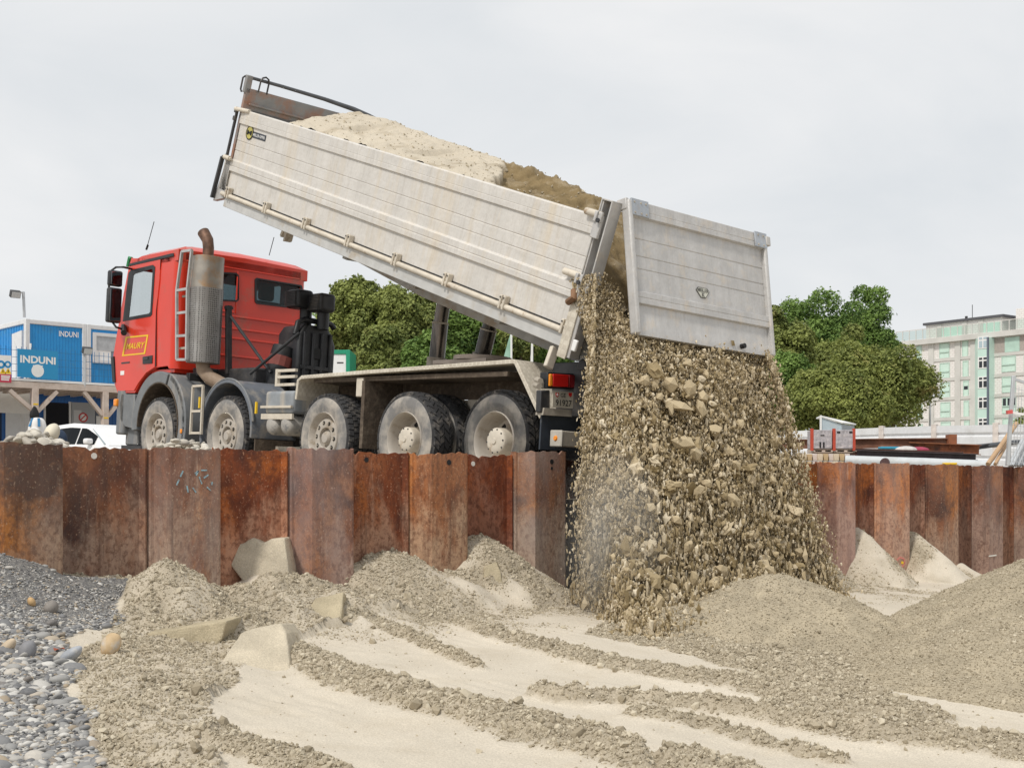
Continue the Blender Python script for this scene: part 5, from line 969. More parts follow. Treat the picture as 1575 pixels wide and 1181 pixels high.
mid = lambda s, t: np.exp(-((s-.60)/.30)**2)
parts_ = [(FPd.reshape(-1, 3), tri)]
left_ = lambda s: smooth(.45, .15, s)
patch = lambda s, t, k: smooth(-.18, .28, fbm(s*7, t*6, 3, k))
parts_.append(scat(130000, lambda s, t, n: (.0042+.0036*t)*(1+.3*mid(s, t))*np.exp(.45*RNG.normal(size=n)), .40, -.02, dens=lambda s, t: .95-.45*mid(s, t), st=lambda s, t, n: 1.1+2.2*RNG.random(n)*(.2+t), sprd=.06, tiny=True))
parts_.append(scat(15000, lambda s, t, n: (.0085+.006*t)*np.exp(.4*RNG.normal(size=n)), .42, .0, dens=lambda s, t: patch(s, t, 201)*(1-.55*left_(s)), st=lambda s, t, n: 1+.6*RNG.random(n)*t, flatv=(1.15, .9, .75), sprd=.06))
parts_.append(scat(3800, lambda s, t, n: (.017+.008*t)*np.exp(.4*RNG.normal(size=n)), .45, .01, dens=lambda s, t: patch(s, t, 203)*(.25+.75*mid(s, t))*(1-.85*left_(s)), st=lambda s, t, n: 1+.25*RNG.random(n)*t, flatv=(1.2, .95, .7), sprd=.05))
parts_.append(scat(480, lambda s, t, n: .034*np.exp(.4*RNG.normal(size=n)).clip(.5, 1.9), .45, .03, .15, .95, .08, 1, dens=lambda s, t: patch(s, t, 205)*(.2+.8*mid(s, t))*(1-.8*left_(s)), fine=True, flatv=(1.2, .9, .65)))
# loose grains thrown clear on the near side and along the outer edge
n = 5200; t = RNG.random(n)**.7; P_ = fall(np.zeros(n)+.03, t); P_ += RGT*(-np.abs(RNG.normal(size=n))*.085*(.12+t)+.03)[:, None]+FWD*(RNG.normal(size=n)*.10)[:, None]; parts_.append(lumps(P_, .0058*np.exp(.5*RNG.normal(size=n)), .35, stretch=1+2.2*RNG.random(n)*(.3+t), tiny=True))
n = 4200; t = RNG.random(n); P_ = fall(np.zeros(n)+.975, t); P_ += RGT*(np.abs(RNG.normal(size=n))*.055*(.3+t)-.02)[:, None]+FWD*(RNG.normal(size=n)*.10)[:, None]; parts_.append(lumps(P_, .0062*np.exp(.5*RNG.normal(size=n)), .35, stretch=1+1.6*RNG.random(n), tiny=True))
n = 7000; s = RNG.random(n); P_ = fall(s, np.full(n, .995)); P_ += np.stack([np.abs(RNG.normal(size=n))*.20, RNG.normal(size=n)*.10, np.abs(RNG.normal(size=n))*.18-.05], -1)*(.3+.7*mid(s, 0)+.4*left_(s))[:, None]; P_[:, 2] = np.maximum(P_[:, 2], zbase(P_[:, 0], P_[:, 1])+.01); parts_.append(lumps(P_, .0075*np.exp(.5*RNG.normal(size=n)), .35, stretch=1+1.5*RNG.random(n), tiny=True))
V = np.concatenate([p[0] for p in parts_]); off = np.cumsum([0]+[len(p[0]) for p in parts_[:-1]]); F = np.concatenate([p[1]+o for p, o in zip(parts_, off)]); mi = np.concatenate([np.full(len(p[1]), 0 if i == 0 else 1) for i, p in enumerate(parts_)])
fs = np_mesh('falling_sand', V, F, [fm, fcm], mi=mi); tag(fs, 'broad curtain of damp sand pouring from the open tailgate into the pit', 'sand', kind='stuff')
# the larger clods in the fall
BIG = [(1042, 626, .10), (1062, 596, .085), (1030, 590, .075), (1080, 610, .07), (990, 588, .06), (1015, 610, .05), (1048, 680, .085), (1022, 650, .055), (1068, 700, .075), (1078, 628, .06), (1075, 760, .08), (1128, 770, .075), (1085, 745, .05), (1040, 800, .06), (1000, 780, .05), (1108, 878, .075), (1095, 900, .06), (1150, 820, .055), (1060, 840, .06), (1190, 740, .05), (1130, 715, .055), (1165, 700, .05), (1210, 800, .05), (1180, 860, .05), (1020, 860, .055), (975, 640, .045), (1140, 650, .05), (1100, 660, .06), (1230, 850, .05), (1058, 560, .055), (1085, 575, .05), (1005, 690, .05), (1250, 880, .045), (1200, 650, .045), (1115, 930, .05), (1035, 905, .05)]
SN, TN = np.linspace(0, 1, 120), np.linspace(0, 1, 120); sg, tg_ = np.meshgrid(SN, TN, indexing='ij'); FG = fall(sg.ravel(), tg_.ravel()); dd = FG-CAM; YY_ = dd @ FWD; FPX = 787+2000*(dd @ RGT)/YY_; FPY = 750-2000*dd[:, 2]/YY_
for px, py, r in BIG:
    i = np.argmin((FPX-px)**2+(FPY-py)**2); P_ = FG[i]+(CAM-FG[i])/np.linalg.norm(CAM-FG[i])*.02
    v_, f_ = lumps([(0, 0, 0)], [r*1.05], .26, (1.05, .9, .8), False); o = np_mesh('sand_clod', v_, f_, fcm); o.location = P_; tag(o, 'fist-sized or larger angular clod tumbling in the falling sand', 'sand clod', 'clods tumbling in the falling sand')

# pale dust hanging in the lower near side of the fall
dm = bpy.data.materials.new('dust'); dm.use_nodes = True; dn = dm.node_tree; dn.nodes.clear(); do_ = dn.nodes.new('ShaderNodeOutputMaterial'); vp = dn.nodes.new('ShaderNodeVolumePrincipled'); vp.inputs['Color'].default_value = (1., .96, .88, 1)
t = dn.nodes.new('ShaderNodeTexCoord'); gr_ = dn.nodes.new('ShaderNodeTexGradient'); gr_.gradient_type = 'SPHERICAL'; dn.links.new(t.outputs['Object'], gr_.inputs[0]); nn_ = nz(dn, 1.6, 2, .5, (1, 1, .5)); mu = dn.nodes.new('ShaderNodeMath'); mu.operation = 'MULTIPLY'; dn.links.new(gr_.outputs[1], mu.inputs[0]); dn.links.new(ramp(dn, nn_, [(.35, 0), (.7, 1)]), mu.inputs[1]); m2_ = dn.nodes.new('ShaderNodeMath'); m2_.operation = 'MULTIPLY'; m2_.inputs[1].default_value = 2.2; dn.links.new(mu.outputs[0], m2_.inputs[0]); dn.links.new(m2_.outputs[0], vp.inputs['Density']); dn.links.new(vp.outputs[0], do_.inputs['Volume'])
for (s_, t_, sx, sz_, lb) in ((.30, .80, .50, .90, 'pale dust drifting in front of the near side of the falling sand'),):
    c_ = fall(np.array([s_]), np.array([t_]))[0]+(-FWD)*.18; v_, f_ = ICO2_V*1.0, ICO2_F; o = np_mesh('dust', v_, f_, dm); o.location = c_; o.scale = (sx, sx, sz_); tag(o, lb, 'dust', kind='stuff')
# ================================================================== site offices on the left
SKYB = mat('office_blue', (.012, .26, .62), .45, var=.05, dirt=(.05, .24, .45), dirt_amt=.2); DKB = mat('dark_blue_band', (.012, .055, .22), .5, var=.1)
OWHT = mat('office_white', (.66, .67, .68), .5, var=.04, dirt=(.52, .52, .50), dirt_amt=.2); TIMB = mat('pale_timber', (.55, .46, .40), .75, var=.12, scale=4, dirt=(.42, .32, .25), dirt_amt=.3, dscale=5)
GALV = mat('galvanised', (.50, .52, .54), .45, .4, var=.1)
c0 = BG(38.5, 490, 44); CX, CY = c0[0], c0[1]; ZT = c0[2]
yz = lambda px, py, x=CX: tuple(W_(px, py, 0, x)[1:])
xz = lambda px, py, y=CY: (W_(px, py, 1, y)[0], W_(px, py, 1, y)[2])
zm_ = yz(60, 596)[1]; ym = yz(133, 550)[0]; y2 = ym+(ym-CY)*1.0; zf_ = yz(60, 488)[1]
def office(ya_, yb_, z0, z1, lb, depth=6.0, wallm=SKYB):
    r = empty('site_office', (CX-depth/2, (ya_+yb_)/2, z0), 0, lb, 'site office'); bk = Matrix.Translation(-r.location)
    def bld(m, name, mt, **k): o = m.build(name, mt, r, **k); o.matrix_local = bk; return o
    m = MB(); x0, x1 = CX-depth, CX; ny = max(2, int((yb_-ya_)/.12)); f_ = []
    m.box((x0+.1, ya_+.08, z0+.05), (x1-.03, yb_-.08, z1-.05))
    for i in range(ny): y = ya_+.12+(yb_-ya_-.24)*(i+.25)/ny; m.box((x1-.035, y, z0+.1), (x1-.022, y+(yb_-ya_)/ny*.6, z1-.1))
    for i in range(40): x = x0+.15+(depth-.3)*i/40; m.box((x, ya_+.05, z0+.1), (x+.09, ya_+.085, z1-.1))
    bld(m, 'wall', wallm)
    m = MB(); w = .15
    for z in (z0, z1-.16): m.box((x0, ya_, z), (x1+.02, yb_-.01, z+(.16 if z > z0 else .18)))
    bld(m, 'frame_rail', OWHT, bevel=.02)
    for x in (x0+.0, x1-w): 
        for y in (ya_, yb_-w-.01): m = MB(); m.box((x-.004, y-.004, z0), (x+w+.024, y+w+.004, z1+.004)); bld(m, 'corner_post', OWHT, bevel=.02)
    return r, bld
u1, b1 = office(CY, ym, zm_, ZT, 'blue upper site office with a company name in white letters and a white side door')
u2, b2 = office(ym, ym+(ym-CY), zm_, ZT, 'blue upper site office with a large shuttered window, beside the truck cab')
o1, bo1 = office(CY-5.2, ym-2.2, zm_-2.75, zm_-.02, 'ground-floor site office under the timber deck with a white wall panel', wallm=mat('office_navy', (.012, .10, .33), .5, var=.08))
o2, bo2 = office(ym-2.2, ym+4.2, zm_-2.75, zm_-.02, 'ground-floor site office with an open dark doorway behind the white car', wallm=bpy.data.materials['office_navy'])
# door on the side, window, lettering
d = [xz(19, 514), xz(34, 508), xz(34, 580), xz(19, 583)]; m = MB(); m.plate(d, (), 1, CY-.03, CY+.06); dd_ = b1(m, 'door', OWHT)
a = Vector((CX+.008, *yz(90, 517.3))); b = Vector((CX+.008, *yz(120, 519.5))); c = Vector((CX+.008, *yz(90, 508.8))); t_ = text('INDUNI', 'lettering', WHITE, a, b-a, c-a, u1, .02); t_.matrix_local = Matrix.Translation(-u1.location)
a, b, c = yz(142, 511), yz(222, 518), yz(142, 558); wf = [(a[0], c[1]), (b[0], c[1]), (b[0], a[1]), (a[0], a[1])]; sh = lambda P_, d_: [(P_[0][0]+d_, P_[0][1]+d_), (P_[1][0]-d_, P_[1][1]+d_), (P_[2][0]-d_, P_[2][1]-d_), (P_[3][0]+d_, P_[3][1]-d_)]
m = MB(); m.plate(wf, [sh(wf, .12)], 0, CX-.01, CX+.05); wn = b2(m, 'window', OWHT)
m = MB(); m.plate(sh(wf, .12), (), 0, CX+.0, CX+.006); pn = m.build('pane', flat('grey_window', (.20, .22, .25), .15), wn); m = MB(); q = sh(wf, .12); m.plate([(q[0][0], q[2][1]-.5), (q[1][0], q[2][1]-.5), q[2], q[3]], (), 0, CX+.006, CX+.02); m.build('blind', mat('slatted_blind', (.42, .44, .46), .6), wn); m = MB(); m.plate([q[0], (q[0][0]+.55, q[0][1]), (q[0][0]+.55, q[0][1]+.75), (q[0][0], q[0][1]+.75)], (), 0, CX+.006, CX+.012); m.build('paper', WHITE, wn)
# lower storey openings
def low(px0, py0, px1, py1, mt, name, bl, d0=-.004, d1=.02):
    a = yz(px0, py1); b = yz(px1, py0); m = MB(); m.plate([(a[0], a[1]-.6), (b[0], a[1]-.6), (b[0], b[1]), (a[0], b[1])], (), 0, CX+d0, CX+d1); return bl(m, name, mt)
low(8, 618, 45, 690, mat('white_panel', (.62, .64, .66), .6, var=.04), 'wall_panel', bo1); low(-20, 600, 45, 606, WHITE, 'fascia', bo1, d1=.03); low(0, 617, 1.6, 690, BLACK, 'doorway', bo1, d1=.012)
low(69, 620, 105, 690, flat('dark_interior', (.006, .007, .012), .9), 'doorway', bo2, d1=.012); low(105, 618, 108, 690, OWHT, 'door_frame', bo2, d1=.05); low(66.5, 620, 69, 690, OWHT, 'door_frame', bo2, d1=.05)
dl = low(109, 620, 145, 690, mat('grey_door', (.36, .38, .41), .5, var=.03), 'door_leaf', bo2, d1=.04); low(146, 628, 159, 690, flat('notice_dark', (.10, .12, .16), .4), 'window', bo2, d1=.02); low(147, 640, 156, 655, WHITE, 'notice', bo2, d1=.03); low(112, 631, 124, 639, flat('notice_grey', (.55, .56, .58), .6), 'notice', bo2, .04, .05)
c_ = yz(126.5, 642); m = MB(); m.lathe([(.045, .17), (.055, .17), (.055, .12)], Matrix.Translation((CX, *c_)) @ Matrix.Rotation(pi/2, 4, 'Z'), 20); m.box((CX+.045, c_[0]-.13, c_[1]-.02), (CX+.054, c_[0]+.13, c_[1]+.02), Matrix.Translation((CX, *c_)) @ Matrix.Rotation(radians(45), 4, 'X') @ Matrix.Translation((-CX, -c_[0], -c_[1]))); o = bo2(m, 'prohibition_sign', flat('sign_red', (.50, .03, .03), .5)); m = MB(); m.lathe([(.046, .12), (.046, 0)], Matrix.Translation((CX, *c_)) @ Matrix.Rotation(pi/2, 4, 'Z'), 20); bo2(m, 'sign_face', WHITE)
# timber deck in front, with mesh railing
DX = CX+3.2; dz = yz(60, 597, DX)[1]; zbt = dz-3.6
deck = empty('timber_deck', (DX, yz(100, 600, DX)[0], zbt), 0, 'pale timber deck on braced square posts in front of the site offices', 'deck'); ik = Matrix.Translation(-deck.location)
def dk_(m, name, mt, **k): o = m.build(name, mt, deck, **k); o.matrix_local = ik; return o
ya_, yb_ = yz(-40, 600, DX)[0], yz(300, 600, DX)[0]; bh = .22
m = MB(); m.box((DX-.12, ya_, dz-.02), (DX+.06, yb_, dz+bh-.04)); dk_(m, 'beam', TIMB, bevel=.01)
m = MB(); m.box((CX+.1, ya_, dz+bh-.03), (DX+.02, yb_, dz+bh+.03)); dk_(m, 'deck_floor', mat('deck_boards', (.30, .17, .09), .8, var=.2))
m = MB(); m.box((DX+.021, ya_, dz+bh-.02), (DX+.05, yb_, dz+bh+.05)); dk_(m, 'edge_strip', WHITE)
for i in range(16): y = ya_+(yb_-ya_)*(i+.5)/16; m = MB(); m.box((CX+.1, y-.05, dz-.0), (DX-.13, y+.05, dz+bh-.031)); dk_(m, 'joist', TIMB)
for px in (53, 161):
    y = yz(px, 640, DX)[0]; m = MB(); m.box((DX-.12, y-.10, zbt), (DX+.08, y+.10, dz-.021)); dk_(m, 'post', TIMB, bevel=.01)
    m = MB(); zz = yz(px, 622 if px < 100 else 643, DX)[1]; m.box((DX+.078, y-.08, zz-.02), (DX+.084, y+.08, zz+.03)); dk_(m, 'tape_mark', YELLOW)
for (p, q) in (((14, 600), (49, 630)), ((87, 602), (57, 633)), ((128, 602), (157, 638)), ((194, 604), (165, 640))):
    m = MB(); a = Vector((DX-.02, *yz(*p, DX))); b = Vector((DX-.02, *yz(*q, DX))); m.bar(a, b, .12, .14, (1, 0, 0)); dk_(m, 'brace', TIMB)
RX = DX+.0; m = MB(); rt, rb = yz(60, 535, RX)[1], dz+bh+.05; y = ya_
while y < yb_: m.box((RX-.006, y, rb), (RX+.006, y+.012, rt)); y += .16
z = rb
while z < rt: m.box((RX-.008, ya_, z), (RX+.004, yb_, z+.012)); z += .22
rl = dk_(m, 'mesh_railing', flat('blue_wire', (.02, .16, .36), .5))
for px in (47, 129):
    y = yz(px, 560, RX)[0]; m = MB(); m.tube([(RX-.03, y, rb), (RX-.03, y, yz(px, 528 if px < 100 else 546, RX)[1])], .035, 8); dk_(m, 'railing_post', WHITE)
# sign boards on the railing
def onD(px, py, e=.0): return Vector((DX+.09+e, *yz(px, py, DX+.09)))
sb = MB(); sb.plate([onD(26.5, 579.5)[1:], onD(88.5, 584)[1:], onD(88.5, 540.5)[1:], onD(26.5, 536)[1:]], (), 0, DX+.05, DX+.09); sbo = sb.build('sign_board', mat('sign_blue', (.012, .25, .50), .4, var=.03)); tag(sbo, 'blue company sign board with white letters and a white disc, fixed to the deck railing', 'sign')
a = onD(30.5, 557.5, .0); text('INDUNI', 'lettering', WHITE, a, onD(85, 561, .0)-a, onD(30.5, 546, .0)-a, sbo, .035); a, b = onD(50, 562.8), onD(65.5, 563.8); m = MB(); m.plate([a[1:], b[1:], (b[1], b[2]+.03), (a[1], a[2]+.03)], (), 0, DX+.09, DX+.093); m.build('thin_line', WHITE, sbo)
c_ = onD(57.5, 570.3); m = MB(); m.lathe([(.0, .20), (.004, .20), (.004, 0)], Matrix.Translation(c_) @ Matrix.Rotation(pi/2, 4, 'Z'), 28); m.build('white_disc', WHITE, sbo)
s2 = MB(); s2.plate([onD(-16, 587)[1:], onD(17, 588.5)[1:], onD(17, 547)[1:], onD(-16, 545)[1:]], (), 0, DX+.05, DX+.09); s2o = s2.build('safety_sign', WHITE); tag(s2o, 'white and red safety notice with blue discs and yellow triangles, cut by the picture edge', 'sign')
m = MB(); m.plate([onD(-16, 587)[1:], onD(17, 588.5)[1:], onD(17, 576)[1:], onD(-16, 574.5)[1:]], (), 0, DX+.09, DX+.093); m.build('red_field', flat('notice_red', (.50, .03, .07), .5), s2o)
for py in (578, 580.7, 583.6): m = MB(); a, b = onD(1, py), onD(15-(py-578)*.3, py+.6); m.box((DX+.093, a[1], a[2]-.02), (DX+.096, b[1], a[2]+.018)); m.build('text_line', WHITE, s2o)
for px, r in ((1, .13), (11.5, .11)):
    c_ = onD(px, 560.5); m = MB(); m.lathe([(.0, r), (.003, r), (.003, 0)], Matrix.Translation(c_) @ Matrix.Rotation(pi/2, 4, 'Z'), 20); m.build('mandatory_disc', flat('notice_blue', (.02, .24, .50), .5), s2o)
    m = MB(); m.lathe([(.003, r*.45), (.005, r*.4), (.005, 0)], Matrix.Translation(c_) @ Matrix.Rotation(pi/2, 4, 'Z'), 10); m.build('pictogram', WHITE, s2o)
for px in (4, 12):
    a = onD(px, 570.5); m = MB(); m.plate([(a[1]-.11, a[2]-.09), (a[1]+.11, a[2]-.09), (a[1], a[2]+.10)], (), 0, DX+.09, DX+.093); m.build('warning_triangle', YELLOW, s2o)
    m = MB(); m.box((DX+.093, a[1]-.014, a[2]-.045), (DX+.095, a[1]+.014, a[2]+.035)); m.build('pictogram', BLACK, s2o)
# floodlights
def flood(px, py, pbase, x, yv, lb, s=1.):
    top = W_(px, py, 0, x); ba = W_(pbase[0], pbase[1], 0, x); r = empty('floodlight', ba, 0, lb, 'floodlight'); ik_ = Matrix.Translation(-r.location)
    def bb(m, n, mt, par=r, **k): o = m.build(n, mt, par, **k); o.matrix_local = ik_ if par is r else Matrix.Identity(4); return o
    m = MB(); m.tube([ba, top], .05*s, 8); bb(m, 'mast', GALV)
    c_ = top+yv; m = MB(); m.box((-.09*s, -.17*s, -.12*s), (.09*s, .17*s, .12*s), Matrix.Translation(Vector(c_)) @ Matrix.Rotation(radians(25), 4, 'Y')); h = bb(m, 'lamp_housing', STEELD, bevel=.02)
    m = MB(); m.box((.09*s, -.15*s, -.10*s), (.10*s, .15*s, .10*s), Matrix.Translation(Vector(c_)) @ Matrix.Rotation(radians(25), 4, 'Y')); bb(m, 'lens', flat('floodlight_glass', (.55, .57, .58), .15), h)
    m = MB(); m.tube([top, c_], .025*s, 6); bb(m, 'bracket', GALV)
flood(35.5, 449, (37, 488), CX-.15, np.array([.0, -.28, -.10]), 'grey floodlight on a tall mast standing on the office roof corner', 1.)
flood(129.5, 545, (129.5, 596), DX+.02, np.array([.1, .04, .12]), 'small white-faced floodlight on the thin pole at the deck edge', .9)
# bulk bag, black bag on the post, dark blue sack
def soft(name, prof, c_, sx, sy, mt, lb, cat, seed):
    V = []; n = 20
    for z, r in prof:
        for k_ in range(n): a = 2*pi*k_/n; q = abs(cos(a))**4+abs(sin(a))**4; rr = r*q**-.18*(1+.05*sin(3*a+seed+z*5)); V.append((c_[0]+sx*rr*cos(a), c_[1]+sy*rr*sin(a), c_[2]+z))
    F = [(i*n+k_, i*n+(k_+1) % n, (i+1)*n+(k_+1) % n, (i+1)*n+k_) for i in range(len(prof)-1) for k_ in range(n)]+[tuple(range(n-1, -1, -1)), tuple(range((len(prof)-1)*n, len(prof)*n))]
    m = MB(); m.add(V, F); o = m.build(name, mt, smooth=True); o.modifiers.new('s', 'SUBSURF').render_levels = 2; tag(o, lb, cat); return o
c_ = BG(57, 690, 26); hb_ = 48/2000*26; r_ = 13.5/2000*26
bag = soft('bulk_bag', [(0, r_*.9), (hb_*.25, r_), (hb_*.6, r_), (hb_*.85, r_*.85), (hb_*.97, r_*.6), (hb_, r_*.3)], c_, 1, 1, mat('woven_white', (.72, .71, .70), .8, var=.06), 'white woven bulk bag with blue straps behind the left stone heap', 'bag', 1.)
m = MB(); f3 = -FWD; cc_ = Vector(c_); rg = Vector(RGT); up = Vector((0, 0, 1)); fr_ = Vector(f3)
o_ = cc_+fr_*(r_*.98)+up*(hb_*.52); m.add([o_+rg*(r_*.42*cos(t))*(1)+up*(r_*.34*sin(t)) for t in [pi*2*i/16 for i in range(16)]], [tuple(range(16))]); m.build('bag_mouth', mat('bag_contents', (.30, .16, .14), .8, var=.5, scale=14), bag)
m = MB(); m.tube([o_+rg*(r_*.5*cos(t))+up*(r_*.42*sin(t))+fr_*.01 for t in [pi*i/12 for i in range(13)]], .028, 8); m.build('bag_rim', bpy.data.materials['woven_white'], bag, smooth=True)
m = MB()
for s in (-1, 1): m.bar(cc_+fr_*(r_*.97)+rg*(s*r_*.55)+up*(hb_*.70), cc_+fr_*(r_*.55)+rg*(s*r_*.35)+up*(hb_*.97), .05, .012)
m.build('strap', flat('strap_blue', (.02, .16, .34), .6), bag)
c_ = W_(52.5, 645, 0, DX+.15); soft('hanging_bag', [(0, .12), (.08, .19), (.2, .18), (.32, .11), (.42, .04)], c_, .45, .8, BLACK, 'small black bag hanging on the timber deck post above the bulk bag', 'bag', 2.)
c_ = BG(86, 690, 20); soft('blue_sack', [(0, .13), (.10, .16), (.2, .15), (.27, .11), (.31, .05)], c_, 1, 1, mat('dark_blue_cloth', (.03, .055, .10), .85, var=.3), 'dark blue sack slumped behind the cream boulder', 'bag', 3.)
# ---- white hatchback
hd = RGT*cos(radians(38))-FWD*sin(radians(38)); cp0 = BG(152, 652, 31); car_z = cp0[2]-1.47
cm = Matrix((( hd[0], -hd[1], 0, 0), (hd[1], hd[0], 0, 0), (0, 0, 1, 0), (0, 0, 0, 1))); cm.translation = Vector((cp0[0], cp0[1], car_z))-cm.to_3x3() @ Vector((-.35, 0, 0))
car = empty('car', label='white five-door hatchback parked before the open doorway of the site office', cat='car'); car.matrix_world = cm
CARW = mat('car_white', (.80, .80, .80), .25, var=.02, coat=.6)
def loft(st, name, mt, par, **k):
    n = len(st[0]); V = [p for s in st for p in s]; m = MB(); F = [(i*n+j, i*n+(j+1) % n, (i+1)*n+(j+1) % n, (i+1)*n+j) for i in range(len(st)-1) for j in range(n)]+[tuple(range(n-1, -1, -1)), tuple(range((len(st)-1)*n, len(st)*n))]; m.add(V, F); return m.build(name, mt, par, **k)
def sec(x, zb, zt, w, wt=None): wt = wt or w; return [(x, -w*.92, zb), (x, -w, zb+.2), (x, -w, zt-.12), (x, -wt*.94, zt), (x, wt*.94, zt), (x, w, zt-.12), (x, w, zb+.2), (x, w*.92, zb)]
bdy = loft([sec(-2.15, .35, .85, .72), sec(-2.05, .25, .98, .84), (sec(-1.4, .2, .98, .88)), sec(0, .2, .95, .89), sec(.9, .2, .93, .88), sec(1.5, .2, .84, .86), sec(2.0, .25, .72, .80), sec(2.18, .35, .62, .66)], 'body', CARW, car, smooth=True, bevel=.03)
def gs(x, z0, z1, w0, w1): return [(x, -w0, z0), (x, -w1, z1), (x, w1, z1), (x, w0, z0)]
GH = [(-2.02, .90, .96, .78, .70), (-1.75, .90, 1.28, .80, .64), (-1.3, .9, 1.43, .82, .60), (-.5, .9, 1.47, .83, .60), (.15, .9, 1.42, .83, .60), (.55, .9, 1.22, .82, .64), (1.1, .88, .93, .79, .74)]
loft([gs(*g) for g in GH], 'roof', CARW, bdy, smooth=True, bevel=.04)
def gpt(x, f):
    xs_ = [g[0] for g in GH]; i = max(0, min(len(GH)-2, int(np.searchsorted(xs_, x))-1)); t = (x-xs_[i])/(xs_[i+1]-xs_[i]); g = [GH[i][k_]+(GH[i+1][k_]-GH[i][k_])*t for k_ in range(5)]; return (x, g[3]+(g[4]-g[3])*f, g[1]+(g[2]-g[1])*f)
WGL = flat('car_glass', (.006, .008, .010), .12, 0, .08)
for xa_, xb_ in ((-1.85, -1.0), (-.94, -.12), (-.06, .62)):
    for s in (-1, 1):
        n = 8; top_ = [gpt(xa_+(xb_-xa_)*i/n, .82) for i in range(n+1)]; bot = [gpt(xa_+(xb_-xa_)*i/n, .12) for i in range(n+1)]; P_ = [(p[0], s*(p[1]+.012), p[2]) for p in top_+bot[::-1]]
        m = MB(); m.add(P_, [(i, i+1, 2*n-i, 2*n+1-i) for i in range(n)]); m.build('side_window', WGL, car)
m = MB(); a0, a1_ = gpt(.28, .9), gpt(.98, .2); m.add([(a0[0]+.03, -a0[1], a0[2]+.02), (a0[0]+.03, a0[1], a0[2]+.02), (a1_[0]+.03, a1_[1]+.03, a1_[2]+.04), (a1_[0]+.03, -a1_[1]-.03, a1_[2]+.04)], [(0, 1, 2, 3)]); m.build('windscreen', flat('windscreen', (.30, .36, .38), .08), car)
for s in (-1, 1):
    m = MB(); m.box((.45, s*.90-.09, .95), (.62, s*.90+.09, 1.08)); m.build('wing_mirror', CARW, car, bevel=.04, seg=3); m = MB(); m.box((1.62, s*.70-.13, .62), (2.03, s*.70+.13, .74)); m.build('headlamp', flat('headlamp', (.25, .27, .30), .1), car, bevel=.03)
    m = MB(); m.box((-2.17, s*.68-.1, .70), (-2.0, s*.68+.11, .92)); m.build('tail_lamp', REDL, car, bevel=.03)
    for x in (-.78, .10): m = MB(); m.box((x-.11, s*.895-.02, .80), (x+.06, s*.895+.02, .825)); m.build('door_handle', CARW, car, bevel=.008)
    for x in (-1.32, 1.32):
        w = empty('wheel', (x, s*.80, .31)); w.parent = car; m = MB(); m.tube([(0, -.1, 0), (0, .1, 0)], .31, 24); m.build('tyre', RUBBER, w, bevel=.03); m = MB(); m.tube([(0, -.105, 0), (0, .105, 0)], .20, 20); m.build('rim', GALV, w)
# ---- container with green frame and two banners beyond the truck
gc = BG(527, 545, 60); r = empty('green_container', (gc[0], gc[1], 3.0), YAW, 'white site container with a green frame, half hidden by the air filter', 'container'); hw = 28/2000*60/2
m = MB(); m.box((-2.6, 0, -.5), (hw*.75, 2.4, 3.0)); m.build('wall', WHITE, r)
zt_ = BG(527, 538, 60)[2]-3.0
for o in list(r.children): bpy.data.objects.remove(o)
xr = 10.5/2000*60; m = MB(); m.box((-5.5, .05, zt_-2.5), (xr-.05, 2.4, zt_-.1)); m.build('wall', WHITE, r); GRN = mat('container_green', (.01, .27, .15), .5, var=.08)
m = MB(); m.box((-5.5, .0, zt_-.20), (xr, 2.4, zt_)); m.build('frame_rail', GRN, r, bevel=.02); m = MB(); m.box((xr-.18, -.004, zt_-2.5), (xr+.004, 2.4, zt_+.004)); m.build('corner_post', GRN, r, bevel=.02)
m = MB(); m.box((-.28, .04, zt_-.62), (.02, .049, zt_-.56)); m.build('dark_mark', STEELD, r)
for (px, top_, w_, mt, lb) in ((786, 513, 13, GRN, 'tapering green banner on a white pole beyond the rear of the truck'), (818, 518, 3, WHITE, 'white banner seen edge-on beyond the rear of the truck')):
    a = BG(px, 575, 45); b = BG(px, top_, 45); r = empty('banner', a, YAW, lb, 'banner'); h = b[2]-a[2]; m = MB(); m.tube([(0, 0, 0), (0, 0, h+.02)], .035, 8); m.build('pole', WHITE, r)
    w = w_/2000*45; m = MB(); m.add([(-.03, 0, h), (-.03, .03, h*.05), (-w, .06, h*.05), (-w*.85, .02, h*.45), (-w*.4, -.02, h*.8)], [(0, 1, 2, 3, 4)]); fl = m.build('flag', mat('banner_green', (.30, .50, .40), .7, var=.25, scale=1.5) if mt is GRN else WHITE, r); fl.modifiers.new('s', 'SOLIDIFY').thickness = .01
# ================================================================== storage yard on the right
def yawed(px, py, D, rz=0.): p = BG(px, py, D); return Matrix.Translation(Vector(p)) @ Matrix.Rotation(YAW+rz, 4, 'Z')
def thing(name, mtx, lb, cat, grp=None): r = empty(name, label=lb, cat=cat, group=grp); r.matrix_world = mtx; return r
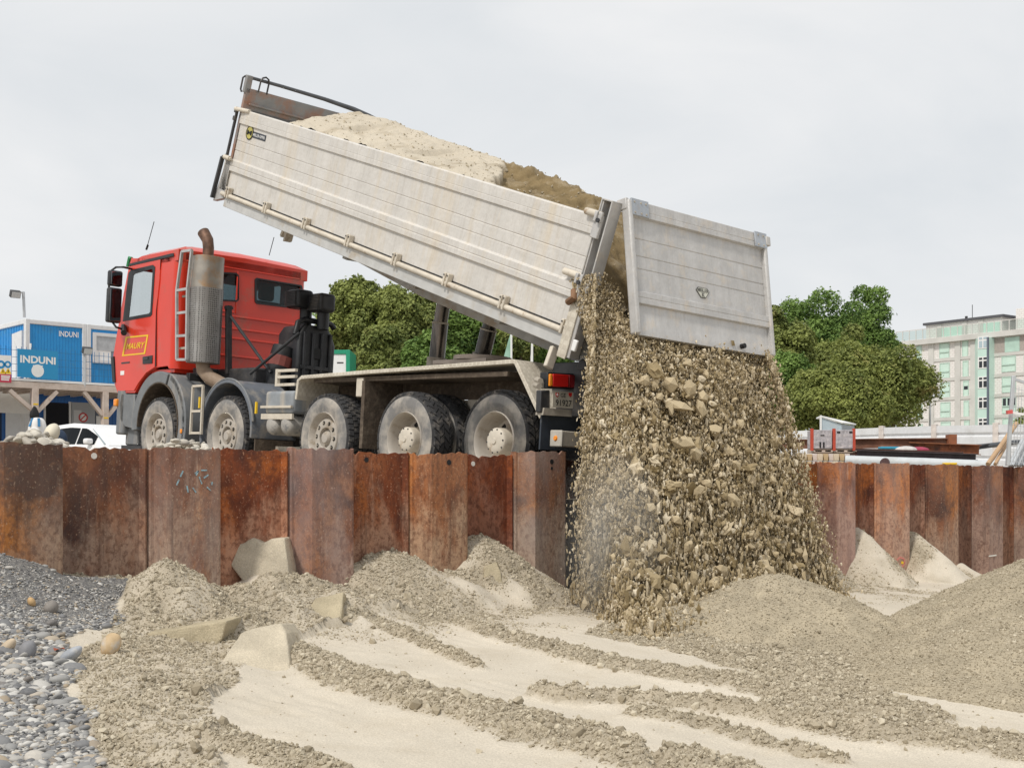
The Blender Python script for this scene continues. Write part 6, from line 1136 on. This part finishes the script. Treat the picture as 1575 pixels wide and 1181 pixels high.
# white hoarding of ribbed sheets between posts
RIBM = mat('white_ribbed_sheet', (.74, .75, .77), .45, .05, var=.05, dirt=(.60, .60, .60), dirt_amt=.3, dscale=1.)
HP = [(1180, 664, 52), (1290, 660.5, 50), (1356, 657.5, 48), (1437, 655, 45), (1532, 653, 42), (1640, 651, 39), (1760, 649, 36)]
hoard = thing('hoarding', Matrix.Translation(Vector(BG(1437, 750, 45))), 'white ribbed metal hoarding with pale posts across the far side of the yard', 'fence')
for (a, b) in zip(HP[:-1], HP[1:]):
    A_ = Vector(BG(*a))-hoard.location; B_ = Vector(BG(*b))-hoard.location; d = (B_-A_); d.z = 0; l = d.length; d.normalize(); n_ = Vector((-d.y, d.x, 0)); h0 = A_.z; zs = []
    prof = []; N = 6; H_ = 2.3
    for i in range(N): z = -H_*i/N; prof += [(.0, z), (.0, z-H_/N*.62), (.05, z-H_/N*.74), (.05, z-H_/N*.88)]
    prof.append((.0, -H_)); V = []
    for P_, zz in ((A_, A_.z), (B_, B_.z)): V += [P_*0+Vector((P_.x, P_.y, 0))+n_*o+Vector((0, 0, zz+z)) for o, z in prof]
    k_ = len(prof); m = MB(); m.add(V, [(i, i+1, k_+i+1, k_+i) for i in range(k_-1)]); o = m.build('ribbed_sheet', RIBM, hoard); s = o.modifiers.new('s', 'SOLIDIFY'); s.thickness = .012
    m = MB(); m.box((A_.x-.09, A_.y-.09, A_.z-2.4), (A_.x+.09, A_.y+.09, A_.z+.06)); m.build('post', mat('post_cream', (.62, .56, .52), .6) if 'post_cream' not in bpy.data.materials else bpy.data.materials['post_cream'], hoard, bevel=.01)
# grey-blue shed
mt_ = yawed(1263, 750, 47, .18); sh_ = thing('shed', mt_, 'small pale blue metal shed with a white sloping roof among the stored material', 'shed'); k = 47/2000.; w1_, w2_ = 33*k, 31*k; zt1, zt2, zt3 = 108*k, 98*k, 97*k
PB = mat('shed_blue', (.42, .50, .55), .5, var=.06, dirt=(.5, .52, .52), dirt_amt=.3); PG = mat('shed_grey', (.30, .33, .35), .5, var=.06)
dep = 2.2; m = MB(); m.plate([(0, 0), (w1_, 0), (w1_, zt2), (0, zt1)], (), 1, 0, .05); m.build('wall', PB, sh_); m = MB(); m.add([(w1_, 0, 0), (w1_+w2_, .5, 0), (w1_+w2_, .5, zt3), (w1_, 0, zt2)], [(0, 1, 2, 3)]); m.build('wall', PG, sh_).modifiers.new('s', 'SOLIDIFY').thickness = .05
m = MB(); m.add([(-.05, -.05, zt1+.02), (w1_+.0, -.06, zt2+.02), (w1_+w2_+.05, .48, zt3+.02), (w2_*.55, 1.4, zt1+.03)], [(0, 1, 2, 3)]); m.build('roof', WHITE, sh_).modifiers.new('s', 'SOLIDIFY').thickness = .05
m = MB(); m.box((-.06, -.05, 0), (-.01, .02, zt1+.08)); m.build('corner_strip', WHITE, sh_)
# two speckled form boxes on pallets on stacked bricks
k = 29/2000.; SPK = mat('speckled_grey', (.36, .34, .36), .8, var=.35, scale=16, dirt=(.60, .55, .55), dirt_amt=.35, dscale=9); REDF = mat('red_strap', (.45, .06, .03), .6, var=.15)
for i, (px0, px1, lb, mk) in enumerate(((1247.5, 1281, 'speckled grey block crate with two black marks, between red straps', 1), (1281.5, 1315.5, 'speckled grey block crate with two small dark holes at its top edge', 2))):
    r = thing('block_crate', yawed(px0, 690, 29), lb, 'crate', 'strapped block crates on the brick stacks'); w = (px1-px0)*k; h = 29*k; m = MB(); m.box((.02, 0, 0), (w-.02, .5, h)); m.build('block', SPK, r, bevel=.015)
    for xx in ((0, w-.05) if i else (0,)) if True else (): m = MB(); m.box((xx-.015, -.01, -.04), (xx+.045, .06, h+.03)); m.build('strap', REDF, r)
    if mk == 1:
        for xx in (.40, .56): m = MB(); m.box((w*xx-.015, -.006, .02), (w*xx+.022, .003, h*.36)); m.build('mark', BLACK, r)
        m = MB(); m.box((w*.42, -.006, h*.68), (w*.60, .003, h*.74)); m.build('mark', BLACK, r)
    else:
        for xx in (.2, .75): m = MB(); m.box((w*xx-.02, -.006, h*.82), (w*xx+.05, .003, h*.92)); m.build('hole', BLACK, r)
    pl_ = thing('pallet', yawed(px0+1, 696, 29.03), ('battered' if i == 0 else 'pale')+' wooden pallet under the speckled crate with '+('two black marks' if i == 0 else 'two small holes'), 'pallet', 'pallets under the block crates')
    m = MB(); m.box((0, 0, .055), (w-.03, .5, .078)); m.box((0, 0, .0), (w-.03, .5, .02)); m.build('board', mat('grey_wood', (.38, .31, .25), .8, var=.3), pl_)
    for xx in (0, .46, .88): m = MB(); m.box((w*xx, .0, .021), (w*xx+.07, .48, .054)); m.build('bearer', TIMB, pl_)
BRK = [mat('brick_cream', (.58, .48, .36), .85, var=.15), mat('brick_tan', (.48, .35, .20), .85, var=.2), mat('brick_pale', (.60, .52, .48), .85, var=.12)]
bi = 0
for row, (py, n, px0) in enumerate(((720, 9, 1232), (708.5, 9, 1233))):
    for i in range(n):
        px = px0+i*8.3; r = thing('stone_block', yawed(px, py, 28.6+.05*(i % 3)), 'cream cut stone block stacked under the pallets behind the wall', 'stone block', 'cut stone blocks stacked behind the wall'); w = 8.0*28.6/2000; h = 11*28.6/2000; m = MB(); m.box((0, 0, 0), (w-.006, .3, h-.004)); o = m.build('block', BRK[(i*7+row*3) % 3], r, bevel=.012); 
        # single mesh thing: fold the child into the root
        o.parent = None; o.matrix_world = r.matrix_world; o.name = 'stone_block'
        for kx in ('label', 'category', 'group'): o[kx] = r[kx]
        bpy.data.objects.remove(r)
# rusty girders, rails and pipes
RST2 = mat('rust_brown', (.17, .075, .045), .8, var=.4, scale=3, dirt=(.26, .17, .12), dirt_amt=.4, dscale=2); RST3 = mat('rust_orange', (.27, .10, .045), .8, var=.3, scale=4, dirt=(.10, .05, .04), dirt_amt=.4)
def girder(p0, p1, D0, D1, h, w, lb, mt, cat='girder', name='steel_girder', fl=.02):
    a = Vector(BG(*p0, D0)); b = Vector(BG(*p1, D1)); d = b-a; l = d.length; d.normalize(); sd = Vector((0, 0, 1)).cross(d).normalized(); up = d.cross(sd); M_ = Matrix((d, sd, up)).transposed().to_4x4(); M_.translation = a
    m = MB(); m.box((0, -w/2, h-fl), (l, w/2, h)); m.box((0, -w/2, 0), (l, w/2, fl)); m.box((0.001, -.01, fl), (l-.001, .01, h-fl)); o = m.build(name, mt); o.matrix_world = M_; tag(o, lb, cat); return o
k = 31/2000.
girder((1180, 690), (1470, 688.5), 33, 31, 15*k, .22, 'long brown steel girder lying level behind the crates, below the hoarding', RST2)
m = MB(); m.box((0, -.02, 0), (12*k, .25, 22*k)); o = m.build('end_plate', RST3); o.matrix_world = yawed(1459, 690, 30.9); o.name = 'steel_plate'; tag(o, 'square rusty steel plate standing at the end of the long girder', 'steel plate')
girder((1318, 701), (1500, 708), 29, 27, .14, .2, 'dark rail profile lying lowest in the steel stack, over the pale pipe', mat('blackened_steel', (.05, .04, .045), .6, var=.3), 'rail', 'steel_rail')
girder((1250, 697.5), (1480, 706), 30.5, 29, .16, .25, 'dark brown girder resting between the long girder and the dark rail', mat('dark_rust', (.085, .04, .03), .8, var=.3))
girder((1400, 695), (1505, 699.5), 31.5, 30.5, .24, .3, 'short orange-rusty girder piece at the right end of the steel stack', RST3)
girder((1460, 699), (1520, 688), 32, 32.5, .10, .12, 'thin dark girder tilted across the right end of the steel stack', STEELD)
def pipe(pts, r, mt, name, lb, cat='pipe'): m = MB(); m.tube(pts, r, 14); o = m.build(name, mt, smooth=True); tag(o, lb, cat); return o
PIPE = mat('pale_concrete_pipe', (.52, .55, .57), .6, var=.08, dirt=(.42, .43, .42), dirt_amt=.3)
pipe([BG(1300, 708.5, 26), BG(1420, 712.5, 25.5), BG(1530, 717, 25)], .11, PIPE, 'pale_pipe', 'long pale grey pipe lying along the top of the far wall')
o = pipe([BG(1360, 712, 24.6), BG(1361, 711, 25.2)], .09, mat('brown_cap', (.09, .05, .05), .8), 'pipe_end', 'round brown pipe end lying in front of the pale pipe', 'pipe')
pipe([BG(1465, 690, 34), BG(1495, 688, 35), BG(1530, 684, 36), BG(1560, 680, 37), BG(1640, 679, 38)], .07, mat('black_hose', (.06, .065, .075), .5), 'hose', 'thick dark grey hose sagging along the foot of the hoarding', 'hose')
for (a, b, r, lb) in (((1519, 714), (1563, 651), .036, 'thicker timber pole leaning beside the grey steel post'), ((1530, 714), (1551, 677), .026, 'thinner timber pole leaning behind the thicker one')): pipe([BG(*a, 19), BG(*b, 19.6)], r, mat('raw_pole', (.48, .32, .19), .75, var=.15), 'timber_pole', lb, 'pole')
# temporary fence panel on its side: grey post with wire mesh
r = thing('fence_panel', Matrix.Translation(Vector(BG(1549, 714, 17.5))), 'leaning grey steel fence frame with thin wire mesh, tied with red-white tape', 'fence panel'); b0 = Vector(r.location)
P_ = lambda px, py, D=17.5: Vector(BG(px, py, D))-b0
m = MB(); m.bar(P_(1549, 716), P_(1558.5, 578), .05, .05, Vector(FWD)); m.build('post', GALV, r, bevel=.008)
m = MB(); m.bar(P_(1558.5, 583), P_(1620, 602), .035, .035, Vector(FWD)); m.build('top_rail', GALV, r)
m = MB()
for i in range(1, 14): m.bar(P_(1553+i*4.6, 590+i*1.3), P_(1549+i*4.6, 712), .005, .005, Vector(FWD))
for j in range(9): m.bar(P_(1557-j*.9, 596+j*14), P_(1620, 614+j*13), .005, .005, Vector(FWD))
m.build('wire_mesh', GALV, r)
m = MB(); m.bar(P_(1548, 634, 17.4), P_(1556, 633, 17.4), .05, .06, Vector(FWD)); m.build('tape_knot', flat('tape_red', (.60, .10, .09), .5), r)
m = MB(); m.bar(P_(1556, 634, 17.4), P_(1566, 636, 17.4), .03, .01, Vector(FWD)); m.bar(P_(1566, 636, 17.4), P_(1600, 640, 17.4), .03, .01, Vector(FWD)); m.build('tape', WHITE, r)
# galvanised scaffold frames leaning in a stack
for i in range(9):
    px = 1552+i*8.; D = 18.2+i*.12; r = thing('scaffold_frame', Matrix.Translation(Vector(BG(px, 716, D))), 'galvanised scaffold frame leaning in the stack beyond the grey fence post', 'scaffold frame', 'scaffold frames leaning in a stack'); b0 = Vector(r.location); P2 = lambda px, py, D_: Vector(BG(px, py, D_))-b0
    for q in (0, 7):
        m = MB(); m.tube([P2(px+q*.6, 716, D), P2(px+q*.6+20, 676-(i % 3)*3, D+.3)], .024, 8); m.build('upright', GALV, r, smooth=True)
    m = MB()
    for f in (.1, .5, .9): m.tube([P2(px+20*f, 716-40*f, D+.3*f), P2(px+4.2+20*f, 716-40*f, D+.3*f)], .016, 6)
    m.build('cross_tube', GALV, r)
o = MB().box((0, 0, 0), (.22, .12, .035)); o = o.build('yellow_wedge', YELLOW, bevel=.01); o.matrix_world = yawed(1452, 714.5, 22); tag(o, 'flat yellow plastic piece on top of the far wall in front of the pale pipe', 'wedge')
o = MB().box((0, 0, 0), (.45, .3, .06)); o = o.build('folded_tarpaulin', flat('tarp_blue', (.03, .28, .42), .6), bevel=.02); o.matrix_world = yawed(1355, 690.5, 30.3); tag(o, 'small blue folded tarpaulin wedged under the long girder', 'tarpaulin')
o = soft('refuse_sack', [(0, .12), (.06, .2), (.13, .17), (.17, .06)], BG(1393, 697, 30.2), 1.4, .9, mat('white_sack', (.60, .57, .55), .7), 'white sack among the rusty girders', 'sack', 4.)
o = soft('refuse_sack', [(0, .10), (.05, .19), (.11, .14), (.14, .05)], BG(1412, 696, 30.3), 1.5, .9, mat('crimson_sack', (.30, .03, .07), .7), 'crimson sack among the rusty girders, beside the white one', 'sack', 5.)
# street lamp
a = BG(1430, 700, 85); r = thing('street_lamp', Matrix.Translation(Vector(a)), 'thin grey street lamp standing in front of the round chestnut', 'street lamp'); h = 86*85/2000; dr_ = Vector(RGT); m = MB(); m.tube([(0, 0, 0), (0, 0, h), Vector((0, 0, h+.15))+dr_*.15], .06, 8); m.build('mast', GALV, r)
m = MB(); m.tube([Vector((0, 0, h+.12))+dr_*.1, Vector((0, 0, h+.3))+dr_*.6], [.10, .12], 8); m.build('lamp_head', GALV, r)
# ================================================================== apartment house
ba = RGT*.614-FWD*.789; bi_ = RGT*.789+FWD*.614; bp = BG(1450, 750, 190); HM = Matrix(((ba[0], bi_[0], 0, bp[0]), (ba[1], bi_[1], 0, bp[1]), (0, 0, 1, -3), (0, 0, 0, 1)))
house = thing('apartment_house', HM, 'pale stone apartment house with mint green shutters and a glazed stair bay, beyond the trees', 'building')
def hp(zx, zy, y=0.): p = hitM(1390+zx/5.903, 460+zy/5.905, 1, y, HM); return p[0], p[2]
stm, stn, stp = nodes('stone_cladding'); t = stn.nodes.new('ShaderNodeTexCoord'); mpn = stn.nodes.new('ShaderNodeMapping'); mpn.inputs['Rotation'].default_value = (radians(90), 0, 0); bt = stn.nodes.new('ShaderNodeTexBrick'); bt.inputs['Scale'].default_value = .8; bt.inputs['Color1'].default_value = (.76, .735, .71, 1); bt.inputs['Color2'].default_value = (.79, .765, .74, 1); bt.inputs['Mortar'].default_value = (.60, .55, .53, 1); bt.inputs['Mortar Size'].default_value = .02
stn.links.new(t.outputs['Object'], mpn.inputs[0]); stn.links.new(mpn.outputs[0], bt.inputs['Vector']); stn.links.new(bt.outputs[0], stp.inputs['Base Color']); stp.inputs['Roughness'].default_value = .8
CONC = mat('weathered_concrete', (.58, .57, .54), .85, var=.1, scale=.5); MINT = mat('mint_shutter', (.58, .745, .66), .6, var=.06, scale=1); MINTD = mat('mint_frame', (.48, .62, .545), .6); WDK = flat('window_dark', (.02, .025, .03), .1); WPL = flat('window_pale', (.40, .50, .55), .1)
x0, zr0 = hp(-60, 400); x1, _ = hp(640, 335); x2, _ = hp(1250, 300); zroof = hp(400, 355)[1]; xw, _ = hp(785, 330)
m = MB(); m.box((x0, 0, 0), (x1+3, 14, zroof-.6)); m.box((xw, .0, 0), (x2, 14, zroof-.6)); m.build('wall', stm, house)
m = MB(); m.box((x0-.5, -.7, zroof-.6), (x2, 14, zroof+.15)); m.build('cornice', CONC, house)
def pil(zx, w=.9, a=True): x = hp(zx, 600)[0]; m = MB(); m.box((x-w/2, -.18, 0), (x+w/2, -.003, zroof-.602)); m.build('pilaster', CONC, house)
for zx in (250, 490, 632, 785): pil(zx)
flo = [hp(560, v_)[1] for v_ in (530, 715, 892, 1078)]
flo += [flo[-1]-(flo[0]-flo[-1])/3*(i+1) for i in range(4)]
for z in flo:
    if z > 0: m = MB(); m.box((x0, -.12, z-.25), (x1, -.005, z+.2)); m.box((xw+.4, -.12, z-.25), (x2, -.005, z+.2)); m.build('floor_band', CONC, house)
def shutter(a, b, c, d, part=.0, name='window'):
    p0 = hp(a, d); p1 = hp(c, b); p0 = (p0[0], hp((a+c)/2, d)[1]); p1 = (p1[0], hp((a+c)/2, b)[1]); m = MB(); m.plate([(p0[0], p0[1]), (p1[0], p0[1]), (p1[0], p1[1]), (p0[0], p1[1])], [[(p0[0]+.12, p0[1]+.12), (p1[0]-.12, p0[1]+.12), (p1[0]-.12, p1[1]-.12), (p0[0]+.12, p1[1]-.12)]], 1, -.10, .06); f = m.build(name, MINTD, house)
    m = MB(); m.box((p0[0]+.1, -.05, p0[1]+.1), (p1[0]-.1, -.02, p1[1]-.1)); m.build('shutter', MINT, f)
    if part: zz = p0[1]+(p1[1]-p0[1])*part; m = MB(); m.box((p0[0]+.05, -.16, zz-.08), (p1[0]-.05, -.11, zz+.08)); m.build('rail', MINTD, f)
    return f, p0, p1
dy = 181
for i in range(6):
    shutter(323+i*3, 400+i*dy*.985, 413+i*3, 540+i*dy*.985, .42); shutter(115+i*3, 425+i*dy*.98, 160+i*3, 560+i*dy*.98)
    f, p0, p1 = shutter(530+i*4.2, 378+i*dy*1.0, 583+i*3.4, 525+i*dy*1.0)
    if i == 2: m = MB(); zz = p0[1]+(p1[1]-p0[1])*.45; m.box((p0[0]+.14, -.07, zz), (p1[0]-.14, -.045, zz+.5)); m.build('gap', WDK, f)
for i in range(5):
    f, p0, p1 = shutter(888+i*2.5, 515+i*188, 1016+i*2.5, 660+i*188, .45)
    if i == 2:
        for q in (.05, .38, .72): w = p1[0]-p0[0]; m = MB(); m.box((p0[0]+w*q, -.07, p0[1]+(p1[1]-p0[1])*.45), (p0[0]+w*(q+.22), -.045, p1[1]-.15)); m.build('pane', WDK, f)
    shutter(1090+i*3, 505+i*188, 1190+i*3, 650+i*188, .45)
# loggia on the top floor, glazed bay, penthouse, roof rail
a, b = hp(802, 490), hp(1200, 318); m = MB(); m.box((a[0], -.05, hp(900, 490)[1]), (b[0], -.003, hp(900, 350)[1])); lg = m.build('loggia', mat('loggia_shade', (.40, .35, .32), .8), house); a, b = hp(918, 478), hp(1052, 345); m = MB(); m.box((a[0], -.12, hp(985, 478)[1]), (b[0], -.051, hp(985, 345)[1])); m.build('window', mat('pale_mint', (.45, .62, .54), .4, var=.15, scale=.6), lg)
xb0, xb1 = hp(640, 600)[0], hp(770, 600)[0]; m = MB(); xf0, xf1 = hp(668, 600, -1.6)[0], hp(764, 600, -1.6)[0]; m.prism([(xb0, .0), (xf0, -1.6), (xf1, -1.6), (xf1, .3), (xf1, 2), (xb0, 2)], 2, 0, zroof-.65); by_ = m.build('stair_bay', mat('bay_mint', (.54, .72, .645), .35, var=.06, scale=.6), house)
m = MB(); m.box((xf1-.14, -1.75, 0), (xf1+.05, -1.45, zroof-.64)); m.build('bay_edge', flat('bay_slate_edge', (.13, .155, .20), .5), by_)
for i, (v0, v1) in enumerate(((345, 445), (530, 625), (710, 805), (895, 990), (1085, 1180), (1272, 1367))):
    z0_, z1_ = hp(700, v1, -1.6)[1], hp(700, v0, -1.6)[1]; xs0, xs1 = hp(678, 600, -1.6)[0], hp(758, 600, -1.6)[0]; m = MB(); m.box((xs0-.1, -1.66, z0_-.1), (xs1+.1, -1.605, z1_+.1)); wq = m.build('window', WHITE, by_)
    w = (xs1-xs0)/2
    for j in (0, 1):
        for (fa, fb) in ((0, .66), (.74, 1)): m = MB(); m.box((xs0+w*j+.1, -1.69, z0_+(z1_-z0_)*fa+.06), (xs0+w*(j+1)-.1, -1.661, z0_+(z1_-z0_)*fb-.04)); m.build('pane', WPL if i == 0 else WDK, wq)
xp0, xp1 = hp(200, 250, 3.)[0], hp(890, 250, 3.)[0]; zp = hp(560, 178, 3.)[1]; m = MB(); m.box((xp0, 3, zroof+.16), (xp1, 12, zp-.35)); ph = m.build('penthouse', stm, house); m = MB(); m.box((xp0-.3, 2.6, zp-.35), (xp1+.4, 12.3, zp)); m.build('roof', flat('dark_fascia', (.09, .09, .10), .6), ph)
for (a, b) in ((342, 542), (718, 868)): xa_, xb_ = hp(a, 300, 3.)[0], hp(b, 300, 3.)[0]; m = MB(); m.box((xa_, 2.9, zroof+.3), (xb_, 2.997, zp-1.0)); m.build('window', MINT, ph)
for zx in (325, 552, 700): x = hp(zx, 300, 3.)[0]; m = MB(); m.box((x-.4, 2.85, zroof+.16), (x+.4, 2.996, zp-.36)); m.build('pilaster', CONC, ph)
m = MB(); xa_ = hp(1015, 100, 3.)[0]; m.box((xa_, 3, zroof+.16), (xa_+12, 12, hp(1050, 85, 3.)[1])); m.build('lift_house', stm, house)
m = MB(); zq = zroof+.15
for i in range(20): x = x0+(x2-x0)*i/20; m.box((x, -.45, zq), (x+.12, -.38, zq+1.5))
m.box((x0, -.46, zq+1.45), (x2, -.37, zq+1.55)); rl_ = m.build('roof_railing', CONC, house); m = MB(); m.box((x0, -.40, zq+.1), (x2, -.385, zq+1.4)); m.build('glass_screen', glass('mint_glass', (.93, .98, .96), .92), rl_)
m = MB(); x = hp(585, 130, 5.)[0]; m.tube([(x, 6, zp), (x, 6, zp+2.4)], .05, 6); m.tube([(x-1, 6, zp), (x-1, 6, zp+.8)], .2, 6); m.build('aerial', STEELD, house)
# ================================================================== trees
def leaf_mat(name, cols, brown=None, bamt=.0):
    m_, n_, p_ = nodes(name); g = n_.nodes.new('ShaderNodeNewGeometry'); k_ = ramp(n_, g.outputs['Random Per Island'], [(i/(len(cols)-1), c) for i, c in enumerate(cols)])
    k_ = mixc(n_, ramp(n_, nz(n_, .45, 3), [(.35, 0), (.65, .7)]), k_, [c*1.5 for c in cols[-1]])
    if brown is not None: k_ = mixc(n_, ramp(n_, nz(n_, .33, 4, .6), [(.66-.2*bamt, 0), (.72, .8)]), k_, brown)
    n_.links.new(k_, p_.inputs['Base Color']); p_.inputs['Roughness'].default_value = .6; p_.inputs['Specular IOR Level'].default_value = .3
    tr = n_.nodes.new('ShaderNodeBsdfTranslucent'); n_.links.new(k_, tr.inputs[0]); ms = n_.nodes.new('ShaderNodeMixShader'); ms.inputs[0].default_value = .25; n_.links.new(p_.outputs[0], ms.inputs[1]); n_.links.new(tr.outputs[0], ms.inputs[2]); n_.links.new(ms.outputs[0], [x for x in n_.nodes if x.type == 'OUTPUT_MATERIAL'][0].inputs[0]); return m_
BARK = mat('bark', (.10, .08, .06), .9, var=.3)
LM = {'mid': leaf_mat('foliage_mid', [(.06, .09, .028), (.14, .18, .05), (.27, .30, .09)], (.30, .20, .10), .35), 'dark': leaf_mat('foliage_dark', [(.045, .095, .026), (.095, .175, .042), (.19, .28, .068)]), 'chest': leaf_mat('foliage_chestnut', [(.06, .092, .022), (.135, .17, .042), (.26, .285, .08)], (.30, .21, .085), .25)}
def tree(px, D, pz0, pz1, rpx, kind, lb, nl=26, leaves=14000, ls=.26, seed=0, dome=False, flat_=1.):
    rg_ = np.random.default_rng(900+seed); nl = int(nl*(1.7 if not dome else 1.3)); pz0 = pz0-(6 if not dome else 2); k_ = D/2000.; base = BG(px, 750, D); base[2] = -2.0; zt_, zb_ = (750-pz0)*k_, (750-pz1)*k_; R_ = rpx*k_; cz = (zt_+zb_)/2; hz = (zt_-zb_)/2
    r = empty('tree', base, 0, lb, 'tree')
    # lobes fill an ellipsoid; leaves sit on the lobes' outsides
    L = rg_.normal(size=(nl, 3)); L /= np.linalg.norm(L, axis=1)[:, None]; L *= (rg_.random((nl, 1))**.45); nl2 = nl
    rad = (.20+.20*rg_.random(nl)) if not dome else (.26+.12*rg_.random(nl))
    if dome: L[:, 2] = np.abs(L[:, 2])*1.25-.35
    L = L*(1.04-rad[:, None]*.75); C_ = L*np.array([R_, R_*.9, hz])+np.array([0, 0, cz]); rr = rad*min(R_, hz*1.15)
    w = rr**2; pick = rg_.choice(nl, leaves, p=w/w.sum()); d = rg_.normal(size=(leaves, 3)); d /= np.linalg.norm(d, axis=1)[:, None]; d[:, 2] = np.where((d[:, 2] < -.35) & (rg_.random(leaves) < .6), -d[:, 2], d[:, 2])
    bumpy = 1+.24*np.sin(d[:, 0]*9+pick*1.7)*np.sin(d[:, 1]*8+pick)*np.sin(d[:, 2]*9+pick*.7)
    P_ = C_[pick]+d*(rr[pick]*bumpy*(1-.45*rg_.random(leaves)**2)*(1+.16*(rg_.random(leaves) < .12)*rg_.random(leaves)))[:, None]
    nrm = d+.65*rg_.normal(size=d.shape)+np.array([0, 0, .45]); nrm /= np.linalg.norm(nrm, axis=1)[:, None]; t1 = np.cross(nrm, rg_.normal(size=d.shape)); t1 /= np.linalg.norm(t1, axis=1)[:, None]; t2 = np.cross(nrm, t1)
    s = ls*(.6+.8*rg_.random((leaves, 1))); P_[:, 2] -= base[2]
    V = np.stack([P_-t1*s*.75, P_+t2*s*.42+nrm*s*.12, P_+t1*s*.75, P_-t2*s*.42+nrm*s*.12], 1).reshape(-1, 3); F = np.arange(len(V)).reshape(-1, 4); np_mesh('crown', V, F, LM[kind], r)
    m = MB(); h0 = max(zb_-base[2], 1.5); tr_ = .028*(zt_-base[2]); m.tube([(0, 0, 0), (.1, .05, h0*.5), (0, 0, h0), (0, .1, cz-base[2])], [tr_*1.3, tr_, tr_*.8, tr_*.4], 8); m.build('trunk', BARK, r, smooth=True)
    m = MB()
    for i in rg_.choice(nl, min(9, nl), replace=False): e = C_[i]-np.array([0, 0, base[2]]); m.tube([(0, 0, h0*.8), (e[0]*.45, e[1]*.45, h0*.8+(e[2]-h0*.8)*.6), tuple(e)], [tr_*.5, tr_*.3, tr_*.1], 6)
    m.build('limb', BARK, r)
TR = [(545, 72, 428, 580, 62, 'mid', 'leafy tree with a bright green crown just behind the air filter', 30, 58140), (520, 80, 455, 610, 55, 'dark', 'darker tree low behind the air filter, partly behind the bright green one', 22, 37620), (628, 70, 430, 585, 60, 'mid', 'tree with browning leaves above the middle axles', 30, 58140), (590, 66, 500, 610, 48, 'mid', 'low bushy tree in front of the browning tree', 22, 37620),
      (705, 74, 440, 600, 66, 'dark', 'deep green tree between the two tipping rams', 28, 54720), (775, 76, 455, 600, 60, 'mid', 'green tree behind the green banner', 26, 47880), (845, 78, 470, 610, 55, 'dark', 'deep green tree behind the truck tail', 24, 41040), (660, 64, 510, 610, 50, 'dark', 'low dark tree behind the first tipping ram', 20, 37620),
      (1262, 108, 437, 660, 80, 'dark', 'tall dark green tree rising highest behind the tailgate', 34, 75240), (1335, 112, 437, 660, 62, 'dark', 'tall dark green tree rising just before the apartment house', 32, 68400), (1205, 96, 455, 680, 50, 'mid', 'lighter green tree close against the tailgate edge', 26, 47880), (1295, 100, 500, 680, 60, 'mid', 'middle-sized green tree between the two tall dark ones', 24, 44460), (1215, 92, 540, 700, 60, 'dark', 'low dark tree beside the falling sand', 24, 41040)]
for i, a in enumerate(TR): tree(*a, ls=.135 if a[1] < 90 else .165, seed=i)
tree(1345, 82, 518, 700, 116, 'chest', 'broad round chestnut tree with olive and yellowing leaves', 46, 105000, .14, 31, True); tree(1285, 76, 560, 700, 92, 'chest', 'lower rounded chestnut in front of the broad round one', 36, 80000, .135, 32, True)
a = BG(1570, 652, 60); tree(1572, 60, 625, 690, 16, 'mid', 'small leafy bush showing above the hoarding at the right', 10, 2600, .14, 41)
